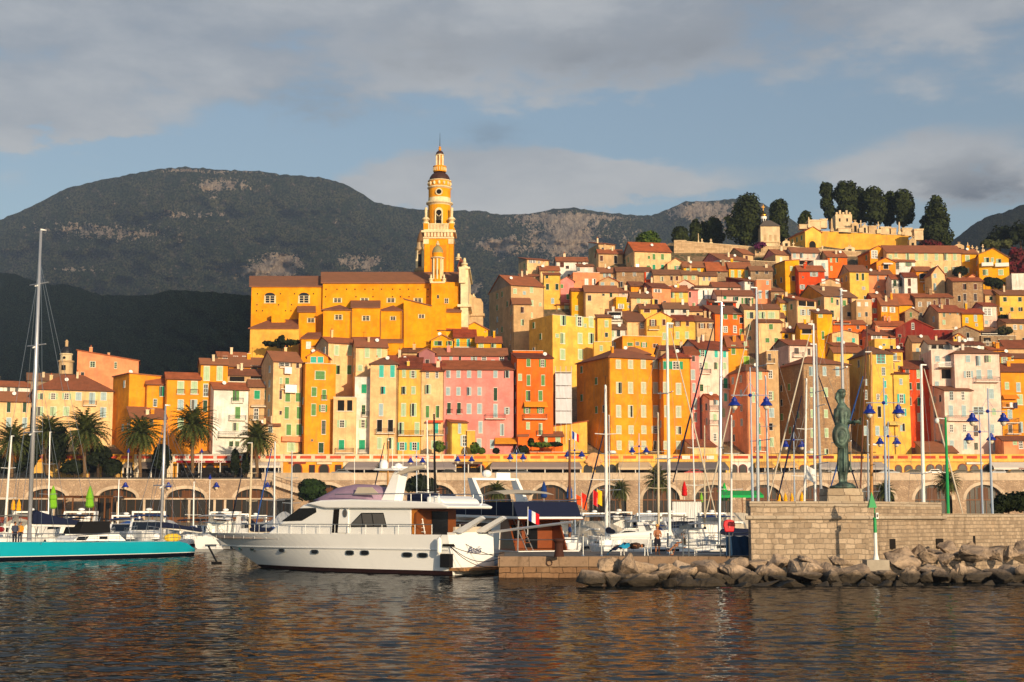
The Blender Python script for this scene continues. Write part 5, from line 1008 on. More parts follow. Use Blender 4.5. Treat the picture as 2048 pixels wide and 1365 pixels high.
mb = MB(); a = P(921,537,DC-3); b_ = P(935,537,DC-3); mb.mesh([(P(914,540,DC).x,DC-2,P(914,541,DC).z),(P(921,520,DC).x,DC-2,ZAT(519,DC)),(b_.x,DC-2,ZAT(532,DC)),(b_.x,DC-2,a.z)], [(0,1,2,3)], tile); mb.mesh([(P(914,540,DC).x,DC+2,P(914,541,DC).z),(P(921,520,DC).x,DC+2,ZAT(519,DC)),(b_.x,DC+2,ZAT(532,DC)),(b_.x,DC+2,a.z)], [(0,1,2,3)], tile); mb.build('gable_roof', tile, fa)
def pinnacle(px, y0, y1, D, s, parent, m=chw):
 mb = MB(); q = P(px, y1, D); h = ZAT(y0, D)-q.z
 mb.lathe([(s*.9,0),(s*.9,h*.12),(s*.5,h*.15),(s*1.0,h*.3),(s*.8,h*.42),(s*.35,h*.5),(s*.5,h*.6),(s*.3,h*.9),(s*.45,h*.95),(.02,h)], q, m, 10); return mb.build('pinnacle', m, parent)
pinnacle(917, 507, 521, DC, .8, fa); pinnacle(929, 516, 535, DC-4, .85, fa); pinnacle(947, 588, 597, DC+7, .6, fa)
tu = empty('turret', (C(875,566).x-ch.location.x, DC-2-ch.location.y, ZAT(566,DC-2)-ch.location.z)); tu.parent = ch
tc_ = (C(875,566,DC-2).x, DC-2, ZAT(565,DC-2)); k = (DC-2)/F
def tz(y): return ZAT(y, DC-2)-tc_[2]
mb = MB(); mb.lathe([(11*k,tz(565)),(11*k,tz(560)),(10*k,tz(556)),(10*k,tz(518))], tc_, chy, 8); mb.build('drum', chy, tu)
mb = MB()
for i in range(8):
 a = 2*math.pi*i/8+math.pi/8*2; x, y = tc_[0]+10.4*k*math.cos(a), tc_[1]+10.4*k*math.sin(a); mb.box((x-.16,y-.16,tc_[2]+tz(560)),(x+.16,y+.16,tc_[2]+tz(518)), chw)
mb.lathe([(10.5*k,tz(519)),(14*k,tz(517.5)),(14*k,tz(516)),(11*k,tz(515))], tc_, chw, 16); mb.build('pilaster', chw, tu)
mb = MB(); mb.lathe([(11*k,tz(515)),(11.2*k,tz(509)),(12*k,tz(508)),(12*k,tz(507))], tc_, chy, 16); mb.build('frieze', chy, tu)
mb = MB(); mb.lathe([(11.5*k*math.cos(a), tz(507)+(tz(491.5)-tz(507))*math.sin(a)) for a in [math.pi/2*i/8 for i in range(8)]]+[(.3,tz(491))], tc_, plain((150,140,96), .6, vary=.3, name='glazed_tiles'), 16); mb.build('dome', None, tu)
mb = MB(); mb.lathe([(.4,tz(491)),(.5,tz(489)),(.2,tz(486)),(.3,tz(485)),(.03,tz(482))], tc_, chw, 8); mb.build('finial', chw, tu)
mb = MB(); mb.box((tc_[0]-.32,tc_[1]-10.6*k,tc_[2]+tz(551)),(tc_[0]+.32,tc_[1]-9*k,tc_[2]+tz(541)), darkopen); mb.build('arched_light', darkopen, tu)
for s in (-1, 1): pinnacle(875+s*13, 549, 564, DC-3, .55, tu)
DT = 352.0; k = DT/F; TX = P(878.5, 500, DT).x; tw = empty('bell_tower', (TX-ch.location.x, DT-ch.location.y, 0)); tw.parent = ch
T = (TX, DT, 0)
def tzz(y): return ZAT(y, DT)
def tl(name, prof, m, n=24, c=T): mb = MB(); mb.lathe([(r*k, tzz(y)) for r, y in prof], c, m, n); return mb.build(name, m, tw)
def tbox(name, hw_, y0, y1, m): mb = MB(); mb.box((TX-hw_*k,DT-hw_*k,tzz(y1)),(TX+hw_*k,DT+hw_*k,tzz(y0)), m); return mb.build(name, m, tw)
tbox('shaft', 29, 482, 640, chy)
mb = MB(); mb.box((TX-16*k,DT-29*k-.12,tzz(560)),(TX+16*k,DT-29*k-.002,tzz(496)), cho); mb.build('panel', cho, tw)
mb = MB()
for s in (-1, 1):
 for py0, py1, w_, pr in ((560,493,3.2,.18),(494,484,5.4,.3)): mb.box((TX+s*25*k-w_*k,DT-29*k-pr,tzz(py0)),(TX+s*25*k+w_*k,DT-29*k-.003,tzz(py1)), chw if py0 == 494 else chy)
mb.build('pilaster', chw, tw)
tbox('cornice', 31, 480, 483, chw); tbox('frieze', 29.5, 471.5, 480, cho)
mb = MB()
for i in range(9):
 x = TX+(i-4)*6.6*k; mb.box((x-.28,DT-33*k,tzz(480)),(x+.28,DT-29.4*k,tzz(471.5)), chw)
mb.build('bracket', chw, tw)
tbox('cornice', 34.5, 467.5, 471.5, chw); tbox('cornice', 30, 465, 467.5, chw)
mb = MB()
for sx in (-1, 1):
 for sy in (-1, 1): mb.box((TX+sx*26*k-.55,DT+sy*26*k-.55,tzz(465)),(TX+sx*26*k+.55,DT+sy*26*k+.55,tzz(453)), chy)
mb.build('balustrade_pier', chy, tw); mb = MB()
for i in range(15):
 x = TX+(i-7)*2.9*k; mb.box((x-.12,DT-27*k-.1,tzz(465)),(x+.12,DT-27*k+.1,tzz(455)), chw)
mb.box((TX-23*k,DT-27*k-.2,tzz(455)),(TX+23*k,DT-27*k+.2,tzz(453)), chw); mb.box((TX-23*k,DT-27*k+.12,tzz(465)),(TX+23*k,DT-27*k+.3,tzz(455.2)), chy); mb.build('balustrade', chw, tw)
def tp(dx, dy, y0, y1, s):
 mb = MB(); z0, h = tzz(y1), tzz(y0)-tzz(y1); mb.lathe([(s*.8,0),(s*.8,h*.1),(s*.4,h*.14),(s*1.05,h*.26),(s*.7,h*.36),(s*.3,h*.42),(s*.38,h*.95),(.05,h)], (TX+dx*k,DT+dy*k,z0), chw, 10); mb.build('pinnacle', chw, tw)
for dx, dy in ((-26,-24),(26,-24),(23,26),(-23,26)): tp(dx, dy, 420, 453, 1.0)
tl('bell_stage', [(23,454),(23,413)], chy); tl('cornice', [(23.2,413),(24,411.5),(27.5,409),(27.5,407),(23,404.5)], chw); tl('band', [(22.9,404.5),(22.9,398)], chw); tl('clock_stage', [(22.6,398.2),(22.6,380)], chy)
tl('cornice', [(22.8,380),(25,378),(25,376.5),(22.8,375)], chw); tl('frieze', [(22.6,375.2),(22.6,365)], chy); tl('cornice', [(22.8,365),(24.5,364),(24.5,363)], chw)
tl('dome', [(21.5*math.cos(a), 363-19*math.sin(a)) for a in [math.pi/2*i/10 for i in range(9)]]+[(6,344)], domem)
tl('lantern_base', [(13,345),(13,336.5),(13.6,336),(13.6,333.5),(12,333)], chy); tl('lantern', [(5.6,333.2),(5.6,312)], cho, 12)
mb = MB()
for i in range(6):
 a = 2*math.pi*i/6+.52; x, y = TX+7*k*math.cos(a), DT+7*k*math.sin(a); mb.box((x-.2,y-.2,tzz(333.2)),(x+.2,y+.2,tzz(312)), chw)
mb.box((TX-1.6*k,DT-6.4*k,tzz(331)),(TX+1.6*k,DT-5.4*k,tzz(316)), darkopen)
for i in range(16):
 a = 2*math.pi*i/16; x, y = TX+13.2*k*math.cos(a), DT+13.2*k*math.sin(a); mb.box((x-.09,y-.09,tzz(343)),(x+.09,y+.09,tzz(336.5)), chw)
mb.build('column', chw, tw)
tl('cornice', [(7,312.5),(9.2,311.5),(9.2,310.5),(8,310)], chw); tl('dome', [(8*math.cos(a), 310-8.5*math.sin(a)) for a in [math.pi/2*i/6 for i in range(6)]]+[(1.5,301.5)], domem, 16); tl('finial', [(2,302),(3.4,299),(1.6,297),(3,295.5),(1,293.5)], chy, 12)
mb = MB(); mb.bar((TX,DT,tzz(294)),(TX,DT,tzz(266)), .1, iron, 6, .03); mb.build('lightning_rod', iron, tw)
mb = MB(); n = 10; y0 = DT-23*k
o_ = [(TX-8*k,tzz(453))]+[(TX-8*k*math.cos(math.pi*i/n), tzz(428)+8*k*math.sin(math.pi*i/n)) for i in range(n+1)]+[(TX+8*k,tzz(453))]; mb.prism(o_, y0-.15, y0+1, chw); fr = mb.build('bell_arch', chw, tw)
o_ = [(TX-5.4*k,tzz(453))]+[(TX-5.4*k*math.cos(math.pi*i/n), tzz(430)+5.4*k*math.sin(math.pi*i/n)) for i in range(n+1)]+[(TX+5.4*k,tzz(453))]; mb = MB(); mb.prism(o_, y0-.2, y0-.16, darkopen); mb.build('opening', darkopen, fr)
mb = MB(); mb.lathe([(.75,0),(.6,.25),(.42,.8),(.3,1.1),(.05,1.2)], (TX,y0-.25,tzz(447)), plain((80,70,50), .5, .6, name='bronze'), 12); mb.build('bell', None, fr)
mb = MB()
for s in (-1, 1): mb.bar((TX-s*5*k,y0-.24,tzz(446)),(TX+s*5*k,y0-.24,tzz(433)), .1, chw, 5)
mb.build('timber_brace', chw, fr)
mb = MB(); M = Matrix.Translation((TX, DT-22.6*k, tzz(389))) @ Matrix.Rotation(R(90), 4, 'X'); mb.lathe([(7.4*k,-.1),(7.4*k,.2),(6*k,.25)], (0,0,0), chw, 20); mb.v = [tuple(M @ Vector(v)) for v in mb.v]; fr = mb.build('oculus', chw, tw)
mb = MB(); mb.lathe([(5*k,0),(5*k,.3)], (0,0,0), darkopen, 18); mb.v = [tuple(M @ Vector(v)) for v in mb.v]; mb.build('opening', darkopen, fr)
mb = MB()
for i in range(7):
 a = math.pi+math.pi*(i+.5)/7*1.0; x, y = TX+22.8*k*math.cos(a), DT+22.8*k*math.sin(a); mb.ell((x,y,tzz(370)), (.35,.35,.5), chw, 8, 5)
mb.build('ornament', chw, tw)
D2 = 372.0; k2 = D2/F; bt = empty('belfry', (P(840,540,D2).x, D2, ZAT(600,D2)), 'weathered brown belfry of a second church behind the yellow tower', 'belfry'); c2 = (P(840,540,D2).x, D2, 0); z2 = lambda y: ZAT(y, D2)
for nm, prof, m in (('shaft',[(9,600),(9,545)],chs),('cornice',[(9,546),(12,543),(12,540),(9,538)],chs),('bell_stage',[(8,539),(8,502)],stucco((190,150,110),.7)),('cornice',[(8,503),(10.5,500),(10.5,497),(8,495)],chs),('drum',[(7.5,496),(7,486)],chs),('dome',[(7.2,486),(6.5,479),(4,470),(1.2,465),(.4,458)],plain((120,86,50),.6,vary=.3,name='glazed_tiles'))):
 mb = MB(); mb.lathe([(r*k2, z2(y)) for r, y in prof], c2, m, 12); mb.build(nm, m, bt)
mb = MB()
for s in (-1, 1): mb.box((c2[0]+s*6*k2-.3,D2-8.6*k2,z2(538)),(c2[0]+s*6*k2+.3,D2-7*k2,z2(503)), chw)
mb.box((c2[0]-.5,D2-8.5*k2,z2(535)),(c2[0]+.5,D2-7.5*k2,z2(510)), darkopen); mb.build('pilaster', chw, bt)
D2 = 345.0; k2 = D2/F; bt = empty('bell_tower', (P(131,750,D2).x, D2, ZAT(760,D2)), 'small grey bell tower with a black dome left of the peach house', 'bell tower'); c2 = (P(131,750,D2).x, D2, 0)
for nm, prof, m in (('shaft',[(14,790),(14,726),(16,725),(16,722)],chs),('bell_stage',[(11.5,723),(11.5,711),(13,710),(13,708)],chw),('dome',[(10.5,709),(10,703),(8,698),(4.5,694)],plain((34,34,38),.5,name='slate')),('lantern',[(3,696),(3,685),(4,684),(1,680)],chs)):
 mb = MB(); mb.lathe([(r*k2, ZAT(y,D2)) for r, y in prof], c2, m, 12); mb.build(nm, m, bt)
mb = MB(); mb.lathe([(2.6*k2,0),(2.6*k2,.2)], (0,0,0), darkopen, 12); M = Matrix.Translation((c2[0],D2-11.4*k2,ZAT(717,D2))) @ Matrix.Rotation(R(90), 4, 'X'); mb.v = [tuple(M @ Vector(v)) for v in mb.v]; mb.box((c2[0]-.5,D2-14.3*k2,ZAT(742,D2)),(c2[0]+.5,D2-13.5*k2,ZAT(732,D2)), darkopen); mb.build('opening', darkopen, bt)
DK = 424.0
cw1 = ashlar(1.2, .6, (208,178,140), (176,146,110), (140,118,92), .08, 'cemetery_stone'); cst = stucco((226,200,160), .6); cyl = stucco((244,176,66), .7); cym = stucco((240,186,104), .7); goldm = plain((212,150,40), .25, 1, .5, .05, 2, 'gilded_metal')
def wall_poly(name, label, top, yb, D, th, m, cop=None, cat='wall'):
 r = empty(name, P(top[0][0], yb, D), label, cat); mb = MB(); pts = [P(x,y,D) for x, y in top]; a, b_ = P(top[0][0],yb,D), P(top[-1][0],yb,D)
 mb.prism([(p.x,p.z) for p in pts]+[(b_.x,b_.z-2),(a.x,a.z-2)], D, D+th, m); mb.build('wall', m, r)
 mb = MB()
 for p, q in zip(pts, pts[1:]): mb.mesh([(p.x,D-.12,p.z),(q.x,D-.12,q.z),(q.x,D+th+.1,q.z),(p.x,D+th+.1,p.z),(p.x,D-.12,p.z+.18),(q.x,D-.12,q.z+.18),(q.x,D+th+.1,q.z+.18),(p.x,D+th+.1,p.z+.18)], [(0,1,5,4),(4,5,6,7),(3,7,6,2),(0,4,7,3),(1,2,6,5)], cop or cst)
 mb.build('coping', cop or cst, r); return r
wall_poly('cemetery_wall', 'long weathered stone wall under the cypress trees', [(1348,482),(1373,482),(1373.2,484),(1510,495)], 512, DK-2, 1.2, cw1)
wall_poly('cemetery_wall', 'lower stone wall below the yellow chapel', [(1510,493),(1580,494),(1640,499),(1722,505)], 522, DK-4, 1.2, cw1)
wall_poly('retaining_wall', 'bright ochre yellow retaining wall under the tombs on the hilltop', [(1641,463.5),(1660,463.5),(1817,472)], 504, DK+6, 6, cyl)
wall_poly('terrace_wall', 'rubble terrace wall below the tan gabled house', [(1500,522),(1552,525)], 540, 404, .8, stone2)
def tomb(name, label, px, y0, y1, w_, D, kind, m=None, cat='tomb'):
 m = m or cst; q = P(px, y1, D); kk = D/F; h = ZAT(y0, D)-q.z; hw_ = w_*kk/2; r = empty(name, q, label, cat, 'tombs on the hilltop'); mb = MB(); x, y, z = q
 if kind == 'cross':
  mb.box((x-hw_,y-hw_,z),(x+hw_,y+hw_,z+h*.35), m); mb.build('base', m, r); mb = MB(); t_ = max(.12, hw_*.22); mb.box((x-t_,y-t_,z+h*.35),(x+t_,y+t_,z+h), m); mb.box((x-hw_*.75,y-t_*.8,z+h*.68),(x-t_,y+t_*.8,z+h*.68+2*t_), m); mb.box((x+t_,y-t_*.8,z+h*.68),(x+hw_*.75,y+t_*.8,z+h*.68+2*t_), m); mb.build('cross', m, r)
 elif kind == 'obelisk':
  mb.lathe([(hw_,0),(hw_,h*.2),(hw_*.6,h*.25),(hw_*.35,h*.9),(.05,h)], q, m, 4); mb.build('shaft', m, r)
 elif kind == 'house':
  mb.prism([(x-hw_,z),(x+hw_,z),(x+hw_,z+h*.68),(x,z+h*.88),(x-hw_,z+h*.68)], y, y+2*hw_, m); mb.build('wall', m, r); mb = MB(); t_ = .12; mb.box((x-t_,y,z+h*.86),(x+t_,y+.25,z+h), m); mb.box((x-.4,y,z+h*.93),(x+.4,y+.25,z+h*.93+.2), m); mb.build('cross', m, r)
  mb = MB(); mb.box((x-hw_*.35,y-.05,z),(x+hw_*.35,y-.002,z+h*.5), darkopen); mb.build('door', darkopen, r)
 else:       # a plain stone chest with a cornice
  mb.box((x-hw_,y,z),(x+hw_,y+2*hw_,z+h*.86), m); mb.build('chest', m, r); mb = MB(); mb.box((x-hw_*1.12,y-.2,z+h*.861),(x+hw_*1.12,y+2*hw_*1.06,z+h), m); mb.build('lid', m, r)
tl_ = [('obelisk',1664,437,464,9,'tall pale obelisk tomb at the left of the ochre wall'),('house',1711,440,464,14,'white gabled tomb beside the castle like tomb'),('chest',1690,456,468,26,'broad low stone tomb at the left top of the ochre wall'),('cross',1722,441,466,9,'stone cross tomb right of the white gabled tomb'),('house',1730,446,466,11,'small gabled tomb with a dark door on the ochre wall'),('chest',1746,452,468,16,'grey stone tomb under the dark trees on the ochre wall'),('cross',1757,444,468,8,'thin cross rising above the middle of the ochre wall'),('chest',1772,454,470,20,'wide grey tomb left of the pointed obelisk'),('obelisk',1799,444,470,9,'pointed obelisk near the right end of the ochre wall'),('chest',1786,456,470,14,'low tomb just left of the pointed obelisk'),('chest',1815,456,472,20,'rough grey tomb at the right end of the ochre wall'),('cross',1806,456,471,7,'small white cross at the right end of the ochre wall'),('chest',1838,458,480,18,'grey tomb block right of the ochre wall'),('house',1826,472,500,14,'small tomb chapel with a round window at the end of the ochre wall'),('house',1573,478,496,15,'pale little tomb chapel beside the orthodox chapel'),('cross',1587,484,498,7,'stone cross between the tomb chapel and the yellow chapel'),('cross',1558,484,496,6,'slim cross at the foot of the orthodox chapel'),('cross',1645,492,502,6,'small cross on the lower wall under the yellow chapel'),('cross',1404,478,488,5,'little cross on the long cemetery wall'),('cross',1422,478,489,6,'second little cross further right on the long cemetery wall'),('obelisk',1397,467,487,4,'slender column tomb on the long cemetery wall'),('chest',1607,449,458,16,'stone tomb behind the yellow chapel roof'),('chest',1630,440,460,24,'grey stone tomb behind the yellow chapel gable'),('obelisk',1618,434,456,8,'short obelisk above the yellow chapel roof'),('chest',1648,438,456,14,'stone tomb left of the tall obelisk'),('house',1700,491,506,20,'round windowed tomb standing before the ochre wall'),('house',1919,484,508,20,'white chapel tomb with a cross above the long villa'),('obelisk',1936,485,506,6,'thin pointed obelisk right of the white chapel tomb'),('cross',1945,491,508,8,'white cross tomb beside the thin obelisk'),('cross',1954,493,508,7,'small white cross left of the yellow gable'),('cross',1966,489,505,6,'white cross above the yellow gable')]
for kd, px, y0, y1, w_, lb in tl_: tomb('tomb', lb, px, y0, y1, w_, (430 if y1 < 475 else DK-1 if px < 1900 else 412), kd, rng.choice((cst, chs, cst)))
r = empty('tomb', P(1688, 465, 434), 'castle like stone tomb with a crenellated top and small windows', 'tomb', 'tombs on the hilltop'); a, b_ = P(1672,470,434), P(1705,470,434); mb = MB(); z1 = ZAT(429,434); mb.box((a.x,434,a.z),(b_.x,439,z1), cst); mb.build('wall', cst, r); mb = MB()
for i in range(5): x = a.x+(b_.x-a.x)*(i+.1)/5; mb.box((x,433.8,z1),(x+.6,434.6,z1+.6+(i % 2)*.6), cst)
mb.build('battlement', cst, r); mb = MB()
for u in (.25, .7): x = a.x+(b_.x-a.x)*u; mb.box((x-.25,433.95,z1-2.3),(x+.25,433.998,z1-1.3), darkopen)
mb.build('opening', darkopen, r)
D = 428.0; kk = D/F; cx = P(1541,490,D).x; r = empty('chapel', (cx,D,ZAT(494,D)), 'stone chapel with a white drum and golden onion dome', 'chapel'); hw_ = 19.5*kk
mb = MB(); mb.box((cx-hw_,D,ZAT(500,D)),(cx+hw_,D+2*hw_,ZAT(453,D)), cst); mb.build('wall', cst, r); mb = MB(); z = ZAT(453,D); mb.mesh([(cx-hw_-.4,D-.4,z),(cx+hw_+.4,D-.4,z),(cx+hw_+.4,D+2*hw_+.4,z),(cx-hw_-.4,D+2*hw_+.4,z),(cx-1.4,D+hw_-1.2,ZAT(443,D+hw_)),(cx+.6,D+hw_-1.2,ZAT(443,D+hw_)),(cx+.6,D+hw_+1.2,ZAT(443,D+hw_)),(cx-1.4,D+hw_+1.2,ZAT(443,D+hw_))], [(0,1,5,4),(1,2,6,5),(2,3,7,6),(3,0,4,7),(4,5,6,7),(3,2,1,0)], plain((92,84,78), .8, name='slate')); mb.build('roof', None, r)
c2 = (P(1530.5,440,D).x, D+hw_, 0); mb = MB(); mb.lathe([(6.5*kk,ZAT(446,D+hw_)),(6.5*kk,ZAT(431.5,D+hw_)),(7.3*kk,ZAT(431,D+hw_))], c2, white, 14); dr = mb.build('drum', white, r); mb = MB()
for i in range(9):
 a = 2*math.pi*i/9; x, y = c2[0]+6.55*kk*math.cos(a), c2[1]+6.55*kk*math.sin(a); mb.box((x-.16,y-.16,ZAT(442,D)),(x+.16,y+.16,ZAT(435,D)), darkopen)
mb.build('opening', darkopen, dr); mb = MB(); mb.lathe([(6*kk,ZAT(431,D)),(7.2*kk,ZAT(428,D)),(6.8*kk,ZAT(425.5,D)),(4*kk,ZAT(422.5,D)),(1.2*kk,ZAT(420.5,D)),(.1,ZAT(418,D))], c2, goldm, 18); mb.build('onion_dome', goldm, r, smooth=True)
mb = MB(); mb.box((c2[0]-.06,c2[1]-.06,ZAT(418.5,D)),(c2[0]+.06,c2[1]+.06,ZAT(406,D)), goldm); mb.box((c2[0]-.5,c2[1]-.05,ZAT(411,D)),(c2[0]+.5,c2[1]+.05,ZAT(410,D)), goldm); mb.build('cross', goldm, r)
mb = MB()
for u in (-.55, 0, .55): mb.box((cx+u*hw_-.35,D-.06,ZAT(482,D)),(cx+u*hw_+.35,D-.003,ZAT(470,D)), chs)
mb.box((cx-hw_-.15,D-.25,ZAT(486,D)),(cx+hw_+.15,D-.004,ZAT(484,D)), chs); mb.build('niche', chs, r)
def ych(root, fp, zat, W_, dep, ze):
 mb = MB(); u, z = fp(1625, 500); hw_ = 8*D/F; zt = z+1.6; n = 10; o_ = lambda s: [(u-hw_*s,z)]+[(u-hw_*s*math.cos(math.pi*i/n), zt+hw_*s*math.sin(math.pi*i/n)) for i in range(n+1)]+[(u+hw_*s,z)]
 mb.prism(o_(1.3), -.1, -.01, cyl); fr = mb.build('doorway', cyl, root, local=True); mb = MB(); mb.prism(o_(.9), -.14, -.105, darkopen); mb.build('door', darkopen, fr, local=True)
H('yellow gabled chapel with a big arched doorway on the hilltop', 1610, 1642, 463, 504, 'y', ('g', 454), [], xs=1578, dep=11, D=DK, name='chapel', cat='chapel', group='', chim=0, side='y', extra=ych, rc='t')
def leaf_cloud(mb, centers, n, size, m, rs=1.0, up=.3, core=True):
 """leaf sized faces spread through lumpy ellipsoids; centers = (c, radii)"""
 vol = [r_[0]*r_[1]*r_[2] for c, r_ in centers]; tot = sum(vol); vs = []; fs = []
 for (c, r_), v in zip(centers, vol):
  for _ in range(int(n*v/tot)+6):
   d = Vector((rng.gauss(0,1), rng.gauss(0,1), rng.gauss(0,1))).normalized(); f = 1-rng.random()**2.2*.55
   w = 1+.22*noise.noise(Vector((d.x*2+c[0], d.y*2, d.z*2+c[2])))
   p = Vector((c[0]+d.x*r_[0]*f*w, c[1]+d.y*r_[1]*f*w, c[2]+d.z*r_[2]*f*w)); s = size*rng.uniform(.6, 1.35)
   nn = (d+Vector((rng.uniform(-.7,.7), rng.uniform(-.7,.7), rng.uniform(-.4,.7)))).normalized(); a = nn.cross(Vector((rng.uniform(-1,1), rng.uniform(-1,1), 1))).normalized(); b_ = nn.cross(a)
   k = len(vs); vs += [p-a*s-b_*s*.5, p+a*s*.2-b_*s*.7, p+a*s+b_*s*.2, p-a*s*.1+b_*s*.8]; fs.append((k,k+1,k+2,k+3))
  if core: mb.ell(c, (r_[0]*.62, r_[1]*.62, r_[2]*.66), m, 9, 6)
 mb.mesh(vs, fs, m)
barkm = plain((70,54,40), .95, vary=.3, scale=2, name='bark')
cypm = foliage((34,42,20), (60,70,32), 'cypress_leaves', .5); grnm = foliage((62,86,28), (96,112,36), 'green_leaves', .5); dkm = foliage((22,30,16), (38,48,24), 'dark_leaves', .5); redm = foliage((110,30,44), (70,40,30), 'bougainvillea', .8)
def tree(name, label, lumps, D, base, m, n=900, size=.5, cat='tree', group=None, trunk=.35, core=True):
 """lumps: (px, py, rx px, ry px) seen from the water, given real depth"""
 kk = D/F; b_ = P(base[0], base[1], D); r = empty(name, b_, label, cat, group); cs = []
 for px, py, rx, ry in lumps:
  q = P(px, py, D+rng.uniform(-.5, .5)*rx*kk*.6); cs.append((q, (rx*kk, rx*kk*.85, ry*kk)))
 mb = MB(); leaf_cloud(mb, cs, n, size, m, core=core); mb.build('crown', m, r); mb = MB(); top = cs[0][0]
 mb.tube([b_-Vector((0,0,1)), b_.lerp(top, .5), top], [trunk, trunk*.7, trunk*.3], barkm, 7)
 for c, r_ in cs[1:]: mb.tube([b_.lerp(top, .55), c], [trunk*.45, trunk*.15], barkm, 5)
 mb.build('trunk', barkm, r); return r
cg = 'cypress trees on the hilltop'
def cyp(label, lumps, base, n=1500, D=442):
 x1, y1, rx1, ry1 = max(lumps, key=lambda l: l[1]+l[3])
 lumps = [(x, y, rx*1.27, ry*1.08) for x, y, rx, ry in lumps]
 if y1+ry1 < base[1]-14: lumps.append(((x1+base[0])/2, (y1+base[1])/2-4, max(rx1, 9), (base[1]-y1)*.6))
 tree('cypress_tree', label, lumps, D, base, cypm, int(n*1.7), .46, 'cypress', cg, .45)
cyp('broad dark cypress left of the golden dome', [(1496,432,23,42),(1500,402,15,16),(1480,440,14,40),(1508,460,13,34),(1465,455,14,24),(1456,438,7,8),(1492,476,20,16)], (1490,492), 2600, 434)
cyp('cypress with a knobbly top right of the golden dome', [(1557,430,15,28),(1560,412,13,13),(1552,420,10,14),(1562,455,12,28),(1566,475,11,14)], (1560,494), 1500, 446)
cyp('small round topped cypress above the yellow chapel', [(1611,436,9,13),(1606,443,8,10)], (1611,458), 600)
cyp('leaning forked cypress at the left of the tall group', [(1653,376,10,11),(1648,384,7,10),(1657,392,9,14),(1653,408,10,14),(1660,425,9,16)], (1660,452), 1300, 450)
cyp('tallest cypress of the dark group on the hilltop', [(1690,392,14,26),(1685,372,9,10),(1702,374,9,11),(1678,390,10,16),(1706,400,10,24),(1694,425,18,20)], (1692,456), 2300, 448)
cyp('slim cypress tucked right of the tallest one', [(1720,390,9,16),(1722,410,10,22),(1718,432,11,16)], (1721,456), 1100, 452)
cyp('big rounded cypress in the middle of the dark group', [(1746,388,13,15),(1740,398,12,20),(1755,405,14,24),(1748,430,16,20),(1765,415,8,22)], (1750,458), 2000, 446)
cyp('thin cypress between the rounded ones', [(1781,395,9,12),(1782,412,10,20),(1776,435,11,16)], (1780,458), 1000, 452)
cyp('oval cypress at the right end of the dark group', [(1806,393,14,14),(1810,410,15,22),(1800,415,10,24),(1815,432,11,16),(1806,440,12,12)], (1806,462), 1900, 446)
cyp('tall ragged cypress standing alone at right', [(1872,402,10,12),(1874,420,15,18),(1862,425,10,22),(1880,445,16,24),(1870,465,20,22),(1890,475,13,20)], (1874,505), 2200, 436)
cyp('slender dark cypress left of the lone ragged one', [(1851,445,8,14),(1852,465,10,18)], (1852,500), 700, 440)
cyp('low cypress at the left end of the cemetery wall', [(1360,467,13,13),(1362,478,14,10)], (1360,492), 800, 446)
cyp('narrow pointed cypress on the left of the cemetery', [(1391,458,9,16),(1391,446,5,8),(1392,474,10,14)], (1391,492), 800, 446)
cyp('thin cypress beside the pair on the cemetery wall', [(1408,462,6,18),(1408,476,7,12)], (1408,492), 500, 447)
cyp('conical cypress in the middle of the long cemetery wall', [(1428,456,14,18),(1427,443,8,11),(1430,473,16,15)], (1429,492), 1200, 446)
tree('deciduous_tree', 'bright green tree behind the pale yellow house on the left ridge', [(1293,478,18,14),(1302,472,14,10),(1283,484,12,10),(1312,482,10,9),(1278,500,10,14)], 428, (1293,505), grnm, 1200, .5, 'tree')
tree('shrub', 'purple bougainvillea at the foot of the orthodox chapel', [(1522,490,11,6),(1516,493,8,6)], DK-5, (1520,497), foliage((110,30,90), (80,40,60), 'purple_flowers'), 300, .35, 'shrub')
tree('shrub', 'pink flowering bush on the right below the lone cypress', [(1858,487,18,7),(1872,490,14,6),(1845,488,8,6)], 418, (1860,497), redm, 500, .35, 'shrub')
for lb, lumps, base, m, D in (('dark pine at the far right behind the yellow gable', [(2000,472,18,22),(1986,478,14,14),(2012,466,14,16)], (2000,500), dkm, 440), ('tall dark pine at the right border', [(2040,462,20,20),(2030,474,16,18),(2056,470,20,24)], (2042,505), dkm, 434), ('olive green bush behind the white crosses', [(1975,488,14,8),(1992,490,16,9),(2012,488,14,10)], (1992,500), foliage((60,66,36), (84,88,50), 'olive_leaves'), 420), ('red flowering bougainvillea right of the yellow gabled house', [(2036,515,20,20),(2026,535,12,16),(2048,540,18,16),(2030,505,12,10)], (2036,560), redm, 405), ('dark bushy shrub below the yellow gabled house', [(1986,565,17,8),(1976,562,10,7),(1998,570,10,7)], (1986,578), dkm, 392), ('round dark bush before the slim yellow house', [(1922,542,12,9),(1914,545,8,7)], (1922,552), dkm, 398), ('ivy mass over the grey terraces at right', [(2010,662,14,8),(2000,664,10,6),(2030,700,14,10)], (2010,675), foliage((46,56,28), (90,80,50), 'ivy_leaves'), 362), ('green bush on the cream house terrace at right', [(2008,636,12,5)], (2008,642), dkm, 372)):
 tree('shrub' if 'bush' in lb or 'ivy' in lb or 'bougain' in lb or 'shrub' in lb else 'pine_tree', lb, lumps, D, base, m, 700, .5, 'shrub' if 'pine' not in lb else 'pine')
tree('cedar_tree', 'flat branched dark cedar before the cream church chapel', [(560,684,10,8),(545,689,16,4),(573,686,20,5),(535,686,12,3),(590,684,10,4),(563,676,6,6),(566,692,12,4)], 322, (566,712), dkm, 700, .45, 'cedar', core=False)
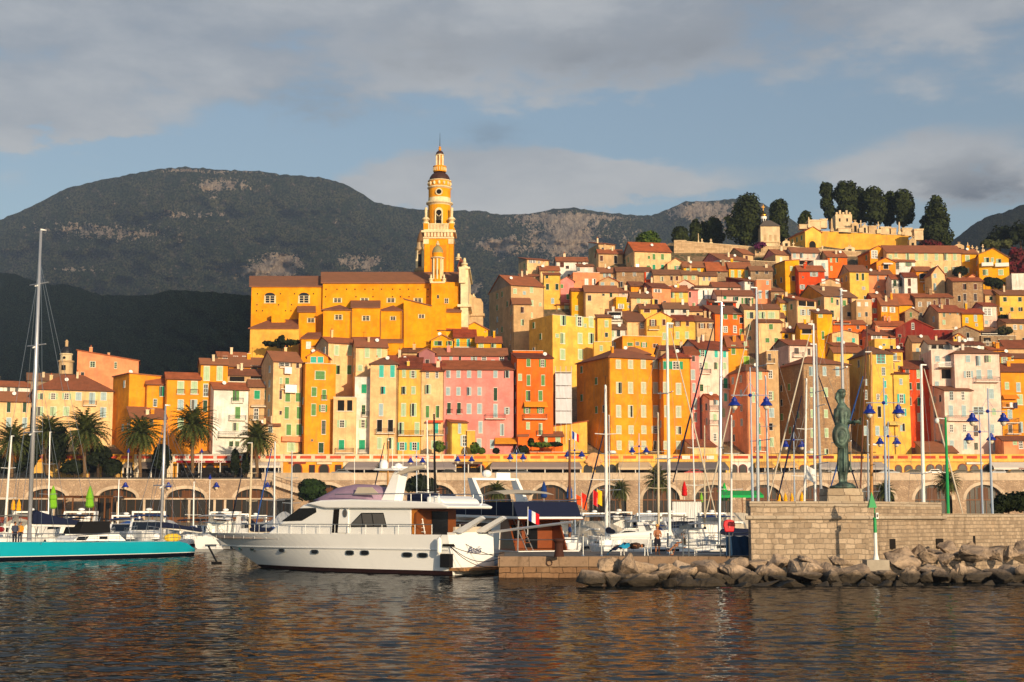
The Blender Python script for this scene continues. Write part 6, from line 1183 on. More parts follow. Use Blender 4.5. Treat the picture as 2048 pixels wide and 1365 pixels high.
tree('shrub', 'round clipped dark tree in front of the promenade wall', [(624,981,24,19),(612,975,16,14),(638,976,15,14),(622,966,18,8),(640,988,12,12),(610,990,14,12)], 264, (624,1008), foliage((24,40,18), (40,60,24), 'clipped_leaves', .4), 2600, .32, 'tree')
tree('deciduous_tree', 'dark leafy tree behind the yacht radar arch', [(838,968,24,14),(820,972,14,12),(856,970,14,14),(868,975,8,10),(840,958,16,8)], 262, (840,1010), dkm, 1500, .4, 'tree')
for lb, px, py, rx, ry in (('dark leafy tree left of the first arch behind the palms', 62, 900, 20, 34), ('dark leafy tree between the small palm and the big palm', 118, 890, 18, 40), ('dark leafy tree behind the big palm trunk', 196, 912, 26, 22), ('dark leafy tree right of the big palm', 226, 935, 18, 16), ('dark tree with drooping leaves between two palms', 324, 915, 18, 26), ('narrow dark shrub column left of the palm by the shops', 470, 925, 7, 26), ('narrow dark shrub column right of the palm by the shops', 492, 928, 6, 22), ('low dark hedge at the far left of the terrace', 20, 930, 36, 18), ('dark bush under the far left palm', 150, 935, 26, 14)):
 tree('deciduous_tree', lb, [(px,py,rx,ry),(px-rx*.4,py+ry*.3,rx*.7,ry*.6),(px+rx*.45,py-ry*.2,rx*.6,ry*.6),(px,py-ry*.6,rx*.7,ry*.4)], 287.5, (px,952), dkm, 1000, .4, 'tree')
for lb, px, py, rx, ry in (('leafy pot bush on the terrace before the pale yellow annex', 878, 893, 12, 11), ('dark green bush on the terrace beside the pink facade', 949, 897, 9, 12), ('low green bush right of the pink facade bush', 962, 902, 8, 6), ('small spiky plant on the pink house terrace', 992, 902, 6, 5), ('red flowered bush at the foot of the orange house', 1046, 900, 12, 9), ('green potted plants on the orange terrace', 1080, 890, 24, 5), ('round plant at the orange terrace edge', 1062, 885, 6, 8), ('long plant box on the orange terrace wall', 1108, 889, 16, 4)):
 tree('shrub', lb, [(px,py,rx,ry),(px+rx*.4,py+ry*.2,rx*.6,ry*.7)], 294.0, (px,py+ry), grnm if 'green' in lb or 'leafy' in lb else dkm, 350, .3, 'shrub', trunk=.08)
frm = foliage((58,70,30), (88,94,46), 'palm_leaves', 1.0); dfm = foliage((140,92,34), (110,78,36), 'dead_palm_leaves', 1.0); ptm = plain((112,88,62), .95, vary=.35, scale=5, name='palm_bark')
def frond(mb, el0, az_, L, droop, w_, m, n=9):
 d = Vector((math.cos(az_), math.sin(az_), 0)); sp_ = [Vector((0,0,0))]; e = el0
 for i in range(n):
  sp_.append(sp_[-1]+(d*math.cos(e)+Vector((0,0,math.sin(e))))*(L/n)); e -= droop/n*(.5+i/n)
 side = Vector((-d.y, d.x, 0)); vs = []; fs = []
 for i in range(n):
  p, q = sp_[i], sp_[i+1]; f = math.sin(math.pi*min(1, (i+1.2)/(n+.6)))**.6; dn = Vector((0,0,-.35*w_*f))
  for s in (-1, 1):
   for j in range(3):
    a = p.lerp(q, j/3); b_ = p.lerp(q, j/3+.34); tip = a.lerp(q, .8)+side*s*w_*f+dn*rng.uniform(.5, 1.4)+(q-p)*.5
    k = len(vs); vs += [a, b_, tip]; fs.append((k, k+1, k+2))
 mb.mesh(vs, fs, m); mb.tube(sp_[:n-1], [.06*(1-i/n)+.015 for i in range(n-1)], m, 4)
def palm_meshes():
 rr = random.getstate(); mb = MB()
 for i in range(100): frond(mb, R(82-i*1.15+rng.uniform(-8,8)), i*2.39996, 5.2*rng.uniform(.85,1.08), R(70+rng.uniform(0,25)), .72, frm)
 cr = mb.data('crown', frm); mb = MB()
 for i in range(30): frond(mb, R(-38-rng.uniform(0,32)), i*2.39996, 3.9*rng.uniform(.8,1.05), R(30), .4, dfm, 7)
 for i in range(8): a = i*.8; mb.tube([(0,0,-.3),(math.cos(a)*.9,math.sin(a)*.9,-.2),(math.cos(a)*1.5,math.sin(a)*1.5,-1.1)], [.05,.08,.12], plain((206,120,30), .8, name='date_fruit'), 5)
 de = mb.data('dead_frond', dfm); return cr, de
PC, PD = palm_meshes()
def palm(label, px, yc_, yb, D, s=1.0, tr=.34, dead=True, cat='palm', group='date palms on the terrace'):
 b_ = P(px, yb, D); r = empty('palm_tree', b_, label, cat, group); zc = ZAT(yc_, D)-b_.z; mb = MB(); n = 10
 mb.tube([(.1*math.sin(i*.9),0,-.6+(zc+.6)*i/n) for i in range(n+1)], [tr*(1.15 if i == 0 else .92+.12*(i % 2)+(.45 if i >= n-1 else 0)) for i in range(n+1)], ptm, 10); mb.build('trunk', ptm, r, local=True)
 rz = rng.uniform(0, 6.28); link('crown', PC, r, (0,0,zc), (0,0,rz), (s,s,s))
 if dead: link('dead_frond', PD, r, (0,0,zc-.2), (0,0,rz+1), (s,s,s))
for lb, px, yc_, yb, D, s in (('date palm cut by the left edge of the picture', 22, 884, 960, 284, 1.0), ('smaller date palm behind the tall ketch mast', 92, 863, 958, 290, .9), ('biggest date palm with orange hanging fronds at left', 168, 864, 957, 285, 1.13), ('date palm in front of the peaked yellow wall', 279, 868, 957, 285, .98), ('date palm before the bright orange house with green shutters', 384, 852, 956, 285, 1.08), ('date palm beside the tall peach house', 513, 878, 950, 285, .9)):
 palm(lb, px, yc_, yb, D, s)
for lb, px, yc_, yb, D, s in (('shaggy fan palm on the quay left of the white mast', 1316, 962, 1020, 262, .62), ('fan palm on the quay behind the green pole', 1896, 965, 1026, 262, .58), ('low palm on the quay behind the second yacht', 993, 984, 1020, 262, .5), ('palm by the arch behind the orange kites', 1240, 980, 1022, 264, .5), ('low spiky palm behind the statue pedestal', 1770, 985, 1024, 262, .5), ('tiny palm in the road by the yacht radar', 763, 938, 947, 283, .32)):
 palm(lb, px, yc_, yb, D, s, .3, px in (1316, 1896), 'palm', 'small palms on the quay')
gel = plain((246,246,243), .28, 0, .5, .04, 1, 'gelcoat', .3); gelg = plain((214,216,216), .35, 0, .5, .05, 1, 'gelcoat'); navy = plain((22,30,56), .8, 0, .2, .12, 2, 'navy_canvas'); bluec = plain((36,74,140), .8, 0, .2, .12, 2, 'blue_canvas'); greyc = plain((176,180,184), .85, 0, .2, .15, 2, 'grey_canvas'); teak = plain((168,126,84), .7, vary=.2, scale=3, name='teak_deck'); boot = plain((40,18,16), .5, name='antifouling'); blk = plain((22,22,24), .8, 0, .2, .1, 2, 'black_canvas'); redc = plain((150,26,36), .8, 0, .2, .1, 2, 'red_canvas'); creamc = plain((200,188,168), .85, 0, .2, .08, 2, 'cream_canvas'); tealc = plain((20,140,140), .8, name='teal_canvas')
CV = dict(n=navy, b=bluec, g=greyc, k=blk, r=redc, c=creamc, w=white, t=tealc)
def hull(mb, L, B, fs, fb, m, m2, tw=.88, rake=.1, n=14, full=.45):
 vs = []; fs_ = []; k = 7
 for i in range(n+1):
  t = i/n; b_ = B/2*(1-max(0, (t-full)/(1-full))**2.3)*(tw+(1-tw)*min(1, t/.35)); bw = B/2*.9*(1-max(0, (t-full*.7)/(1-full*.7-rake))**1.7 if t < 1-rake else 0)*(tw+(1-tw)*min(1, t/.35)); bw = max(bw, 0)
  z = fs+(fb-fs)*t**1.7; x = L*t; xw = min(x, L*(1-rake)+.02*L*t)
  for y, zz, xx in ((b_, z, x), (b_*.55+bw*.45+.02*(t < 1), z*.5, (x+xw)/2), (bw, .06, xw), (bw*.98, .04, xw), (bw*.6, -.35, xw), (0, -.5, xw), (0, -.5, xw)): vs.append((xx, max(y, 0.0), zz))
 nn = len(vs); vs += [(x, -y, z) for x, y, z in vs]
 for i in range(n):
  for j in range(k-2):
   a = i*k+j; q = (a, a+1, a+k+1, a+k); fs_.append(q); fs_.append(tuple(nn+u for u in q[::-1]))
 fs_.append(tuple(range(k-1))+tuple(nn+u for u in range(k-2, -1, -1)))
 mb.mesh(vs, fs_, m)
 for q in range(len(fs_)):
  f = mb.f[len(mb.f)-1-q]
 if m2:
  mi = mb.mi(m2)
  for q in range(len(mb.f)-len(fs_), len(mb.f)):
   if all(mb.v[v][2] < .055 for v in mb.f[q]): mb.m[q] = mi
 dk = [(vs[i*k][0], vs[i*k][1]-.04, vs[i*k][2]-.06) for i in range(n)]
 return dk
def deckmesh(mb, dk, m):
 vs = dk+[(x, -y, z) for x, y, z in dk]; n = len(dk); mb.mesh(vs, [(i, i+1, n+i+1, n+i) for i in range(n-1)], m)
def rails(mb, dk, h=.6, i0=0, m=None):
 m = m or steel
 for s in (1, -1):
  p = [(x, s*y, z+h) for x, y, z in dk[i0:]]; mb.tube(p, .02, m, 4); mb.tube([(x, y, z-h*.5) for x, y, z in p], .014, m, 4)
  for (x, y, z) in dk[i0:]: mb.bar((x, s*y, z), (x, s*y, z+h), .016, m, 4)
def motor_mesh(L, B, hc, canopy, kind):
 r = empty('motor_boat', (0,0,0)); fs, fb = L*.085+.12, L*.13+.25; mb = MB(); dk = hull(mb, L, B, fs, fb, hc, boot); mb.build('hull', hc, r, local=True, smooth=False)
 mb = MB(); deckmesh(mb, dk, gelg); mb.build('deck', gelg, r, local=True)
 b_ = B*.38; z0 = fs-.05; hh = L*.1+.35; mb = MB()
 mb.prism([(L*.3,z0),(L*.36,z0+hh),(L*.52,z0+hh),(L*.66,z0+hh*.45),(L*.84,z0+.35),(L*.86,z0)], -b_, b_, gel); c = mb.build('cabin', gel, r, local=True)
 mb = MB()
 for s in (-1, 1): mb.prism([(L*.37,z0+hh*.52),(L*.385,z0+hh*.88),(L*.51,z0+hh*.88),(L*.6,z0+hh*.55)], s*b_-.02, s*b_+.02, glass)
 mb.mesh([(L*.53,-b_*.85,z0+hh*.97),(L*.53,b_*.85,z0+hh*.97),(L*.655,b_*.85,z0+hh*.5),(L*.655,-b_*.85,z0+hh*.5)], [(0,1,2,3)], glass); mb.v = [(x+.012, y, z+.015) if i >= len(mb.v)-4 else (x, y, z) for i, (x, y, z) in enumerate(mb.v)]; mb.build('window', glass, c, local=True)
 if kind in 'cf':
  mb = MB(); zc = z0+hh+(.55 if kind == 'f' else .75); n = 5
  vs = [(L*(.06+.36*i/n), y*b_*1.15, zc+.12*math.sin(math.pi*i/n)-.1*abs(y)) for i in range(n+1) for y in (-1, -.4, .4, 1)]
  mb.mesh(vs, [(i*4+j, i*4+j+1, i*4+j+5, i*4+j+4) for i in range(n) for j in range(3)], canopy); mb.mesh([(x, y, z-.05) for x, y, z in vs], [(i*4+j, i*4+j+1, i*4+j+5, i*4+j+4) for i in range(n) for j in range(3)], canopy)
  cp = mb.build('canopy', canopy, r, local=True); mb = MB()
  for s in (-1, 1):
   for a, q in ((.08,.2),(.4,.25),(.24,.22)): mb.bar((L*q, s*b_*1.1, fs), (L*a, s*b_*1.1, zc-.05), .022, steel, 4)
  mb.build('canopy_frame', steel, r, local=True)
 if kind == 'f':
  mb = MB()
  for s in (-1, 1): mb.prism([(L*.22,z0+.4),(L*.3,z0+hh+.9),(L*.36,z0+hh+.9),(L*.33,z0+.4)], s*b_-.08, s*b_+.08, gel)
  mb.box((L*.3,-b_+.081,z0+hh+.75),(L*.36,b_-.081,z0+hh+.9), gel); mb.ell((L*.33,0,z0+hh+1.05), (.3,.3,.14), gel, 8, 5); mb.build('radar_arch', gel, r, local=True)
 if kind == 't':
  mb = MB(); vs = []; n = 8
  for i in range(n+1):
   t = i/n; w_ = B*.5*(1-max(0,(t-.5)/.5)**2); zr = fs+hh*(.5+1.0*math.sin(math.pi*min(1,t*1.1))**.7)
   vs += [(L*.02+L*.95*t, y*w_*1.02, z) for y, z in ((-1, fs+(fb-fs)*t-.1), (-.75, fs+(zr-fs)*.55), (0, zr+.15), (.75, fs+(zr-fs)*.55), (1, fs+(fb-fs)*t-.1))]
  mb.mesh(vs, [(i*5+j, i*5+j+1, i*5+j+6, i*5+j+5) for i in range(n) for j in range(4)], canopy); mb.build('tarpaulin', canopy, r, local=True)
 mb = MB(); rails(mb, dk, .55, 7); mb.build('bow_rail', steel, r, local=True)
 mb = MB()
 for s in (-1, 1):
  for x in (.25, .5): mb.ell((L*x, s*(B/2+.1), fs*.55), (.12,.12,.32), gel if s > 0 else navy, 8, 6)
 mb.build('fender', gel, r, local=True)
 return r
_pm = {}
def place(key, build, loc, rz, label, cat, group, s=1):
 if key not in _pm: o = _pm[key] = build()
 else: o = copy_tree(_pm[key])
 o.location = loc; o.rotation_euler.z = rz; o.scale = (s, s, s); return tag(o, label, cat, group)
MG = 'motor boats moored in the marina'
def motor(label, px, yw, ang, L, c='w', kind='c', cv='n', D=None):
 yw += 7 if px < 700 else 4; L *= 1.3 if px < 700 else 1.15
 D = D or 3.5*F/(yw-1031.7); hc = dict(w=gel, n=plain((26,32,54), .3, coat=.3, name='hull_paint'), g=gelg, r=plain((150,34,36), .3, name='hull_paint'), b=plain((40,80,140), .3, name='hull_paint'))[c]
 x = (px-1024)*D/F; a = R(ang); L0 = 7.0
 place((c, kind, cv, L > 9), lambda: motor_mesh(L0 if L <= 9 else 11.0, 2.6 if L <= 9 else 3.6, hc, CV[cv], kind), (x-math.cos(a)*L*.5, D-math.sin(a)*L*.5, 0), a, label, 'motor boat', MG, L/(L0 if L <= 9 else 11.0))
mcol = dict(w=white, s=alu, g=plain((176,184,192), .35, .5, .5, .05, 2, 'mast_metal'), o=plain((176,120,44), .4, 0, .4, .2, 2, 'varnished_wood'), k=blk, n=plain((110,66,40), .5, vary=.2, name='varnished_wood'), c=plain((206,190,160), .5, name='mast_paint'))
SG = 'sailing boats moored in the marina'
def sail(label, xb, xt, yt, D, wpx, mc, ang=90, L=10, spars=(), cover='n', hc='w', yb=None, boomdir=None, radar=None, zb=1.0, spread=2, hullm=None, cat='sailing boat', name='sailing_boat'):
 """a mast standing at pixel column xb, its head at (xt, yt)"""
 a = R(ang); zt = ZAT(yt, D); kx = D/(F*cP-(682.5-1050)*sP); mx = (xb-1024)*kx; tx = P(xt, yt, D).x
 org = Vector((mx-math.cos(a)*L*.55, D-math.sin(a)*L*.55, 0)); r = empty(name, org, label, cat, SG, a); inv = Matrix.Rotation(-a, 3, 'Z')
 def lc(p): return inv @ (Vector(p)-org)
 hm = hullm or {'w': gel, 'n': plain((26,32,54), .3, coat=.3, name='hull_paint'), 'g': gelg}[hc]; B = L*.31; mb = MB(); dk = hull(mb, L, B, L*.085, L*.115, hm, boot, .7, .13, 14, .4); mb.build('hull', hm, r, local=True)
 mb = MB(); deckmesh(mb, dk, gelg); mb.build('deck', gelg, r, local=True); zd = L*.085
 mb = MB(); b_ = B*.3; mb.prism([(L*.3,zd-.05),(L*.3,zd+.5),(L*.6,zd+.42),(L*.74,zd+.1),(L*.75,zd-.05)], -b_, b_, gel); cb = mb.build('cabin', gel, r, local=True); mb = MB()
 for s in (-1, 1): mb.box((L*.36,s*b_-.01 if s > 0 else s*b_-.02,zd+.18),(L*.56,s*b_+.02 if s > 0 else s*b_+.01,zd+.34), glass)
 mb.build('window', glass, cb, local=True)
 rm = wpx*D/F/2; m = mcol[mc]; p0, p1 = lc((mx,D,.6)), lc((tx,D,zt)); mb = MB(); mb.tube([p0, p0.lerp(p1,.5), p1], [rm, rm, rm*.75], m, 8); mb.box(p1+Vector((-.04,-.04,0)), p1+Vector((.5,.04,.09)), white); mb.bar(p1, p1+Vector((0,0,.9)), .015, iron, 4); mo = mb.build('mast', m, r, local=True); mb = MB()
 H_ = zt
 for q in range(spread):
  t = .42+.28*q; c = p0.lerp(p1, t); w_ = B*.42*(1-.3*q); mb.bar(c+Vector((-.2,-w_,.05)), c, .035, m, 4); mb.bar(c, c+Vector((-.2,w_,.05)), .035, m, 4)
 mb.build('spreader', m, mo, local=True); mb = MB()
 for s in (-1, 1):
  ch_ = Vector((L*.5, s*B*.47, zd)); sp0 = p0.lerp(p1, .42)+Vector((-.2, s*B*.42, .05)); mb.bar(ch_, sp0, .011, rigm, 3); mb.bar(sp0, p1-Vector((0,0,.4)), .01, rigm, 3); mb.bar(ch_, p0.lerp(p1, .42), .01, rigm, 3)
 mb.bar(p1, Vector((.1,0,zd)), .011, rigm, 3)
 if not spars: mb.bar(p1-Vector((0,0,.3)), Vector((L*.97,0,L*.115)), .013, rigm, 3)
 mb.build('rigging', rigm, r, local=True)
 for sp_ in spars:       # furled headsails
  x0, y0, x1, y1, c, w_ = sp_; mm = {'c': creamc, 'k': navy, 'b': bluec, 'w': white}[c]; mb = MB(); q0, q1 = lc(P(x0,y0,D)), lc(P(x1,y1,D)); rr = w_*D/F*.38; mb.tube([q0, q0.lerp(q1,.3), q0.lerp(q1,.75), q1], [rr*.6, rr, rr*1.15, rr*.7], mm, 7); mb.build('furled_sail', mm, r, local=True)
 zbm = zd+zb; bl = L*.42; mb = MB(); mb.bar(Vector((L*.55,0,zbm)), Vector((L*.55-bl,0,zbm)), .07, m, 6); bo = mb.build('boom', m, r, local=True)
 if cover:
  mb = MB(); n = 6; mb.tube([(L*.55-bl*i/n, 0, zbm+.32-.12*i/n) for i in range(n+1)], [.16,.3,.28,.25,.22,.19,.1], CV[cover], 8); mb.v = [(x, y*.6, z) for x, y, z in mb.v]; mb.build('sail_cover', CV[cover], bo, local=True)
 mb = MB(); rails(mb, dk, .6, 0); mb.build('guard_rail', steel, r, local=True)
 if radar:
  mb = MB(); q = lc(P(xt+(xb-xt)*.4, radar, D)); q2 = q+inv @ Vector((.55,-.1,0)); mb.lathe([(.2,-.1),(.32,-.08),(.34,.08),(.2,.14)], q2, gel, 12); mb.bar(q, q2, .06, white, 5); mb.build('radar', gel, r, local=True)
 return r
sail('white masted yacht with cream furled sails just right of the standing man',1339,1334,648,98,6.5,'w',25,11,[(1341,662,1433,1036,'c',3.6)],'w')
sail('yacht with a short thick white mast carrying a radar before the orange building',1213,1211,772,125,6.5,'w',95,11,[(1209,861,1168,1020,'k',4)],'n',radar=905)
sail('grey masted yacht with a black furled sail crossing the white mast',1437,1443,605,104,6.5,'g',170,12,[(1428,648,1346,965,'k',4.2)],'n',spread=3)
sail('tall grey masted yacht by the near lamp post with a long cream furled sail',1516,1513,577,110,6.5,'g',200,12,[(1501,645,1410,1036,'c',3.4)],'n',hc='n',spread=3)
sail('silver masted yacht with a beige furled sail left of the statue',1630,1627,650,114,6,'s',200,11,[(1619,670,1536,1004,'c',4)],None)
sail('silver masted yacht close beside the other one with a dark furled sail',1645,1632,690,119,5.5,'s',190,11,[(1603,792,1555,1000,'k',4.2)],None)
sail('tall silver masted yacht directly behind the bronze statue',1690,1682,583,108,6.5,'s',15,12,[(1637,752,1716,978,'k',4.2)],None,spread=3)
sail('yacht with a golden brass coloured mast right of the statue',1742,1742,705,128,6.5,'o',170,11,[(1726,753,1660,980,'b',4)],None)
sail('old boat with a thin bowed brown mast right of the statue',1715,1734,652,136,3.5,'n',90,10,[],None,spread=1)
sail('white masted yacht with a leaning beige sail right of the lamp post',1847,1842,731,112,7,'w',20,11,[(1848,738,1926,1030,'c',4)],None,spread=1)
sail('yacht with a slim beige mast left of the thick white mast',1317,1316,827,152,4.5,'c',90,9,[],'b')
sail('yacht with a thin white mast in front of the pink sliver house',1391,1384,817,160,3,'w',100,8,[],'c')
sail('yacht with a thin beige mast between two furled sails',1409,1409,853,168,3,'c',85,8,[],'n')
sail('yacht with a plain white mast beside the grey masted yacht',1462,1463,832,150,4,'w',92,9,[],'n')
sail('yacht with a grey mast right of the near lamp post',1538,1531,753,140,4.5,'g',88,10,[],'g')
sail('yacht with a slim white mast in front of the stone house',1606,1613,759,132,4.5,'w',95,10,[],None,radar=905)
sail('yacht with a grey mast and radar by the brown masted boat',1737,1735,842,150,4,'g',90,9,[],None,radar=890)
sail('old boat with a stout wooden mast before the orange ramp wall',1139,1139,880,150,5.5,'n',90,9,[],'b',spread=1)
sail('yacht with a slender grey mast in front of the orange corner building',1219,1218,832,145,2.6,'g',88,9,[],'b')
sail('yacht with a black mast behind the big white motor yacht',872,868,828,140,4.5,'k',90,10,[],'w',spread=1)
sail('yacht with a leaning white mast behind the big white motor yacht',858,854,842,145,3.5,'w',85,9,[],'c')
sail('yacht with a golden mast behind the radar arch of the motor yacht',774,777,882,135,4,'o',90,9,[(769,886,748,980,'k',3)],'c')
sail('small yacht with a beige mast and a blue furled sail before the tan house',499,504,887,150,4.5,'c',160,9,[(544,896,512,1050,'b',3.4)],'n')
sail('yacht with a pale grey mast left of the round tree',548,550,885,155,4,'s',95,9,[(484,948,462,1045,'k',3)],'b')
sail('yacht with a thin grey mast just left of the round tree',583,584,903,165,3,'g',95,8,[],'b')
sail('yacht with a white mast leaning at the far left edge',9,23,873,150,4.5,'w',80,9,[],'r')
sail('yacht with a thin mast behind the ketch at far left',97,100,865,175,3,'s',85,9,[],'n')
sail('small yacht with a thin low mast between the two ketch masts',236,238,960,190,2.6,'s',85,7,[],'n')
sail('small yacht with a slim white mast near the second ketch mast',387,388,965,180,3,'w',88,8,[],'b')
for row in [('white motor boat with a navy awning behind the ketch cabin',225,1076,70,7,'w','c','n'),('white boat with a blue canopy right of the ketch boom',300,1080,100,7,'w','c','b'),('white cruiser with a hard arch under the second arch',165,1072,80,8,'w','f','n'),('small white boat with a grey cover behind the ketch stern',345,1078,75,6.5,'w','t','g'),('little motor boat with a navy canopy near the ketch mizzen',380,1079,110,6.5,'w','c','n'),('white speedboat with a blue cover in the middle of the left moorings',270,1070,60,6,'w','t','b'),('white cabin boat bow on, left of the big motor yacht',432,1086,-75,8,'w','c','k'),('pale cruiser with a rounded canopy behind the yacht bow',482,1078,-70,9.5,'w','f','g'),('white cruiser with a tall windscreen close to the yacht bow',525,1076,-60,9,'w','f','w'),('white boat with a blue sun awning left of the yacht windscreen',560,1072,80,7,'w','c','b'),('white boat with a red canopy at the far left',32,1078,70,7,'w','c','r'),('white boat with a teal canopy at the left moorings',410,1072,95,6.5,'w','c','t'),('small fishing boat with a blue hull in the left moorings',312,1068,85,6,'b','c','w'),('white launch with a black canopy before the pergola',210,1066,95,6.5,'w','c','k'),('white launch moored under the far left arch',70,1070,75,7,'w','c','n'),('white motor boat with a navy tarpaulin by the left quay',130,1068,80,6.5,'w','t','n'),('white cruiser with arch by the glazed restaurant front',460,1068,80,8,'w','f','b'),('grey tarpaulined boat by the round tree',590,1066,85,7,'w','t','g'),
 ('white cruiser with a radar arch right of the wooden stern yacht',1205,1076,165,10.5,'w','f','g'),('cruiser with a grey tarpaulin behind the standing man',1285,1072,150,11,'w','t','g'),('white boat under a pale grey cover left of the white mast',1235,1064,110,9,'w','t','g'),('white motor boat stern on beside the thick white mast',1370,1070,95,9,'w','c','n'),('boat under a big pale tent cover by the red lifebuoy',1455,1086,170,11,'w','t','c'),('dark hulled boat with a navy cover left of the bastion',1468,1066,175,10,'n','t','n'),('white motor boat with a blue canopy in the middle moorings',1165,1062,80,8,'w','c','b'),('white launch behind the bench with a grey awning',1260,1084,100,7,'w','c','g'),('small white boat with a navy awning before the orange kites',1130,1056,85,7,'w','c','n'),('white cruiser with an arch before the red parasol',1350,1058,85,8,'w','f','w'),('small launch with a teal cover near the fan palm',1310,1058,95,6.5,'w','t','t'),('white boat with a cream cover under the green parasol',1420,1058,88,8,'w','t','c'),('white motor boat behind the railing with a black cover',1395,1080,20,8,'w','t','k'),('white cruiser stern on behind the second yacht',1085,1064,90,9,'w','f','n'),('white launch in the gap left of the white mast',1320,1066,70,7,'w','c','b'),
 ('white cruiser half hidden by the black sprayhood of the ketch',190,1084,60,9,'w','f','n'),('white boat with cream cover under the first yellow parasols',50,1084,80,8,'w','t','c'),('white cabin boat with a navy canopy at the far left moorings',12,1086,65,8,'w','c','n'),('blue hulled launch with a white awning left of the ketch mizzen',285,1086,75,8,'b','c','w'),('white cruiser with a tall arch left of the ketch mizzen',255,1088,-80,9,'w','f','b'),('white motor boat with a black sun awning right of the mizzen boom',415,1080,-65,8,'w','c','k'),('white day boat with a navy cover near the beige mast',505,1084,-70,8,'w','t','n'),('white boat with a raised canopy behind the yacht foredeck',540,1084,-75,9,'w','c','g'),('navy hulled launch with white canopy near the blue furled sail',460,1078,85,8,'n','c','w'),('white cruiser with an arch close behind the bench',1255,1093,160,8,'w','f','b'),('white runabout with a navy windscreen cover behind the standing man',1320,1092,170,7,'w','c','n'),('white boat stern on behind the seated woman',1385,1092,95,8,'w','c','g'),('cream covered boat right of the wooden stern',1190,1088,140,8,'w','t','c'),('white cruiser with black canopy left of the big tent cover',1415,1078,120,9,'w','c','k'),('white flybridge boat in the middle distance before the palms',1250,1060,75,10,'w','f','w'),('blue covered boat before the corrugated shed',1365,1060,95,8,'w','t','b'),('white boat with a red canopy below the grey masts',1440,1064,85,8,'w','c','r'),
 ('tall flybridge cruiser right of the second yacht with a grey canvas top',1180,1083,100,11,'w','f','g'),('tall flybridge cruiser with a navy top behind the sleeping person',1240,1080,80,11.5,'w','f','n'),('flybridge cruiser with a white top left of the standing man',1290,1080,95,11,'w','f','w'),('flybridge cruiser with a cream top behind the thick white mast',1350,1084,-85,11,'w','f','c'),('flybridge cruiser with a blue top left of the lifebuoy',1410,1086,100,11,'w','f','b'),('grey tarpaulined cruiser behind the railing',1470,1082,95,11,'w','t','g'),('navy hulled cruiser behind the red bollard',1130,1082,95,11,'n','f','c'),('flybridge cruiser with a navy top before the pergola',185,1090,85,10,'w','f','n'),('flybridge cruiser with a blue top left of the ketch mizzen',300,1092,-80,10,'w','f','b'),('flybridge cruiser with a white top near the big yacht bow',470,1086,80,10,'w','f','w'),('cruiser with a grey cover under the round tree',575,1084,85,10,'w','t','g'),('flybridge cruiser with a cream top at far left',90,1090,80,10,'w','f','c')]:
 motor(*row)
turq = plain((14,160,180), .18, 0, .5, .05, 1, 'turquoise_paint', .6)
A0, A1 = PZ(0, 1121, 0), PZ(368, 1111, 0); hd = (A1-A0).normalized(); L = 24.0; bow = A1-hd*L
kr = empty('sailing_ketch', A1, 'long turquoise ketch with navy sail covers and a very tall mast', 'sailing yacht', None, math.atan2(-hd.y, -hd.x))
KM = Matrix.Rotation(math.atan2(-hd.y, -hd.x), 3, 'Z').inverted()
def kl(px, py, off=0):     # pixel -> local point on the centre plane shifted by off
 d = (P(px, py, 100)-Vector((0,0,CZ))); n = Vector((-hd.y, hd.x, 0)); t = ((A1-Vector((0,0,CZ))).dot(n)+off)/d.dot(n); return KM @ (Vector((0,0,CZ))+d*t-A1)
mb = MB(); navyh = plain((16,20,34), .3, name='boot_stripe')
vs = []; fs = []; N = 22; k = 6
for i in range(N+1):
 t = i/N; x = -0.2+(L+.2)*t; hb = 2.3*(1-max(0,(t-.4)/.6)**2)*min(1,.55+t*2.2); zs_ = 1.28+.25*t**2; u = 0 if i > 1 else (1.0 if i == 0 else .25)
 for y, z in ((hb, zs_-u*.75), (hb*.99, .75-u*.22), (hb*.96, .32), (hb*.955, .27), (hb*.9, -.05), (0,-.4)): vs.append((x, y, z))
nn = len(vs); vs += [(x,-y,z) for x, y, z in vs]
for i in range(N):
 for j in range(k-1):
  a = i*k+j; q = (a,a+1,a+k+1,a+k); fs += [q, tuple(nn+u for u in q[::-1])]
fs.append(tuple(range(k))+tuple(nn+u for u in range(k-1,-1,-1))); mb.mesh(vs, fs, turq)
iw, ib = mb.mi(white), mb.mi(navyh)
for q, f in enumerate(mb.f):
 if len(f) == 4:
  zz = [mb.v[v][2] for v in f]
  if max(zz) < .33: mb.m[q] = iw if min(zz) > .2 else ib
mb.build('hull', turq, kr, local=True, smooth=True)
mb = MB(); dk = [(vs[i*k][0], vs[i*k][1]-.03, vs[i*k][2]-.03) for i in range(N)]; deckmesh(mb, dk, gel); mb.build('deck', gel, kr, local=True)
mb = MB(); pts = [kl(x, y, -.9) for x, y in ((232,1068),(152,1072),(140,1082),(246,1082))]; mb.prism([(p.x,max(p.z,1.15) if i > 1 else p.z) for i, p in enumerate(pts)], -1.3, 1.3, gel); c = mb.build('cabin', gel, kr, local=True); mb = MB()
for w_ in (((172,1073),(150,1074),(146,1081),(166,1081)), ((209,1073),(193,1073),(193,1079),(209,1079))): mb.prism([(p.x,p.z) for p in (kl(x,y,-.9) for x, y in w_)], 1.29, 1.32, glass)
mb.build('window', glass, c, local=True); mb = MB(); pts = [kl(x,y,-.6) for x, y in ((160,1044),(212,1043),(214,1066),(150,1069))]; mb.prism([(p.x,p.z) for p in pts], -1.1, 1.1, blk); mb.build('sprayhood', blk, kr, local=True)
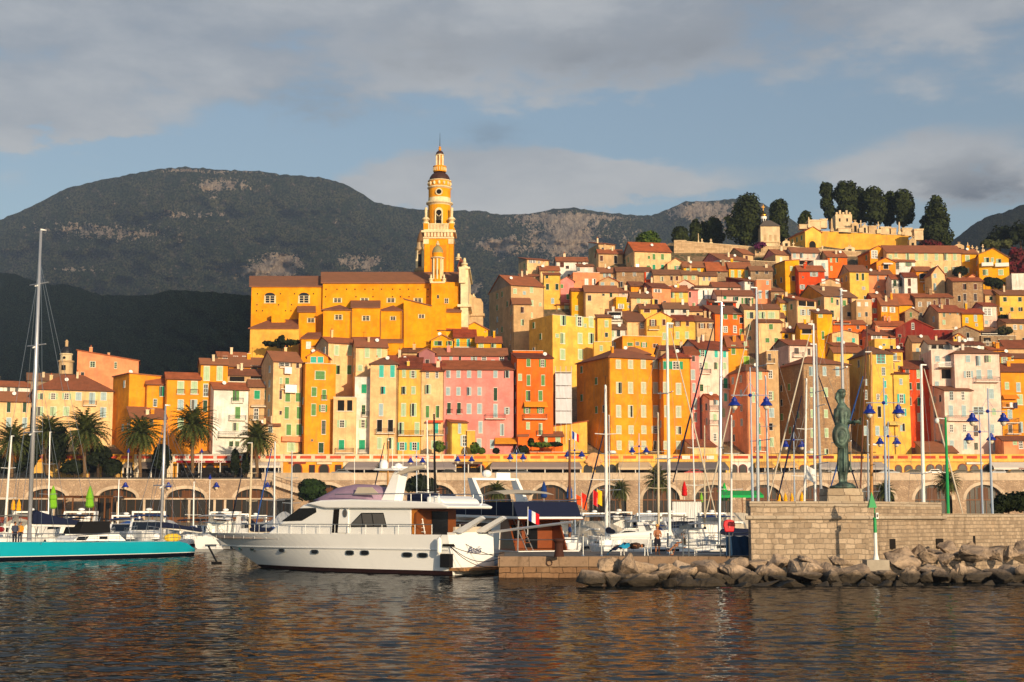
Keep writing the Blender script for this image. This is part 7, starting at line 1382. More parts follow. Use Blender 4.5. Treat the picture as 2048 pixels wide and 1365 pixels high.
def kmast(nm, x0, y0, x1, y1, w_, m, sp_):
 a, b_ = kl(x0,y0), kl(x1,y1); rr = w_*118/F/2; mb = MB(); mb.tube([a, a.lerp(b_,.5), b_], [rr, rr, rr*.6], m, 8); mb.box(b_+Vector((-.5,-.05,0)), b_+Vector((.05,.05,.12)), white); o = mb.build(nm, m, kr, local=True, smooth=True); mb = MB()
 for t in sp_: c = a.lerp(b_, t); mb.bar(c+Vector((0,-1.3,.1)), c+Vector((0,1.3,.1)), .05, m, 4); mb.bar(c, c+Vector((.35,0,-.15)), .07, white, 5)
 mb.build('spreader', m, o, local=True); mb = MB()
 for s in (-1, 1):
  c = a.lerp(b_, sp_[0])+Vector((0,s*1.3,.1)); mb.bar((a.x+.2,s*2,1.2), c, .02, steel, 3); mb.bar(c, b_, .018, steel, 3)
 for q in ((a.x-.6,0,1.3),(a.x-7,0,1.5)): mb.bar(a.lerp(b_,.9), q, .02, steel, 3)
 if w_ > 5:
  for t, dx in ((.88,5.5),(.6,3.6),(.4,2.2)): mb.bar(a.lerp(b_,t), (a.x+dx*.7,.8,1.3), .02, steel, 3); mb.bar(a.lerp(b_,t), (a.x-dx,.5,1.4), .018, steel, 3)
 mb.build('rigging', steel, kr, local=True)
kmast('main_mast', 58, 1082, 82, 461, 8.5, alu, (.34,.62,.82)); kmast('mizzen_mast', 322, 1082, 331, 812, 6.5, alu, (.4,))
def kboom(x0, y0, x1, y1, cov):
 a, b_ = kl(x0,y0), kl(x1,y1); mb = MB(); mb.bar(a, b_, .12, white, 7); o = mb.build('boom', white, kr, local=True); mb = MB(); pt = [kl(x,y) for x, y in cov]; mb.prism([(p.x,p.z) for p in pt], -.28, .28, navy); mb.build('sail_cover', navy, o, local=True)
kboom(62,1051,158,1052,[(63,1048),(62,1030),(70,1021),(86,1027),(112,1034),(154,1042),(158,1050)]); kboom(324,1055,402,1065,[(322,1056),(322,1045),(330,1045),(365,1052),(396,1056),(402,1063),(398,1064),(360,1058)])
mb = MB(); rails(mb, dk, .7, 1); mb.build('guard_rail', steel, kr, local=True)
mb = MB(); p = kl(345,1076); mb.ell(p, (.9,.5,.4), plain((226,190,60), .7, name='yellow_buoy'), 10, 6); mb.build('fender', None, kr, local=True)
YX = Vector((-.821,.571,0)); YY = Vector((-.571,-.821,0)); YO = Vector((-2.49,87.25,0)); ya = math.atan2(YX.y, YX.x)
yr = empty('motor_yacht', YO, 'big white motor yacht with dark windows and a purple flybridge cover', 'motor yacht', None, ya)
def ys(px, py, off=2.5):
 d = P(px, py, 100)-Vector((0,0,CZ)); t = ((YO-Vector((0,0,CZ))).dot(YY)+off)/d.dot(YY); q = Vector((0,0,CZ))+d*t-YO; return q.dot(YX), q.z
xb_, zbow = ys(415, 1066, 0); zst = ys(890, 1070, 2.45)[1]; LW = 17.6; BY = 5.0
def hbd(x): t = x/xb_; return BY/2*(.93+.07*min(1,t/.3))*(1-max(0,(t-.42)/.58)**2.2) if t < 1 else 0
def hbw(x): t = x/LW; return BY/2*.9*(.95+.05*min(1,t/.3))*(1-max(0,(t-.4)/.6)**1.8) if t < 1 else 0
def ysh(x): return zst+(zbow-zst)*max(0,x/xb_)**1.6
def yhull(x, z):
 g = max(0, min(1, z/ysh(x))); t = x/(LW+(xb_-LW)*g**1.1); return hbw(LW*t)+(hbd(xb_*t)-hbw(LW*t))*g**1.25
vs = []; fs = []; N = 36; lv = [1,.8,.62,.6,.42,.22,.1,.08,0,-.12]; k = len(lv)
for i in range(N+1):
 t = i/N; xd = xb_*t; xw = LW*t; zs_ = ysh(xd)
 for f in lv:
  g = max(f,0); x = xw+(xd-xw)*g**1.1; y = hbw(xw)+(hbd(xd)-hbw(xw))*g**1.25; vs.append((x-.25*(1-g)*(i==0), y if f >= 0 else y*.9, zs_*f+(.0 if f < .61 or f > .61 else 0)))
nn = len(vs); vs += [(x,-y,z) for x, y, z in vs]
for i in range(N):
 for j in range(k-1):
  a = i*k+j; q = (a,a+1,a+k+1,a+k); fs += [q, tuple(nn+u for u in q[::-1])]
fs.append(tuple(range(k))+tuple(nn+u for u in range(k-1,-1,-1))); mb = MB(); mb.mesh(vs, fs, gel); ik = mb.mi(boot)
for q, f in enumerate(mb.f):
 if max(mb.v[v][2] for v in f) < .25: mb.m[q] = ik
hl = mb.build('hull', gel, yr, local=True)
bm = bmesh.new(); bm.from_mesh(hl.data); bmesh.ops.remove_doubles(bm, verts=bm.verts, dist=.001); bm.to_mesh(hl.data); bm.free()
mb = MB(); dk = [(xb_*i/N, max(hbd(xb_*i/N)-.12,0), ysh(xb_*i/N)-.35) for i in range(N)]; deckmesh(mb, dk, teak); mb.build('deck', teak, yr, local=True)
mb = MB(); mb.tube([(xb_*i/N, yhull(xb_*i/N, ysh(xb_*i/N)*.62)+.03, ysh(xb_*i/N)*.62) for i in range(N-1)], .045, gelg, 5); mb.build('rubbing_strake', gelg, yr, local=True)
def prism2(mb, pts, off, y0, y1, m): mb.prism([ys(x, y, off) for x, y in pts], y0, y1, m)
def bevel(o, w_=.06, s=2): md = o.modifiers.new('bevel', 'BEVEL'); md.width = w_; md.segments = s; md.limit_method = 'ANGLE'; return o
mb = MB(); prism2(mb, [(536,1066),(606,1010),(640,1004),(824,1014),(824,1074),(536,1074)], 2.05, -2.05, 2.05, gel); sup = bevel(mb.build('superstructure', gel, yr, local=True), .12, 3)
def swin(pts, m, nm, par, d=.02, off=2.05): mb = MB(); prism2(mb, pts, off, off+.004, off+d, m); return mb.build(nm, m, par, local=True)
swin([(562.5,1043.5),(604,1042),(633,1025),(632,1016),(599,1017)], glass, 'windscreen_panel', sup); curt = plain((92,90,88), .5, 0, .4, .1, 3, 'curtained_glass')
o = swin([(696,1054.5),(723,1026),(767,1026),(774,1054.5)], glass, 'window', sup, .015); swin([(699,1053),(724,1028),(766,1028),(772,1053)], curt, 'curtain', o, .03); mb = MB()
for x in (727, 748): prism2(mb, [(x,1054),(x-4,1027),(x-3,1027),(x+1,1054)], 2.05, 2.05, 2.1, iron)
mb.build('mullion', iron, o, local=True)
swin([(664,1066),(668,1019),(681,1019),(677,1066)], darkopen, 'doorway', sup); swin([(676.5,1066),(680.5,1018),(698,1018),(697,1066)], gel, 'sliding_door', sup, .06)
mb = MB(); cx_, cz_ = ys(690,1027,2.12); mb.prism([(cx_+.2*math.cos(a*.5236), cz_+.27*math.sin(a*.5236)) for a in range(12)], 2.11, 2.14, steel); o = mb.build('porthole', steel, sup, local=True); mb = MB(); mb.prism([(cx_+.15*math.cos(a*.5236), cz_+.21*math.sin(a*.5236)) for a in range(12)], 2.14, 2.15, curt); mb.build('pane', curt, o, local=True)
for x, y, w_, h_ in ((463,1095,6,8),(480,1097,7,8),(505,1099,15,8),(564,1101,16,8),(630,1104,17,8),(700,1106,17,9),(730,1106,17,9),(815,1110,19,9),(846,1111,19,9)):
 xx, zz = ys(x, y, 2.4)
 for _ in range(6): xx, zz = ys(x, y, yhull(xx, zz))
 dx = .3; a = math.atan2(yhull(xx+dx,zz)-yhull(xx-dx,zz), 2*dx); M = Matrix.Translation((xx, yhull(xx,zz)+.012, zz)) @ Matrix.Rotation(a, 4, 'Z'); kk = 90/F; w2, h2 = w_*kk/2/.82, h_*kk/2
 def ov_(s): return [(math.copysign(abs(math.cos(q*.3927))**.55, math.cos(q*.3927))*w2*s, math.copysign(abs(math.sin(q*.3927))**.7, math.sin(q*.3927))*h2*s) for q in range(16)]
 mb = MB(); mb.prism(ov_(1.12), -.1, .03, steel); mb.v = [tuple(M @ Vector(v)) for v in mb.v]; o = mb.build('porthole', steel, yr, local=True); mb = MB(); mb.prism(ov_(.9), -.05, .035, glass); mb.v = [tuple(M @ Vector(v)) for v in mb.v]; mb.build('pane', glass, o, local=True)
mb = MB(); prism2(mb, [(610,1008),(640,1001),(700,999),(862,1004),(882,1007),(897,1013),(894,1018),(650,1017)], 2.3, -2.3, 2.3, gel); bevel(mb.build('flybridge_deck', gel, yr, local=True), .1, 3)
purp = plain((152,128,150), .8, 0, .2, .15, 2, 'purple_canvas'); mb = MB(); vs = []; prof = [(658,999,1.5),(675,988,1.7),(700,974,1.75),(722,969,1.7),(745,970,1.6),(763,976,1.5),(772,986,1.45)]
for x, y, hw_ in prof:
 xx, zt = ys(x, y, 0); zb2 = ys(x, 1002, 0)[1]; vs += [(xx, s*hw_*f, zb2+(zt-zb2)*g) for s, f, g in ((-1,1,0),(-1,.97,.5),(-1,.7,.9),(-1,.25,1),(1,.25,1),(1,.7,.9),(1,.97,.5),(1,1,0))]
mb.mesh(vs, [(i*8+j, i*8+j+1, i*8+j+9, i*8+j+8) for i in range(len(prof)-1) for j in range(7)]+[tuple(range(8)), tuple(range(len(vs)-8, len(vs)))], purp); mb.build('flybridge_cover', purp, yr, local=True, smooth=True)
swin([(708,990),(716,975),(745,975),(760,990)], creamc, 'clear_panel', yr, .03, 1.72)
mb = MB()
a = [ys(x,y,0) for x, y in ((769,1004),(795,946),(797,943),(806,943),(808,946),(797,1004))]; mb.prism(a, -.42, .42, gel)
a = [ys(x,y,0) for x, y in ((768,942),(772,938),(808,938),(812,942))]; mb.prism(a, -1.1, 1.1, gel); arch = bevel(mb.build('radar_arch', gel, yr, local=True), .04)
mb = MB(); q = ys(778,932,0); mb.lathe([(.2,-.3),(.29,-.1),(.29,.15),(.18,.33),(.03,.38)], (q[0],.5,q[1]), gel, 14); mb.lathe([(.2,-.35),(.28,-.1),(.25,.2),(.03,.3)], (q[0]-.2,-.7,q[1]-.1), gel, 12); mb.build('satellite_dome', gel, arch, local=True, smooth=True); mb = MB(); q = ys(798,937,0); mb.box((q[0]-.05,-1.2,q[1]),(q[0]+.12,.6,q[1]+.12), gel); mb.bar((q[0],0,q[1]-.3),(q[0],0,q[1]), .08, gel, 6); mb.build('radar', gel, arch, local=True)
mb = MB()
for x, y0, y1 in ((709,968,915),(785,938,880),(806,940,900)): q0, q1 = ys(x,y0,.8), ys(x,y1,.8); mb.bar((q0[0],.8,q0[1]),(q1[0],.8,q1[1]), .018, white, 4)
mb.build('aerial', white, yr, local=True); mb = MB(); q0, q1 = ys(799,950,0), ys(857,934,0); mb.tube([(q0[0],.3,q0[1]),((q0[0]+q1[0])/2,.3,(q0[1]+q1[1])/2+.1),(q1[0],.3,q1[1])], [.12,.2,.12], creamc, 8); mb.build('bimini_cover', creamc, yr, local=True)
mb = MB(); pts = [ys(x,y,2.2) for x, y in ((670,989),(780,988),(870,987),(884,990))]; mb.tube([(x,2.2,z) for x, z in pts], .03, steel, 5); mb.tube([(x,-2.2,z) for x, z in pts], .03, steel, 5)
for x in (800,822,843,860,878):
 q, q2 = ys(x,987,2.2), ys(x,1006,2.2)
 for s in (-1, 1): mb.bar((q[0],s*2.2,q[1]),(q2[0],s*2.2,q2[1]), .022, steel, 4)
mb.build('flybridge_rail', steel, yr, local=True); mb = MB()
prism2(mb, [(814,989),(848,988),(848,1004),(814,1003)], 1.6, -1.6, 1.6, navy); mb.build('flybridge_seat', navy, yr, local=True); mb = MB(); prism2(mb, [(852,993),(868,992),(882,998),(888,1007),(852,1006)], 1.9, -1.9, 1.9, gel); bevel(mb.build('life_raft_locker', gel, yr, local=True), .15, 3)
mb = MB(); a, z0 = ys(826,1070,2); z1 = ys(826,1018,2)[1]; mb.box((a-.25,-2.0,z0-.5),(a-.05,2.0,z1), woodm); mb.build('aft_bulkhead', woodm, yr, local=True); mb = MB(); mb.box((a-.3,-1.1,z0-.3),(a-.26,.5,z1-.15), glass); mb.build('saloon_door', glass, yr, local=True)
mb = MB(); wl = plain((198,122,40), .4, 0, .4, .2, 2, 'varnished_wood'); q = [ys(x,y,-1.9) for x, y in ((866,1020),(905,1020),(898,1030),(896,1044),(900,1070),(868,1070))]; mb.prism(q, -2.0, -1.9, wl); q = [ys(x,y,2.0) for x, y in ((822,1019),(838,1018),(828,1028),(826,1045),(829,1068),(824,1069))]; mb.prism(q, 1.94, 2.03, wl); mb.build('wood_side', wl, yr, local=True)
mb = MB()
for s in (0, .45):
 q0, q1 = ys(834,1019,1.4), ys(843,1068,1.4); mb.bar((q0[0]-s*.6,1.4,q0[1]),(q1[0]-s*.6,1.4,q1[1]), .035, white, 5)
for i in range(6): t = (i+.5)/6; x = q0[0]+(q1[0]-q0[0])*t; z = q0[1]+(q1[1]-q0[1])*t; mb.box((x-.3,1.35,z-.02),(x,1.5,z+.02), white)
mb.build('ladder', white, yr, local=True); mb = MB(); mb.box((.3,-1.5,zst-.3),(.9,1.2,zst+.12), gel); mb.box((.3,-1.5,zst+.121),(.45,1.2,zst+.45), creamc); mb.build('cockpit_seat', gel, yr, local=True)
mb = MB(); top = [(x, y, z+.95) for x, y, z in dk[2:N-1]]+[(xb_+.5, 0, ysh(xb_)+.75)]
for s in (-1, 1):
 mb.tube([(x, s*y, z) for x, y, z in top], .028, steel, 5)
 for (x, y, z) in dk[2::2]: mb.bar((x,s*y,z),(x,s*y,z+.95), .02, steel, 4)
 mb.bar((xb_+.5,0,ysh(xb_)+.75),(xb_-.3,0,ysh(xb_)), .025, steel, 4)
mb.build('deck_rail', steel, yr, local=True)
mb = MB(); mb.box((-1.1,-2.2,.25),(-.02,2.2,.42), teak); mb.build('bathing_platform', teak, yr, local=True)
mb = MB(); q = ys(893,1125,2.3); mb.box((q[0]-.45,2.25,q[1]-.3),(q[0]+.25,2.62,q[1]+.5), blk); mb.build('exhaust_flap', blk, yr, local=True); swin([(886,1088.5),(908,1088.5),(911,1094),(886,1093)], darkopen, 'fairlead', yr, .04, 2.38)
mb = MB()
for x, y in ((878,1095),): q = ys(x,y,2.65); mb.tube([(q[0],2.62,q[1]+.6),(q[0],2.62,q[1]+.4),(q[0],2.62,q[1]-.3),(q[0],2.62,q[1]-.45)], [.03,.15,.15,.05], gel, 10); mb.bar((q[0],2.6,q[1]+.5),(q[0],2.4,zst), .015, iron, 4)
mb.build('fender', gel, yr, local=True)
mb = MB()
for s in (-1, 1): mb.prism([(x, z) for x, z in ((-.2,zst+.1),(.5,zst+.15),(-1.6,zst+1.1),(-1.8,zst+.95))], s*1.1-.15, s*1.1+.15, gelg)
mb.build('davit', gelg, yr, local=True); mb = MB(); mb.tube([(-.2,-1.6,zst+.1),(-6.2,-1.7,zst+.75)], .09, alu, 6); mb.build('gangway', alu, yr, local=True)
o = text('Anaïs', .62, (0,0,0), None, plain((60,70,110), .5, name='name_lettering'), name='lettering', shear=.35); o.parent = yr; o.location = (-.26, 0, 1.25); o.rotation_euler = (R(90), 0, R(-90))
mb = MB(); xx = ys(430,1095,.4)[0]; mb.box((xb_-.6,-.3,ysh(xb_)-.95),(xb_-.1,.3,ysh(xb_)-.8), steel); mb.bar((xb_-.5,.35,1.4),(xb_-1.5,.5,.35), .07, iron, 5); mb.box((xb_-1.7,.2,.15),(xb_-1.3,.8,.35), iron); mb.build('anchor', iron, yr, local=True)
dg = plain((168,172,178), .6, name='rubber_tube'); c = PZ(955,1143,0); r = empty('dinghy', c, 'grey inflatable dinghy behind the yacht stern', 'dinghy', None, R(20)); mb = MB()
mb.tube([(-1.5,-.75,.3),(1.0,-.75,.3),(1.5,-.45,.38),(1.75,0,.45),(1.5,.45,.38),(1.0,.75,.3),(-1.5,.75,.3)], [.2,.24,.24,.22,.24,.24,.2], dg, 10); mb.build('tube', dg, r, local=True, smooth=True); mb = MB(); mb.box((-1.4,-.55,.12),(1.2,.55,.2), dg); mb.build('floor', dg, r, local=True); mb = MB(); mb.box((-1.75,-.18,.25),(-1.4,.18,.85), blk); mb.build('outboard_motor', blk, r, local=True); mb = MB(); mb.ell((-.2,.2,.6), (.35,.28,.22), plain((230,196,30), .6, name='yellow_bag'), 8, 6); tag(mb.build('bag', None, r, local=True))
r = empty('mooring_rope', PZ(960,1148,0), 'dark mooring lines sagging from the yacht stern to the quay', 'rope'); mb = MB(); ropem = plain((40,38,40), .9, name='rope_fibre')
def sag(p, q, d, n=10, rr=.022): return [p.lerp(q, i/n)-Vector((0,0,d*4*(i/n)*(1-i/n))) for i in range(n+1)]
for a, b_, d in (((900,1092,85.2),(1000,1117,81),.5),((900,1093,85.2),(985,1135,83),.35),((903,1093,85.3),(1008,1106,82),.25),((918,1080,87),(1062,1111,84),.5)): mb.tube(sag(P(*a), P(*b_), d), .022, ropem, 5)
mb.build('strand', ropem, r)
o2 = PZ(1140,1112,0); o2 = Vector((o2.x-2.7, 93, 0)); a2 = R(118); r = empty('motor_yacht', o2, 'second motor yacht with a navy flybridge canvas and varnished wooden stern', 'motor yacht', None, a2); q = lambda x, y, z: (x, y, z)
mb = MB(); dk2 = hull(mb, 17, 4.9, 1.25, 2.3, gel, boot, .92, .1, 18); mb.build('hull', gel, r, local=True); mb = MB(); deckmesh(mb, dk2, teak); mb.build('deck', teak, r, local=True)
mb = MB(); mb.prism([(3.2,1.2),(3.0,3.3),(10.5,3.5),(13.2,1.7),(13.4,1.2)], -2.0, 2.0, gel); s2 = mb.build('superstructure', gel, r, local=True); mb = MB()
for s in (-1, 1): mb.prism([(4.2,2.2),(4.4,3.0),(9.6,3.1),(11,2.3)], s*2.0-.03, s*2.0+.03, glass)
mb.build('window', glass, s2, local=True); mb = MB(); wd2 = plain((128,62,20), .35, 0, .5, .25, 2.5, 'varnished_wood', .3); mb.box((2.85,-1.95,1.2),(3.15,1.95,3.28), wd2); mb.prism([(.9,1.2),(2.0,3.25),(2.85,3.25),(2.85,1.2)], 1.85, 1.95, wd2); mb.prism([(.9,1.2),(2.0,3.25),(2.85,3.25),(2.85,1.2)], -1.95, -1.85, wd2); w2 = mb.build('wooden_stern', wd2, r, local=True); mb = MB(); mb.box((2.8,-.7,1.3),(2.84,.2,3.1), glass); mb.box((2.8,.5,2.0),(2.84,1.5,2.9), glass); mb.build('door', glass, w2, local=True)
mb = MB(); mb.prism([(-.3,3.3),(-.2,3.42),(10.6,3.62),(10.8,3.45)], -2.4, 2.4, gel); mb.build('flybridge_deck', gel, r, local=True); mb = MB(); mb.box((-.35,-2.42,3.24),(9.0,2.42,3.3), wd2); mb.build('wooden_trim', wd2, r, local=True)
mb = MB()
for s in (-1, 1): mb.prism([(-.1,3.45),(.5,4.4),(9.0,4.4),(10.2,3.6)], s*2.35-.03, s*2.35+.03, navy)
mb.mesh([(-.1,-2.32,3.45),(-.1,2.32,3.45),(.5,2.32,4.4),(.5,-2.32,4.4)], [(0,1,2,3)], navy); mb.build('canvas_dodger', navy, r, local=True); mb = MB()
for s in (-1, 1):
 for x in (.5, 2.8, 5, 7.4): mb.bar((x,s*2.38,3.45),(x,s*2.38,4.5), .03, steel, 4)
 mb.tube([(.5,s*2.38,4.5),(9,s*2.38,4.5)], .03, steel, 4); mb.bar((.2,s*2.2,1.2),(-.1,s*2.3,3.3), .05, alu, 5)
mb.build('flybridge_rail', steel, r, local=True); mb = MB()
for y in (1.0, 1.45): mb.bar((.3,y,1.25),(2.2,y,3.3), .04, alu, 5)
for i in range(6): t = (i+.5)/6; mb.box((.3+1.9*t-.1,1.0,1.25+2.05*t-.02),(.3+1.9*t+.1,1.45,1.25+2.05*t+.02), woodm)
mb.build('ladder', alu, r, local=True); mb = MB(); mb.tube([(x,y,1.95) for x, y in ((2.6,2.3),(.1,2.2),(.1,-2.2),(2.6,-2.3))], .03, steel, 4); mb.build('deck_rail', steel, r, local=True)
for i in range(8): pass
mb = MB()
for s in (-1, 1): mb.prism([(6.0,4.4),(7.6,6.1),(8.3,6.1),(7.4,4.4)], s*1.7-.12, s*1.7+.12, gel)
mb.box((7.6,-1.58,5.95),(8.3,1.58,6.1), gel); mb.ell((7.9,.5,6.4), (.35,.35,.28), gel, 10, 6); mb.box((7.8,-1.3,6.1),(7.95,-.2,6.5), gel); mb.build('radar_arch', gel, r, local=True); mb = MB(); vs = [(2.6+3.4*i/6, y*1.9, 5.0+.25*math.sin(math.pi*i/6)-.12*y*y) for i in range(7) for y in (-1,-.5,0,.5,1)]; mb.mesh(vs, [(i*5+j,i*5+j+1,i*5+j+6,i*5+j+5) for i in range(6) for j in range(4)], creamc); mb.build('bimini', creamc, r, local=True)
mb = MB()
for x in (3.2, 4.6): mb.tube([(x-.05,-1.2,3.95),(x,-1.1,3.95),(x,1.1,3.95),(x+.05,1.2,3.95)], [.2,.36,.36,.2], gel, 10)
mb.build('life_raft', gel, r, local=True, smooth=True)
def flagm(cols):
 key = ('flag', cols)
 if key in _mc: return _mc[key]
 m, t, b = newmat('flag_cloth'); u = t.add('ShaderNodeUVMap'); b.inputs['Roughness'].default_value = .9; _mc[key] = m; return m
def flag(label, p0, w_, h_, cols, D, dx=.25, sagz=-.6, name='flag', group=None):
 """hanging striped flag, stripes from the staff outwards"""
 o_ = P(p0[0], p0[1], D); r = empty(name, o_, label, 'flag', group); mb = MB(); n = 9; st = len(cols)
 for i in range(n):
  for j in range(4):
   f = lambda a, b_: (w_*a, .07*math.sin(a*7+b_*2), -h_*b_+sagz*a)
   mb.poly([f(i/n,j/4), f((i+1)/n,j/4), f((i+1)/n,(j+1)/4), f(i/n,(j+1)/4)], plain(cols[min(st-1, int(i*st/n))], .9, 0, .1, .06, 2, 'flag_cloth'))
 mb.build('cloth', None, r, local=True); mb = MB(); mb.bar((0,.02,.12),(0-.02,.02,-h_-.9), .022, white, 5); mb.build('staff', white, r, local=True); return r
flag('french tricolour hanging from the stern of the second yacht', (1056,1018), .7, .7, ((40,62,150),(232,232,232),(200,30,40)), 89, sagz=-.35)
for lb, px, py, c in (('small french flag on a pole before the orange ramp wall', 1144, 862, ((40,62,150),(232,232,232),(200,30,40))), ('white pennant with a blue dot on a mast stay left of the statue', 1612, 930, ((232,230,224),(232,230,224),(232,230,224)))):
 flag(lb, (px, py), .7 if px < 1500 else .7, .8 if px < 1500 else 1.1, c, 145 if px < 1500 else 112, sagz=-.4)
for i, (px, py, c, lb) in enumerate(((1152,989,(224,84,30),'orange kite flag left of the red and yellow banners'),(1163,985,(214,50,30),'red orange kite flag on the thin pole'),(1164,998,(226,90,30),'lower orange red pennant by the quay arch'),(1186,980,(196,26,30),'red banner beside the yellow one before the dark arch'),(1194,978,(236,190,30),'yellow banner right of the red one before the dark arch'))):
 flag(lb, (px, py), .9, 1.6 if px < 1180 else 2.6, (c,), 255, sagz=-.5, name='banner', group='bright banners on the quay')
ql = PZ(998, 1113, 1.2); QX0 = ql.x; B1x = P(1733, 1060, 80.2).x; QD = ql.y; BX = P(1502, 1060, 80.2).x
qup = ashlar(1.7, .62, (146,122,100), (124,102,82), (84,70,60), .03, 'quay_blocks', .6, .6); qlo = ashlar(.75, .34, (140,108,80), (108,82,60), (60,48,38), .08, 'old_quay_stone', .9, .9); qdk = plain((112,106,100), .9, vary=.25, scale=.8, name='quay_paving')
r = empty('jetty', (QX0, QD, 0), 'low stone jetty with big coping blocks in front of the boats', 'jetty'); mb = MB(); mb.box((QX0,QD,-1.5),(B1x,QD+11,.62), qlo); mb.build('wall', qlo, r); mb = MB(); mb.box((QX0-.06,QD-.06,.62),(B1x,QD+11,1.19), qup); mb.build('coping', qup, r); mb = MB(); mb.box((QX0+.3,QD+.3,1.19),(B1x,QD+10.9,1.2), qdk); mb.build('paving', qdk, r)
mb = MB(); t_ = [(0,.16*math.cos(a*.5236),.16*math.sin(a*.5236)) for a in range(13)]; p = P(1099,1126,QD-.1); mb.tube([(p.x+y,p.y-.04,p.z+z) for x, y, z in t_], .025, plain((80,50,36),.8,name='rusty_iron'), 6); mb.build('mooring_ring', None, r)
big = ashlar(.42, .29, (192,172,148), (146,128,108), (172,156,136), .1, 'bastion_stone', 1.0, .5); fine = ashlar(.34, .23, (180,160,136), (140,122,102), (158,142,124), .05, 'wall_stone', .9, .7); cop = ashlar(1.3, .6, (182,168,148), (160,144,124), (112,98,84), .03, 'coping_stone', .5, .3)
D0 = 80.2; B0, B1 = P(1502,1060,D0), P(1737,1060,D0); E1, E2 = P(1885,1060,87.5), P(2300,1060,104); zt = ZAT(1003, D0); zl = ZAT(1036, D0); zc = .45
r = empty('bastion', B0, 'square stone bastion with a rounded ledge carrying the statue', 'bastion')
def wall(name, a, b_, z0, z1, th, m, par):
 d = Vector((b_.x-a.x, b_.y-a.y, 0)); an = math.atan2(d.y, d.x); o = empty('x', (0,0,0)); bpy.data.objects.remove(o); mb = MB(); mb.box((0,0,z0),(d.length,th,z1), m); me = mb.data(name, m); return link(name, me, par, Vector((a.x,a.y,0))-par.location+Vector((0,0,0)), (0,0,an))
wall('wall', B0, B1, .0, zl-.12, .9, big, r); wall('parapet_wall', B0, B1, zl+.1, zt-.28, .9, big, r); wall('coping', Vector((B0.x-.06,B0.y-.06,0)), Vector((B1.x+.06,B1.y-.06,0)), zt-.28, zt, 1.0, cop, r); Bk = Vector((P(1508,1060,91).x, 91, 0)); wall('wall', Bk, Vector((B0.x+.003,B0.y+.9,0)), 0, zt-.02, .6, big, r)
mb = MB(); mb.tube([(B0.x-.3,D0-.02,zl),(B1.x+.1,D0-.02,zl)], .13, cop, 10); mb.build('ledge', cop, r)
r2 = empty('sea_wall', B1, 'long finer coursed sea wall running right from the bastion with small square drain holes', 'sea wall'); e = .004
q1 = Vector((B1.x+.002, B1.y+.004, 0)); wall('wall', q1, E1, .0, ZAT(1036,83)-.1, 1.2, fine, r2); wall('parapet_wall', q1, E1, ZAT(1036,83)+.1, zt-.27, 1.2, fine, r2); wall('coping', Vector((q1.x+.08,q1.y-.05,0)), E1, zt-.27, zt-.002, 1.3, cop, r2)
mb = MB(); mb.tube([(q1.x,q1.y-.02,ZAT(1036,83)),(E1.x+.2,E1.y-.02,ZAT(1036,83))], .12, cop, 8); mb.build('ledge', cop, r2)
wall('wall', Vector((E1.x+.01,E1.y+.004,0)), E2, .0, 3.42, 1.2, fine, r2); wall('coping', Vector((E1.x+.01,E1.y-.1,0)), E2, 3.42, 3.62, 1.4, cop, r2)
dd = (E2-B1).normalized()
for px, py in ((1782,1088),(1878,1087),(1942,1081),(2012,1079)):
 mb = MB(); D = 80.2+(E2.y-80.2)*(P(px,py,88).x-B1.x)/(E2.x-B1.x); D = {1782:82.35,1878:86.9,1942:89.8,2012:92.5}[px]; p = P(px,py,D); mb.box((p.x-.22,p.y-.25,p.z-.28),(p.x+.2,p.y+.6,p.z+.28), darkopen); mb.build('drain_hole', darkopen, r2)
mb = MB(); vs = [(B1.x,B1.y+.6),(E1.x,E1.y+1.1),(E2.x,E2.y+1.1),(E2.x,E2.y+14),(B1.x,B1.y+11)]; mb.prism([(0,0)]*0 or [(x,y) for x, y in vs], 0, 1, qdk); mb.v = [(x, z, -.5+3.35*y) for x, y, z in mb.v]; tag(mb.build('pier_paving', qdk), kind='structure')
ped = ashlar(.95, .42, (190,174,150), (150,132,110), (110,96,82), .06, 'pedestal_stone', .9, .5); Dp = 83.0; pa, pb = P(1655,1003,Dp), P(1727,1003,Dp); zp = ZAT(977, Dp); cx = (pa.x+pb.x)/2
r = empty('pedestal', (cx,Dp+1,zt), 'stone block pedestal under the bronze statue', 'pedestal'); mb = MB(); mb.box((pa.x,Dp,zt-.3),(pb.x,Dp+2.2,zp-.22), ped); mb.build('block', ped, r); mb = MB(); mb.box((pa.x+.05,Dp+.05,zp-.22),(pb.x-.05,Dp+2.15,zp), ped); mb.build('top_slab', ped, r)
brz, t, b = newmat('weathered_bronze'); v = coords(t); n1 = t.noise(v, 1.4, 6, .7); n2 = t.noise(t.scaled(v, 3, 3, .6), 1.2, 5); c_ = t.mix(t.ramp(n1, .4, .62), lin((58,74,68)), lin((96,120,108))); c_ = t.mix(t.ramp(n2, .5, .7), c_, lin((50,50,46))); t.lk(c_, b.inputs['Base Color']); b.inputs['Roughness'].default_value = .6; b.inputs['Metallic'].default_value = .35
def remesh(o, vox, it=6):
 m = o.modifiers.new('remesh', 'REMESH'); m.mode = 'VOXEL'; m.voxel_size = vox; m.use_smooth_shade = True; s = o.modifiers.new('smooth', 'SMOOTH'); s.iterations = it; s.factor = .5; return o
sx = P(1686,978,84).x; S = empty('statue', (sx,84,zp), 'tall green bronze statue of a robed saint with an oval shield and outstretched hand', 'statue')
def sp(px, py, D=84): q = P(px, py, D); return Vector((q.x-sx, D-84, q.z-zp))
mb = MB()
def chain(pts, rad, m=None, flat=None): mb.tube([Vector(p) for p in pts], rad, m, 10)
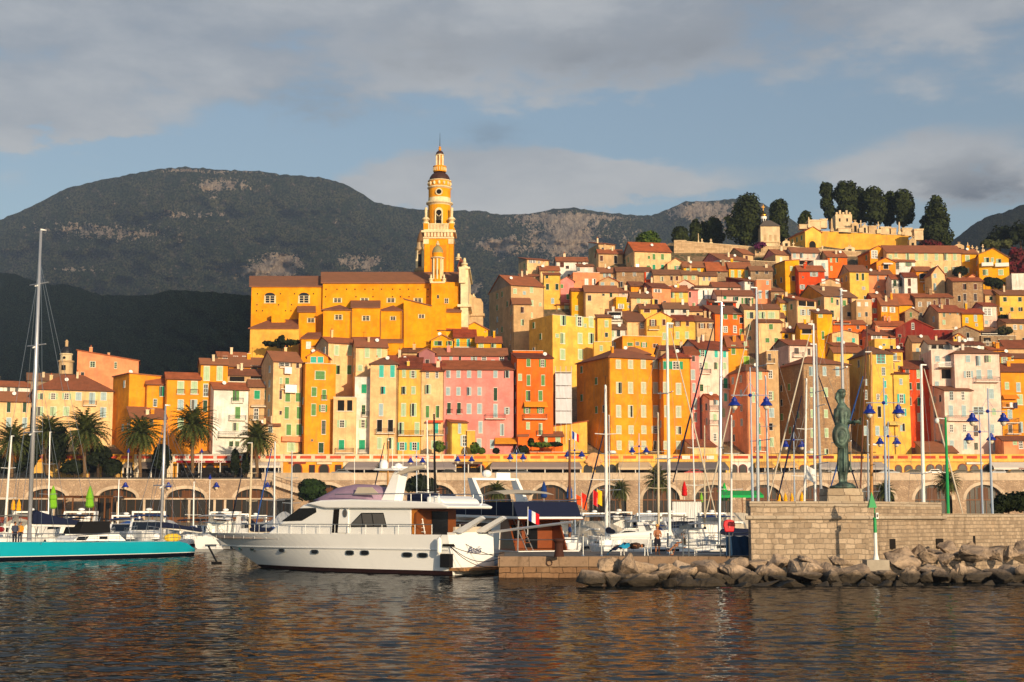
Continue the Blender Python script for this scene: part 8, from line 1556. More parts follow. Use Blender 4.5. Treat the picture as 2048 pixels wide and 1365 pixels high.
mb.ell((0,0,.08), (.85,.7,.16), None, 14, 6); mb.ell((.1,-.1,.22), (.55,.5,.15), None, 12, 6)
for s in (-1, 1): chain([(s*.12,-.06,.15),(s*.13,-.02,.5),(s*.15,0,1.1)], [.13,.12,.17]); mb.ell((s*.13,-.18,.22), (.11,.26,.09), None, 8, 6)
for (y, w_, d_) in ((945,.36,.3),(930,.5,.42),(905,.44,.38),(880,.42,.36),(860,.4,.34)):
 pass
rb = [(sp(1686,948),.3),(sp(1686,937),.38),(sp(1686,910),.34),(sp(1686,885),.33),(sp(1686,862),.31),(sp(1686,848),.3),(sp(1685,835),.34),(sp(1684,822),.37),(sp(1684,813),.33),(sp(1684,806),.17)]
n0 = len(mb.v); mb.tube([p for p, _ in rb], [w_ for _, w_ in rb], None, 14); mb.v[n0:] = [(x, y*.72, z) for x, y, z in mb.v[n0:]]
chain([sp(1684,812), sp(1683,803), sp(1683,797)], [.15,.14,.15]); mb.ell(sp(1684,790), (.2,.24,.27), None, 12, 8); mb.ell(sp(1686,789)+Vector((.1,-.2,-.02)), (.05,.07,.06), None, 6, 5)
mb.ell(sp(1683,783), (.28,.3,.16), None, 10, 6); chain([sp(1678,783), sp(1674,788), sp(1674,800)], [.12,.13,.05])
chain([sp(1693,817), sp(1697,832), sp(1695,845), sp(1706,845,83.7), sp(1712,844,83.4)], [.2,.18,.16,.12,.1])
h0 = sp(1712,844,83.4)
for i in range(4): mb.tube([h0+Vector((.02,-.06+.045*i,.05-.03*i)), h0+Vector((.2,-.1+.05*i,.04-.05*i)), h0+Vector((.3-.03*(i == 3),-.09+.05*i,-.02-.05*i))], [.05,.036,.026], None, 6)
mb.tube([h0, h0+Vector((.06,-.1,.12)), h0+Vector((.15,-.16,.16))], [.05,.04,.028], None, 6); mb.ell(h0+Vector((.06,0,0)), (.11,.1,.1), None, 8, 6)
chain([sp(1675,818), sp(1672,833), sp(1673,848), sp(1680,858,83.6)], [.2,.18,.15,.12])
for a in (-.3, 0, .32): chain([sp(1686,880)+Vector((a,-.3,0)), sp(1686,945)+Vector((a*1.15,-.34,0))], [.04,.06])
mb.lathe([(.33,0),(.355,.04),(.33,.09)], sp(1686,855), None, 16); mb.v[-48:] = [(x, y*.78, z) for x, y, z in mb.v[-48:]]
for a in (-.2,-.1,.1,.22): chain([sp(1685,824)+Vector((a,-.27,0)), sp(1686,850)+Vector((a*.7,-.26,0))], [.03,.025])
chain([sp(1676,786), sp(1673,797), sp(1676,806)], [.1,.13,.06])
remesh(mb.build('body', brz, S, local=True), .05, 4)
mb = MB(); n0 = 0; M = Matrix.Translation(sp(1682,872,83.35)) @ Matrix.Rotation(R(90), 4, 'X') @ Matrix.Diagonal((.52,.76,1,1)); mb.lathe([(.99,-.03),(1.0,.02),(.96,.06),(.88,.07),(.86,.1),(.55,.16),(.5,.13),(.4,.14),(.3,.2),(.02,.22)], (0,0,0), brz, 28); mb.v = [tuple(M @ Vector(v)) for v in mb.v]; mb.ell(sp(1684,867,83.2), (.1,.04,.13), brz, 8, 6); mb.ell(sp(1683,882,83.2), (.17,.04,.17), brz, 8, 6); mb.build('shield', brz, S, local=True, smooth=True)
gp = plain((22,150,80), .45, 0, .4, .08, 2, 'green_paint'); bc = P(1752,1117,77.5); bc.z = ZAT(1117,77.5); r = empty('beacon', bc, 'white and green harbour beacon with a green cone on a concrete block', 'beacon'); conc = plain((170,160,144), .95, vary=.25, scale=2, name='concrete'); kb = 77.5/F
hz = lambda y: ZAT(y,77.5)-bc.z
mb = MB(); M = Matrix.Translation(bc); mb.box((-.6,-.45,hz(1134)-.6),(.6,.6,hz(1120)), conc); mb.v = [tuple(M @ Vector(v)) for v in mb.v]; mb.build('concrete_base', conc, r)
mb = MB(); mb.lathe([(6.5*kb,hz(1120)),(5.5*kb,hz(1117)),(3.6*kb,hz(1108)),(3.2*kb,hz(1066))], (0,0,0), white, 14); mb.build('white_column', white, r, local=True); mb = MB(); mb.lathe([(3.25*kb,hz(1066)),(3.2*kb,hz(1040)),(4.2*kb,hz(1039)),(4.2*kb,hz(1036)),(1.2*kb,hz(1035)),(1.1*kb,hz(1012))], (0,0,0), gp, 12); mb.build('green_column', gp, r, local=True); mb = MB(); mb.lathe([(11.3*kb,hz(1016)),(.02,hz(985))], (-5*kb,0,0), gp, 4); mb.v = [tuple(v) for v in mb.v]; mb.build('topmark_cone', gp, r, local=True)
mb = MB(); mb.box((1.4*kb,-.14,hz(1038)),(6.4*kb,.1,hz(1026)), white); lb_ = mb.build('lantern_box', white, r, local=True); mb = MB(); mb.box((2.6*kb,-.15,hz(1035)),(5.2*kb,-.142,hz(1029)), glass); mb.build('lens', glass, lb_, local=True)
rockm, t, b = newmat('limestone_rock'); g = t.add('ShaderNodeNewGeometry').outputs['Position']; v = coords(t); n1 = t.noise(v, .9, 7, .7); n2 = t.noise(v, 5, 6, .75); n3 = t.noise(t.scaled(v, .6, .6, 3), 1.2, 5); sz = t.add('ShaderNodeSeparateXYZ'); t.lk(g, sz.inputs[0])
oi = t.add('ShaderNodeObjectInfo'); c_ = t.mix(oi.outputs['Random'], lin((166,144,122)), lin((206,180,152))); c_ = t.mix(t.ramp(n1, .4, .66), c_, lin((128,112,98))); c_ = t.mix(t.math('MULTIPLY', t.ramp(n2, .48, .72), .55), c_, lin((84,72,62))); c_ = t.mix(t.math('MULTIPLY', t.ramp(n3, .55, .75), .5), c_, lin((196,172,146)))
wet = t.ramp(t.math('MULTIPLY_ADD', n2, -.3, sz.outputs[2]), .62, .2); c_ = t.mix(t.math('MULTIPLY', wet, .92), c_, lin((40,34,22))); t.lk(c_, b.inputs['Base Color']); b.inputs['Roughness'].default_value = .88
bump(t, b, t.math('ADD', n2, t.math('MULTIPLY', n1, 2)), .9, .12)
def rock_mesh(seed):
 rr = random.Random(seed); bm = bmesh.new()
 for _ in range(12):
  d = Vector((rr.gauss(0,1), rr.gauss(0,1), rr.gauss(0,.8))).normalized(); bm.verts.new((d.x*rr.uniform(.75,1.1), d.y*rr.uniform(.7,1), d.z*rr.uniform(.6,.95)))
 h = bmesh.ops.convex_hull(bm, input=bm.verts); bmesh.ops.delete(bm, geom=[e for e in h['geom_interior'] if isinstance(e, bmesh.types.BMVert)], context='VERTS')
 bmesh.ops.bevel(bm, geom=list(bm.edges)+list(bm.verts), offset=.05, segments=1, profile=.6, affect='EDGES'); bmesh.ops.triangulate(bm, faces=bm.faces); bmesh.ops.subdivide_edges(bm, edges=bm.edges, cuts=2, use_grid_fill=True)
 for v_ in bm.verts: q = v_.co*1.6+Vector((seed*3,0,0)); v_.co += v_.co.normalized()*(.1*noise.noise(q)+.08*noise.noise(q*3)+.05*noise.noise(q*7))
 me = bpy.data.meshes.new('boulder'); bm.to_mesh(me); bm.free(); me.materials.append(rockm); return me
RM = [rock_mesh(i) for i in range(10)]; nr = 0; rrg = random.Random(11)
def rock(px, py, D, w_, h_, lbl=None):
 global nr
 if abs(px-1752) < 46 and py < 1150: return
 kk = D/F; p = P(px, py, D); sx_ = w_*kk/2; sz_ = h_*kk/2; o = link('boulder', RM[nr % 10], None, p, (rrg.uniform(-.35,.35), rrg.uniform(-.35,.35), rrg.uniform(0,6.28)), (sx_, max(sx_*.85, .5), sz_*1.1)); nr += 1
 if p.z < .55: lb = 'dark wet boulder at the waterline of the breakwater, half covered in algae'
 elif w_ > 62: lb = 'large pale grey boulder piled against the jetty and sea wall'
 else: lb = 'smaller pale boulder wedged between the large breakwater rocks'
 tag(o, lbl or lb, 'boulder', 'breakwater boulders')
def zone(p):    # waterline and top of the rock pile by pixel column
 return interp([(1140,1166),(1250,1174),(1450,1186),(1700,1193),(2100,1193)], p), interp([(1140,1150),(1180,1140),(1260,1128),(1330,1120),(1420,1118),(1500,1114),(1640,1108),(1740,1112),(1880,1096),(2060,1092)], p)
px = 1180
while px < 2110:        # bottom row in the water
 yb_, yt_ = zone(px); w_ = rrg.uniform(44,120); rock(px, yb_-12, 72.0+rrg.uniform(-.6,.6)+(px-1150)*.0012, w_, rrg.uniform(32,50)); px += w_*.55
px = 1210
while px < 2110:        # middle row
 yb_, yt_ = zone(px); w_ = rrg.uniform(40,120); rock(px, yb_-36+rrg.uniform(-5,4)-(6 if px > 1400 else 0), 75.4+rrg.uniform(-.6,.6)+(px-1150)*.002, w_, rrg.uniform(38,66)); px += w_*.5
px = 1250
while px < 2110:        # top row
 yb_, yt_ = zone(px); w_ = rrg.uniform(36,104); rock(px, yt_+18+rrg.uniform(-4,6), 77.6+rrg.uniform(-.5,.5)+max(0,px-1737)*.018, w_, rrg.uniform(30,50)); px += w_*.55
px = 1240
while px < 2110:        # fill between the rows
 yb_, yt_ = zone(px); w_ = rrg.uniform(40,78); rock(px, (yb_+yt_)/2+6+rrg.uniform(-5,5), 75.0+rrg.uniform(-.4,.4)+max(0,px-1737)*.006, w_, rrg.uniform(30,46)); px += w_*.62
px = 1760
while px < 2110:
 yb_, yt_ = zone(px); w_ = rrg.uniform(45,80); rock(px, yt_+8+rrg.uniform(-3,4), 80+max(0,px-1750)*.028, w_, rrg.uniform(36,52)); px += w_*.6
rock(1932,1108,82,44,34,'rusty orange boulder on top of the breakwater near the drain hole')
for a in RM: pass
skin = plain((168,112,78), .6, 0, .3, .08, 6, 'skin'); hairm = plain((40,30,24), .8, name='hair')
def figure(name, label, loc, rz, J, s=1.0, hat=None, cloth=(), skinm=None):
 """J: joint positions for one remeshed body; arms and legs as chains"""
 r = empty(name, loc, label, 'person', None, rz); mb = MB()
 for pts, rad in J['limbs']: mb.tube([Vector(p) for p in pts], rad, None, 9)
 for c, e_ in J['balls']: mb.ell(c, e_, None, 12, 8)
 for h, d in J.get('hands', ()):
  h, d = Vector(h), Vector(d).normalized(); a = d.cross(Vector((0,0,1))); a = a.normalized() if a.length > .1 else Vector((1,0,0)); mb.ell(h+d*.03, (.042,.042,.042), None, 8, 6); c = d.cross(a)
  for i in range(4): o_ = h+a*(.03*(i-1.5)/1.5)+d*.06; mb.tube([o_, o_+d*.045*(1-.12*abs(i-1.4))+c*.01, o_+d*.075*(1-.12*abs(i-1.4))+c*.03], [.0125,.011,.009], None, 6)
  mb.tube([h+a*.035+d*.01, h+a*.06+d*.04, h+a*.055+d*.075], [.014,.012,.01], None, 6)
 remesh(mb.build('body', skinm or skin, r, local=True), .014, 3)
 hd_ = Vector(J['head']); mb = MB()      # face
 f = Vector(J.get('face', (0,-1,0))); sd_ = f.cross(Vector((0,0,1)))
 for s_ in (-1, 1): mb.ell(hd_+f*.088+sd_*s_*.034+Vector((0,0,.012)), (.013,.013,.01), dark, 6, 4)
 mb.ell(hd_+f*.09-Vector((0,0,.055)), (.024,.012,.007), plain((120,60,54), .6, name='lips'), 6, 4); mb.build('face', dark, r, local=True)
 for nm, m, shp in cloth:
  mb = MB()
  for pts, rad in shp.get('limbs', ()): mb.tube([Vector(p) for p in pts], rad, m, 10)
  for c, e_ in shp.get('balls', ()): mb.ell(c, e_, m, 12, 8)
  remesh(mb.build(nm, m, r, local=True), .018, 3)
 if hat:
  mb = MB(); c = hd_+Vector((0,0,.06)); mb.lathe([(.165,0),(.17,.012),(.115,.02),(.105,.09),(.07,.12),(.01,.13)], c, hat, 16); mb.build('hat', hat, r, local=True, smooth=True)
 else:
  mb = MB(); mb.ell(hd_+Vector((0,0,.03))-f*.02, (.1,.11,.1), hairm, 10, 7); mb.build('hair', hairm, r, local=True, smooth=True)
 return r
def headset(h, f=(0,-1,0)):
 h = Vector(h); f = Vector(f); sd_ = f.cross(Vector((0,0,1))); return [(h,(.085,.1,.115)),(h+f*.03-Vector((0,0,.06)),(.06,.065,.06)),(h+f*.1-Vector((0,0,.015)),(.016,.022,.022)),(h+sd_*.09,(.015,.02,.03)),(h-sd_*.09,(.015,.02,.03))]
straw = plain((206,160,84), .85, vary=.15, scale=20, name='straw'); shorts = plain((26,28,42), .9, name='navy_cloth'); fz = 1.2
lf = (-.8,-.6,0)
J = dict(head=(0,-.02,1.62), face=lf, limbs=[([(.02,0,1.42),(0,-.01,1.54)],[.06,.055]),([(0,0,.9),(0,.02,1.05),(0,.01,1.25),(0,0,1.38),(.0,0,1.44)],[.145,.135,.155,.16,.09]),([(-.17,0,1.39),(-.22,-.02,1.2),(-.2,-.06,1.08),(-.1,-.22,1.12)],[.058,.048,.042,.033]),([(.17,0,1.39),(.24,-.02,1.18),(.2,-.1,1.06),(.02,-.24,1.14)],[.058,.048,.042,.033]),([(-.09,0,.88),(-.1,-.01,.5),(-.1,.02,.1),(-.1,-.02,.05)],[.088,.062,.042,.04]),([(.09,0,.88),(.11,.02,.5),(.12,.05,.1),(.12,.0,.05)],[.088,.062,.042,.04]),([(-.1,.03,.04),(-.13,-.16,.035)],[.045,.035]),([(.12,.07,.04),(.1,-.12,.035)],[.045,.035]),([(-.17,0,1.4),(.17,0,1.4)],[.06,.06])], balls=headset((0,-.02,1.62), lf)+[((0,.02,.92),(.165,.12,.12))], hands=[((-.1,-.22,1.12),(.5,-.6,.3)),((.02,-.24,1.14),(-.7,-.5,.2))])
figure('person', 'shirtless man in a straw hat and dark shorts standing on the jetty', Vector((P(1315,1108,85.5).x,85.5,fz)), R(15), J, hat=straw, cloth=[('shorts', shorts, dict(limbs=[([(-.095,0,.9),(-.105,0,.66),(-.105,0,.5)],[.115,.1,.085]),([(.095,0,.9),(.115,.01,.66),(.115,.015,.5)],[.115,.1,.085])], balls=[((0,.01,.93),(.178,.135,.1))]))])
def bench(label, px, D, rz):
 q = P(px,1100,D); r = empty('bench', (q.x,D,fz), label, 'bench', 'white slatted benches on the jetty', rz); mb = MB()
 for i in range(6): mb.box((-.95,-.22+i*.075,.43),(.95,-.165+i*.075,.46), white)
 mb.build('seat', white, r, local=True); mb = MB()
 for i in range(6): z = .5+i*.075; mb.box((-.95,.24+i*.025,z),(.95,.27+i*.025,z+.055), white)
 mb.build('backrest', white, r, local=True)
 for x in (-.75, .75):
  mb = MB(); mb.tube([(x,-.2,0),(x,-.17,.3),(x,-.2,.43)], .03, white, 6); mb.tube([(x,.3,0),(x,.22,.3),(x,.24,.45),(x,.4,.98)], .028, white, 6); mb.tube([(x,-.22,.415),(x,.24,.415)], .025, white, 6); mb.build('leg', white, r, local=True)
 return r
bench('white bench with a person lying on it under blankets', 1268, 83.5, R(-28)); bench('white bench with a seated woman', 1366, 84, R(-22))
q = P(1266,1090,83.35); r = empty('person', (q.x,83.35,fz-.06), 'person sleeping on the bench with a dark jacket and blue blanket', 'person', None, R(-28)); mb = MB()
mb.tube([(-.55,-.02,.58),(-.1,0,.6),(.25,0,.62),(.42,0,.6)], [.12,.15,.17,.08], None, 10); mb.tube([(-.55,-.02,.58),(-.85,-.04,.6),(-1.1,-.06,.56),(-1.2,-.08,.5)], [.1,.085,.06,.045], None, 8); mb.tube([(.3,-.1,.7),(.1,-.2,.66),(.32,-.22,.62)], [.055,.045,.035], None, 8)
for c, e_ in headset((.56,-.02,.62), (0,-.5,.8)): mb.ell(c, e_, None, 10, 7)
remesh(mb.build('body', skin, r, local=True), .016, 3); mb = MB(); mb.ell((.6,.03,.64), (.13,.11,.11), hairm, 10, 7); mb.build('hair', hairm, r, local=True, smooth=True); brn2 = plain((64,44,34), .9, name='dark_cloth'); mb = MB(); mb.tube([(-.1,0,.6),(.2,0,.63),(.42,0,.62)], [.18,.2,.15], brn2, 10); mb.ell((.2,-.1,.68), (.22,.12,.12), brn2, 10, 6); mb.build('jacket', brn2, r, local=True, smooth=True)
q = P(1240,1095,83.1); r = empty('blanket', (q.x,83.1,fz), 'blue blanket and clothes heaped at the end of the bench', 'blanket'); bl1 = plain((34,150,190), .9, vary=.2, name='blue_cloth'); bl2 = plain((30,40,66), .9, vary=.2, name='dark_cloth'); mb = MB(); vs = [(-.75+1.3*i/8, -.3+.14*j+.05*math.sin(i*2+j), max(.02,.04+.78*(i/8)**.55-.12*abs(j-2)**1.5*(i/8)+.07*math.sin(i*1.7+j*2.1))) for i in range(9) for j in range(5)]; mb.mesh(vs, [(i*5+j,i*5+j+1,i*5+j+6,i*5+j+5) for i in range(8) for j in range(4)], bl1)
mi = mb.mi(bl2)
for i in range(len(mb.m)):
 if (i*5 % 7) > 2: mb.m[i] = mi
mb.build('cloth', None, r, local=True, smooth=True)
lf = (-.9,-.4,0); J = dict(head=(.06,0,1.24), face=lf, limbs=[([(.06,0,1.05),(.06,0,1.16)],[.05,.05]),([(.1,0,.5),(.12,0,.7),(.1,0,.9),(.07,0,1.05)],[.13,.115,.13,.07]),([(.06,-.1,.52),(-.36,-.1,.56),(-.5,-.1,.15),(-.52,-.1,.06)],[.085,.06,.045,.036]),([(.06,.1,.52),(-.36,.0,.64),(-.68,-.04,.32),(-.76,-.05,.22)],[.085,.06,.045,.036]),([(-.5,-.1,.04),(-.68,-.1,.035)],[.04,.03]),([(-.74,-.05,.22),(-.9,-.05,.3)],[.04,.03]),([(.08,-.17,1.0),(.04,-.22,.78),(-.22,-.16,.72)],[.05,.042,.032]),([(.08,.17,1.0),(.02,.2,.78),(-.24,.08,.74)],[.05,.042,.032]),([(.08,-.16,1.01),(.08,.16,1.01)],[.055,.055])], balls=headset((.06,0,1.24), lf)+[((.1,0,.52),(.16,.18,.11))], hands=[((-.22,-.16,.72),(-1,.1,-.1)),((-.24,.08,.74),(-1,-.2,0))])
figure('person', 'woman in a dark top and pale shorts sitting cross legged on the bench', Vector((P(1364,1100,83.8).x,83.8,fz)), R(-12), J, cloth=[('top', plain((46,44,44), .9, name='dark_cloth'), dict(limbs=[([(.1,0,.58),(.12,0,.72),(.1,0,.9),(.07,0,1.02)],[.145,.13,.145,.09]),([(.08,-.17,1.0),(.05,-.22,.84)],[.062,.055]),([(.08,.17,1.0),(.04,.2,.84)],[.062,.055])])),('shorts', plain((150,166,184), .9, name='denim'), dict(limbs=[([(.1,-.1,.53),(-.2,-.1,.55)],[.11,.09]),([(.1,.1,.53),(-.2,.05,.6)],[.11,.09])], balls=[((.1,0,.54),(.17,.2,.11))]))])
for i, (px, lb, c1) in enumerate(((29,'grey haired man in a dark jacket standing on the ketch deck',(60,66,84)),(39,'man in a mustard jumper standing with his back turned on the ketch deck',(196,140,40)))):
 t_ = plain(c1, .9, name='jumper_cloth'); J = dict(head=(0,-.02,1.62), face=(1,0,0), limbs=[([(0,0,1.42),(0,-.01,1.54)],[.06,.055]),([(0,0,.9),(0,.02,1.1),(0,0,1.38),(0,0,1.44)],[.14,.14,.16,.09]),([(-.17,0,1.39),(-.24,0,1.14),(-.2,-.1,.92)],[.055,.048,.035]),([(.17,0,1.39),(.24,0,1.14),(.2,-.1,.92)],[.055,.048,.035]),([(-.09,0,.88),(-.1,0,.5),(-.1,.02,.06)],[.09,.065,.045]),([(.09,0,.88),(.1,0,.5),(.1,.02,.06)],[.09,.065,.045]),([(-.1,0,.04),(-.1,-.15,.035)],[.045,.035]),([(.1,0,.04),(.1,-.15,.035)],[.045,.035])], balls=headset((0,-.02,1.62), (1,0,0)), hands=[((-.2,-.1,.92),(0,-.3,-1)),((.2,-.1,.92),(0,-.3,-1))])
 w_ = A0+hd*((px+2)/383*(A1-A0).length)+Vector((-hd.y,hd.x,0))*.4
 figure('person', lb, Vector((w_.x,w_.y,1.3)), R(30), J, cloth=[('jumper', t_, dict(limbs=[([(0,0,.88),(0,.02,1.1),(0,0,1.38),(0,0,1.43)],[.165,.165,.18,.1]),([(-.17,0,1.39),(-.24,0,1.14),(-.21,-.08,.97)],[.075,.065,.055]),([(.17,0,1.39),(.24,0,1.14),(.21,-.08,.97)],[.075,.065,.055])])),('trousers', shorts, dict(limbs=[([(-.09,0,.9),(-.1,0,.5),(-.1,.02,.1)],[.11,.085,.07]),([(.09,0,.9),(.1,0,.5),(.1,.02,.1)],[.11,.085,.07])], balls=[((0,.01,.9),(.17,.13,.1))]))])
def post(name, label, px, D, h, rr, m, cat, group=None):
 q = P(px,1100,D); r = empty(name, (q.x,D,fz), label, cat, group); return r
rust = plain((66,36,26), .85, vary=.3, scale=4, name='rusty_iron'); q = P(1118,1100,81.2); r = empty('bollard', (q.x,81.2,fz), 'tall dark rusty iron mooring bollard at the jetty edge', 'bollard'); mb = MB(); mb.lathe([(.3,0),(.28,.1),(.24,.4),(.23,.75),(.3,.85),(.34,.9),(.32,.98),(.1,1.02)], (0,0,0), rust, 18); mb.build('post', rust, r, local=True)
for lb, px, D in (('slim steel post right of the rusty bollard',1166,82.5),('slim steel post left of the sleeping person',1203,82.2),('slim steel post behind the standing man',1302,88),('slim steel post right of the standing man',1336,88.5)):
 q = P(px,1100,D); r = empty('post', (q.x,D,fz), lb, 'post', 'steel posts on the jetty'); mb = MB(); mb.lathe([(.09,0),(.07,.05),(.05,.08),(.05,1.15),(.07,1.2),(.02,1.25)], (0,0,0), steel, 10); mb.build('shaft', steel, r, local=True)
D = 82.0; a, b_ = P(1366,1100,D).x, P(1502,1100,D).x; r = empty('railing', (a,D,fz), 'grey tubular railing with three rails left of the bastion', 'railing'); mb = MB()
for z in (.12, .62, 1.32): mb.bar((a,D,fz+z),(b_-.02,D,fz+z), .03, steel, 6)
mb.build('rail', steel, r); mb = MB()
for i in range(5): x = a+(b_-a)*[0,.085,.55,.74,.99][i]; mb.bar((x,D,fz),(x,D,fz+1.34), .04, steel, 6)
mb.build('post', steel, r)
a, b_ = P(1452,1100,81.8).x, P(1500,1100,81.8).x; r = empty('tarpaulin', (a,81.8,fz), 'dark blue tarpaulin hung on the railing beside the bastion', 'tarpaulin'); mb = MB(); n = 14; vs = [(a+(b_-a)*i/n, 81.8+.05*math.sin(i*1.3+j*.6), fz+.06+(1.08-.02*math.sin(i))*j/5) for j in range(6) for i in range(n+1)]; mb.mesh(vs, [(j*(n+1)+i, j*(n+1)+i+1, (j+1)*(n+1)+i+1, (j+1)*(n+1)+i) for j in range(5) for i in range(n)]); mb.build('cloth', plain((26,58,92), .85, vary=.2, name='blue_tarpaulin'), r)
rl = plain((206,24,40), .4, 0, .4, .08, 2, 'red_plastic'); q = P(1458,1053,81.7); r = empty('lifebuoy_box', q, 'bright red lifebuoy housing on the railing', 'lifebuoy box'); mb = MB(); mb.prism([(-.24,-.32),(.24,-.32),(.34,.05),(.3,.3),(.1,.38),(-.12,.38),(-.3,.28),(-.34,.05)], -.14, .14, rl); bevel(mb.build('case', rl, r, local=True), .05, 3); mb = MB(); mb.prism([(-.05,-.1),(.05,-.1),(.05,.2),(-.05,.2)], -.18, -.142, plain((226,90,90), .5, name='red_plastic')); mb.build('handle', None, r, local=True); mb = MB(); mb.bar((0,0,-.32),(0,0,fz-q.z), .04, steel, 6); mb.build('post', steel, r, local=True)
lampb = plain((22,44,140), .4, .1, .4, .06, 2, 'blue_enamel'); lglass = plain((220,206,180), .3, 0, .5, .05, 1, 'lamp_glass'); lpole = plain((170,186,206), .4, .4, .4, .05, 2, 'pole_paint')
def lantern(par, c, s=1):
 mb = MB(); mb.lathe([(.06,.62),(.1,.6),(.12,.5),(.2,.48),(.2,.3),(.26,.26),(.4,.08),(.42,.02),(.3,0)], c, lampb, 16); mb.build('lamp_shade', lampb, par, local=True, smooth=False); mb = MB(); mb.lathe([(.22,0),(.2,-.14),(.1,-.27),(.02,-.3)], c, lglass, 12); mb.build('bulb_glass', lglass, par, local=True, smooth=True)
LG = 'twin armed harbour lamps with blue lanterns'
def lamp(label, px0, px1, yt, ybar, D, half, zb, yb):
 b_ = P(px0, yb, D); b_.z = zb; r = empty('street_lamp', b_, label, 'street lamp', LG); top = P(px1, yt, D)-b_; mb = MB(); mb.tube([(0,0,0),top*.5,top*.501,top], [.09,.085,.06,.045], lpole, 8); mb.build('pole', lpole, r, local=True); kk = D/F; c = P(px1+.2, ybar, D)-b_; mb = MB(); mb.bar(c+Vector((-half*kk-.2,0,0)), c+Vector((half*kk+.2,0,0)), .035, lpole, 6); mb.ell(c, (.13,.13,.13), lampb, 8, 6)
 for s in (-1, 1): mb.bar(c+Vector((s*half*kk*.5,0,0)), c+Vector((0,0,.9)), .015, lpole, 4)
 mb.build('cross_arm', lpole, r, local=True)
 for s in (-1, 1): lantern(r, c+Vector((s*half*kk,0,-.72)))
for row in [('tall twin blue lantern lamp in front of the peach tower house',1506,1500,735,791,96,32,1.2,1040),('tall twin blue lantern lamp just right of the statue',1772,1767,756,806,93,29,3.0,1000),('tall twin blue lantern lamp at the right end before the pink building',1985,1975,777,823,97,31,2.85,1026),('shorter twin blue lantern lamp left of the right end lamp',1965,1959,830,864,118,22.5,2.8,1024),('twin blue lantern lamp left of the stone house mast',1589,1587,851,880,140,16,1.2,1030),('twin blue lantern lamp behind the one right of the statue',1778,1776,843,873,132,16.5,2.0,1020),('twin blue lantern lamp before the orange ramp wall',1150,1149,865,901,160,14,1.5,1040),('twin blue lantern lamp before the taupe awning',1033,1033,900,907,170,13,1.5,1045),('twin blue lantern lamp before the small yellow annex',929,929,886,911,170,14,1.5,1045),('twin blue lantern lamp behind the yacht flybridge',834,833,900,914,175,12,1.5,1045),('twin blue lantern lamp before the orange corner building',1278,1278,867,893,165,14,1.5,1040)]: lamp(*row)
for lb, px, yt in (('single blue topped lamp post before the second palm',255,905),('single blue topped lamp post by the red awning cafe',402,905),('blue topped slim post above the arch by the ketch mizzen',420,958)):
 D = DW+.9 if yt < 950 else 262; b_ = P(px,960,D); b_.z = zL if yt < 950 else 2.2; r = empty('street_lamp', b_, lb, 'street lamp', 'single blue lamps along the terrace'); h = ZAT(yt,D)-b_.z; mb = MB(); mb.bar((0,0,0),(0,0,h), .07, white, 6); mb.build('pole', white, r, local=True); mb = MB(); mb.lathe([(.05,h),(.25,h-.1),(.3,h+.2),(.12,h+.5),(.03,h+.8)], (0,0,0), lampb, 10); mb.build('lamp_shade', lampb, r, local=True)
for i, px in enumerate((251, 337, 433, 535)):
 q = P(px,970,DW-.5); r = empty('wall_lamp', q, 'blue wall lantern above the %s' % ('gap right of the pergola arch','left arch with brown panel','arch behind the topiary palm','stair beside the last left arch')[i], 'wall lamp', 'blue wall lanterns on the promenade wall'); lantern(r, Vector((0,0,-.3))); r.scale = (1.6,1.6,1.6)
def parasol(label, px, y0, y1, c, D=262):
 b_ = P(px, y1, D); r = empty('parasol', b_, label, 'parasol', 'closed parasols on the quay'); kk = D/F; h = (y1-y0)*kk; w_ = h*.19; m = plain(c, .85, 0, .1, .15, 3, 'parasol_cloth'); mb = MB(); mb.lathe([(w_*.7,h*.05),(w_,h*.12),(w_*.8,h*.4),(w_*.95,h*.45),(w_*.55,h*.75),(w_*.15,h*.97),(.02,h)], (0,0,0), m, 9); mb.build('cover', m, r, local=True); mb = MB(); mb.bar((0,0,min(-.4,2.2-b_.z)),(0,0,h*.1), .05, white, 5); mb.build('pole', white, r, local=True)
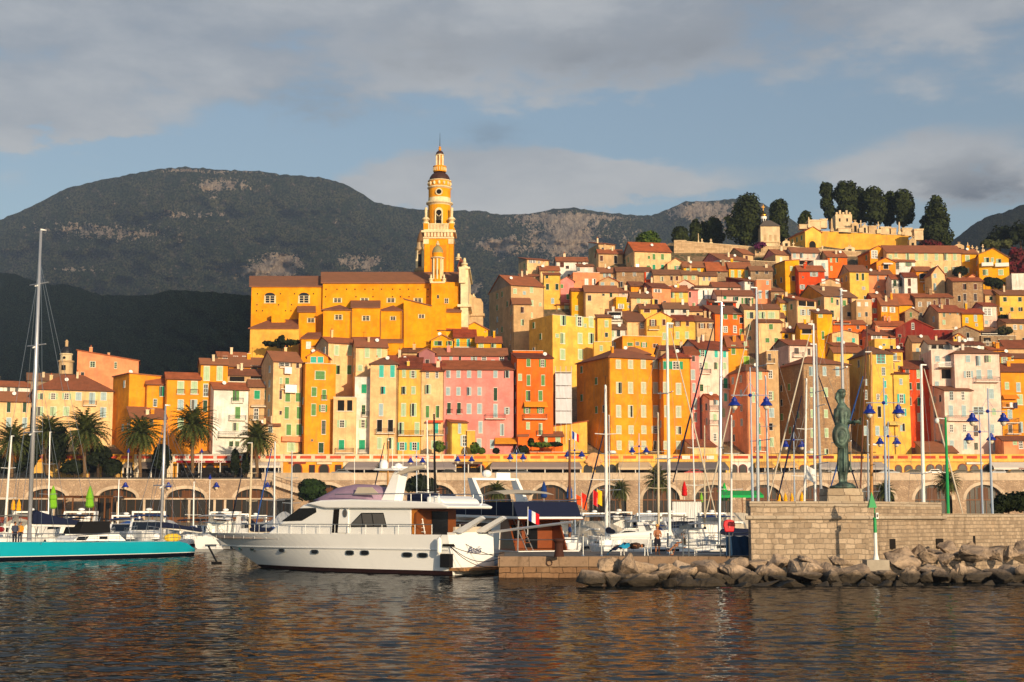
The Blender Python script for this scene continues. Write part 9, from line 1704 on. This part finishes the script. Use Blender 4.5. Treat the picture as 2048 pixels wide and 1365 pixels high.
for lb, px, y0, y1, c in (('left lime green closed parasol before the first arch',105,972,1020,(120,180,40)),('right lime green closed parasol behind the pergola',179,972,1018,(120,180,40)),('left yellow closed parasol at far left',26,998,1022,(240,170,20)),('right yellow closed parasol beside its twin at far left',37,998,1024,(240,170,20)),('dark blue closed parasol before the arch right of the yacht',1088,963,998,(24,56,120)),('blue closed parasol by the wooden mast',1139,966,1000,(36,80,150)),('red closed parasol right of the white mast',1369,963,994,(200,24,24)),('bright green closed parasol near the grey masted yacht',1449,966,1004,(20,180,70)),('yellow closed parasol left of the dark furled sail',1558,984,1006,(240,170,20)),('yellow closed parasol under the middle arch',1571,986,1008,(240,170,20)),('yellow closed parasol right of the middle arch',1584,986,1008,(240,170,20)),('yellow closed parasol at the foot of the pennant',1604,984,1010,(240,170,20)),('lime closed parasol left of the bright green one',1403,986,1006,(130,190,50)),('lime closed parasol right of the bright green one',1462,988,1006,(130,190,50))): parasol(lb, px, y0, y1, c)
q = P(1896,1027,90); r = empty('camera_pole', (q.x,90,2.85), 'bright green pole with a white camera dome on a short arm', 'camera pole'); t_ = P(1891,835,90)-Vector((q.x,90,2.85)); mb = MB(); mb.tube([(0,0,0),t_*.5,t_], [.11,.1,.07], gp, 8); mb.build('pole', gp, r, local=True); mb = MB(); mb.bar(t_-Vector((0,0,.1)), t_+Vector((-.5,0,-.05)), .03, white, 5); mb.ell(t_+Vector((-.55,0,-.22)), (.15,.15,.18), white, 10, 6); mb.build('camera', white, r, local=True)
tree('shrub', 'dark clipped hedge bush above the sea wall at the right edge', [(2012,1006,26,18),(2040,1004,26,20),(1996,1014,14,12),(2066,1008,24,18)], 101, (2020,1026), dkm, 3000, .12, 'hedge', trunk=.08)
r = empty('shed', P(1365,1012,255), 'low corrugated white shed on the quay under the red parasol', 'shed'); mb = MB(); a, b_ = P(1345,1012,255).x, P(1402,1012,255).x; z1 = ZAT(1003,255)
for i in range(24): x = a+(b_-a)*i/24; mb.box((x,255-.06*(i % 2),2.2),(x+(b_-a)/24-.002,256,z1), gelg)
mb.build('wall', greyc, r); mb = MB(); mb.box((a-.2,254.6,z1+.005),(b_+.2,259,z1+.25), woodm); mb.build('roof', woodm, r)
r = empty('canopy', P(1470,1000,258), 'bright green restaurant canopy behind the masts', 'canopy'); mb = MB(); a, b_ = P(1440,1000,258).x, P(1526,1000,258).x; z1 = ZAT(991,258); gc = plain((16,170,80), .8, name='green_canvas'); mb.box((a,257,z1-.45),(b_,257.1,z1), gc); mb.mesh([(a,257.1,z1),(b_,257.1,z1),(b_,262,z1+.9),(a,262,z1+.9)], [(0,1,2,3)], gc); mb.build('cloth', gc, r); mb = MB()
for i in range(5): x = a+(b_-a)*i/4; mb.box((x-.08,257.15,2.2),(x+.08,257.3,z1), brn)
mb.build('post', brn, r)
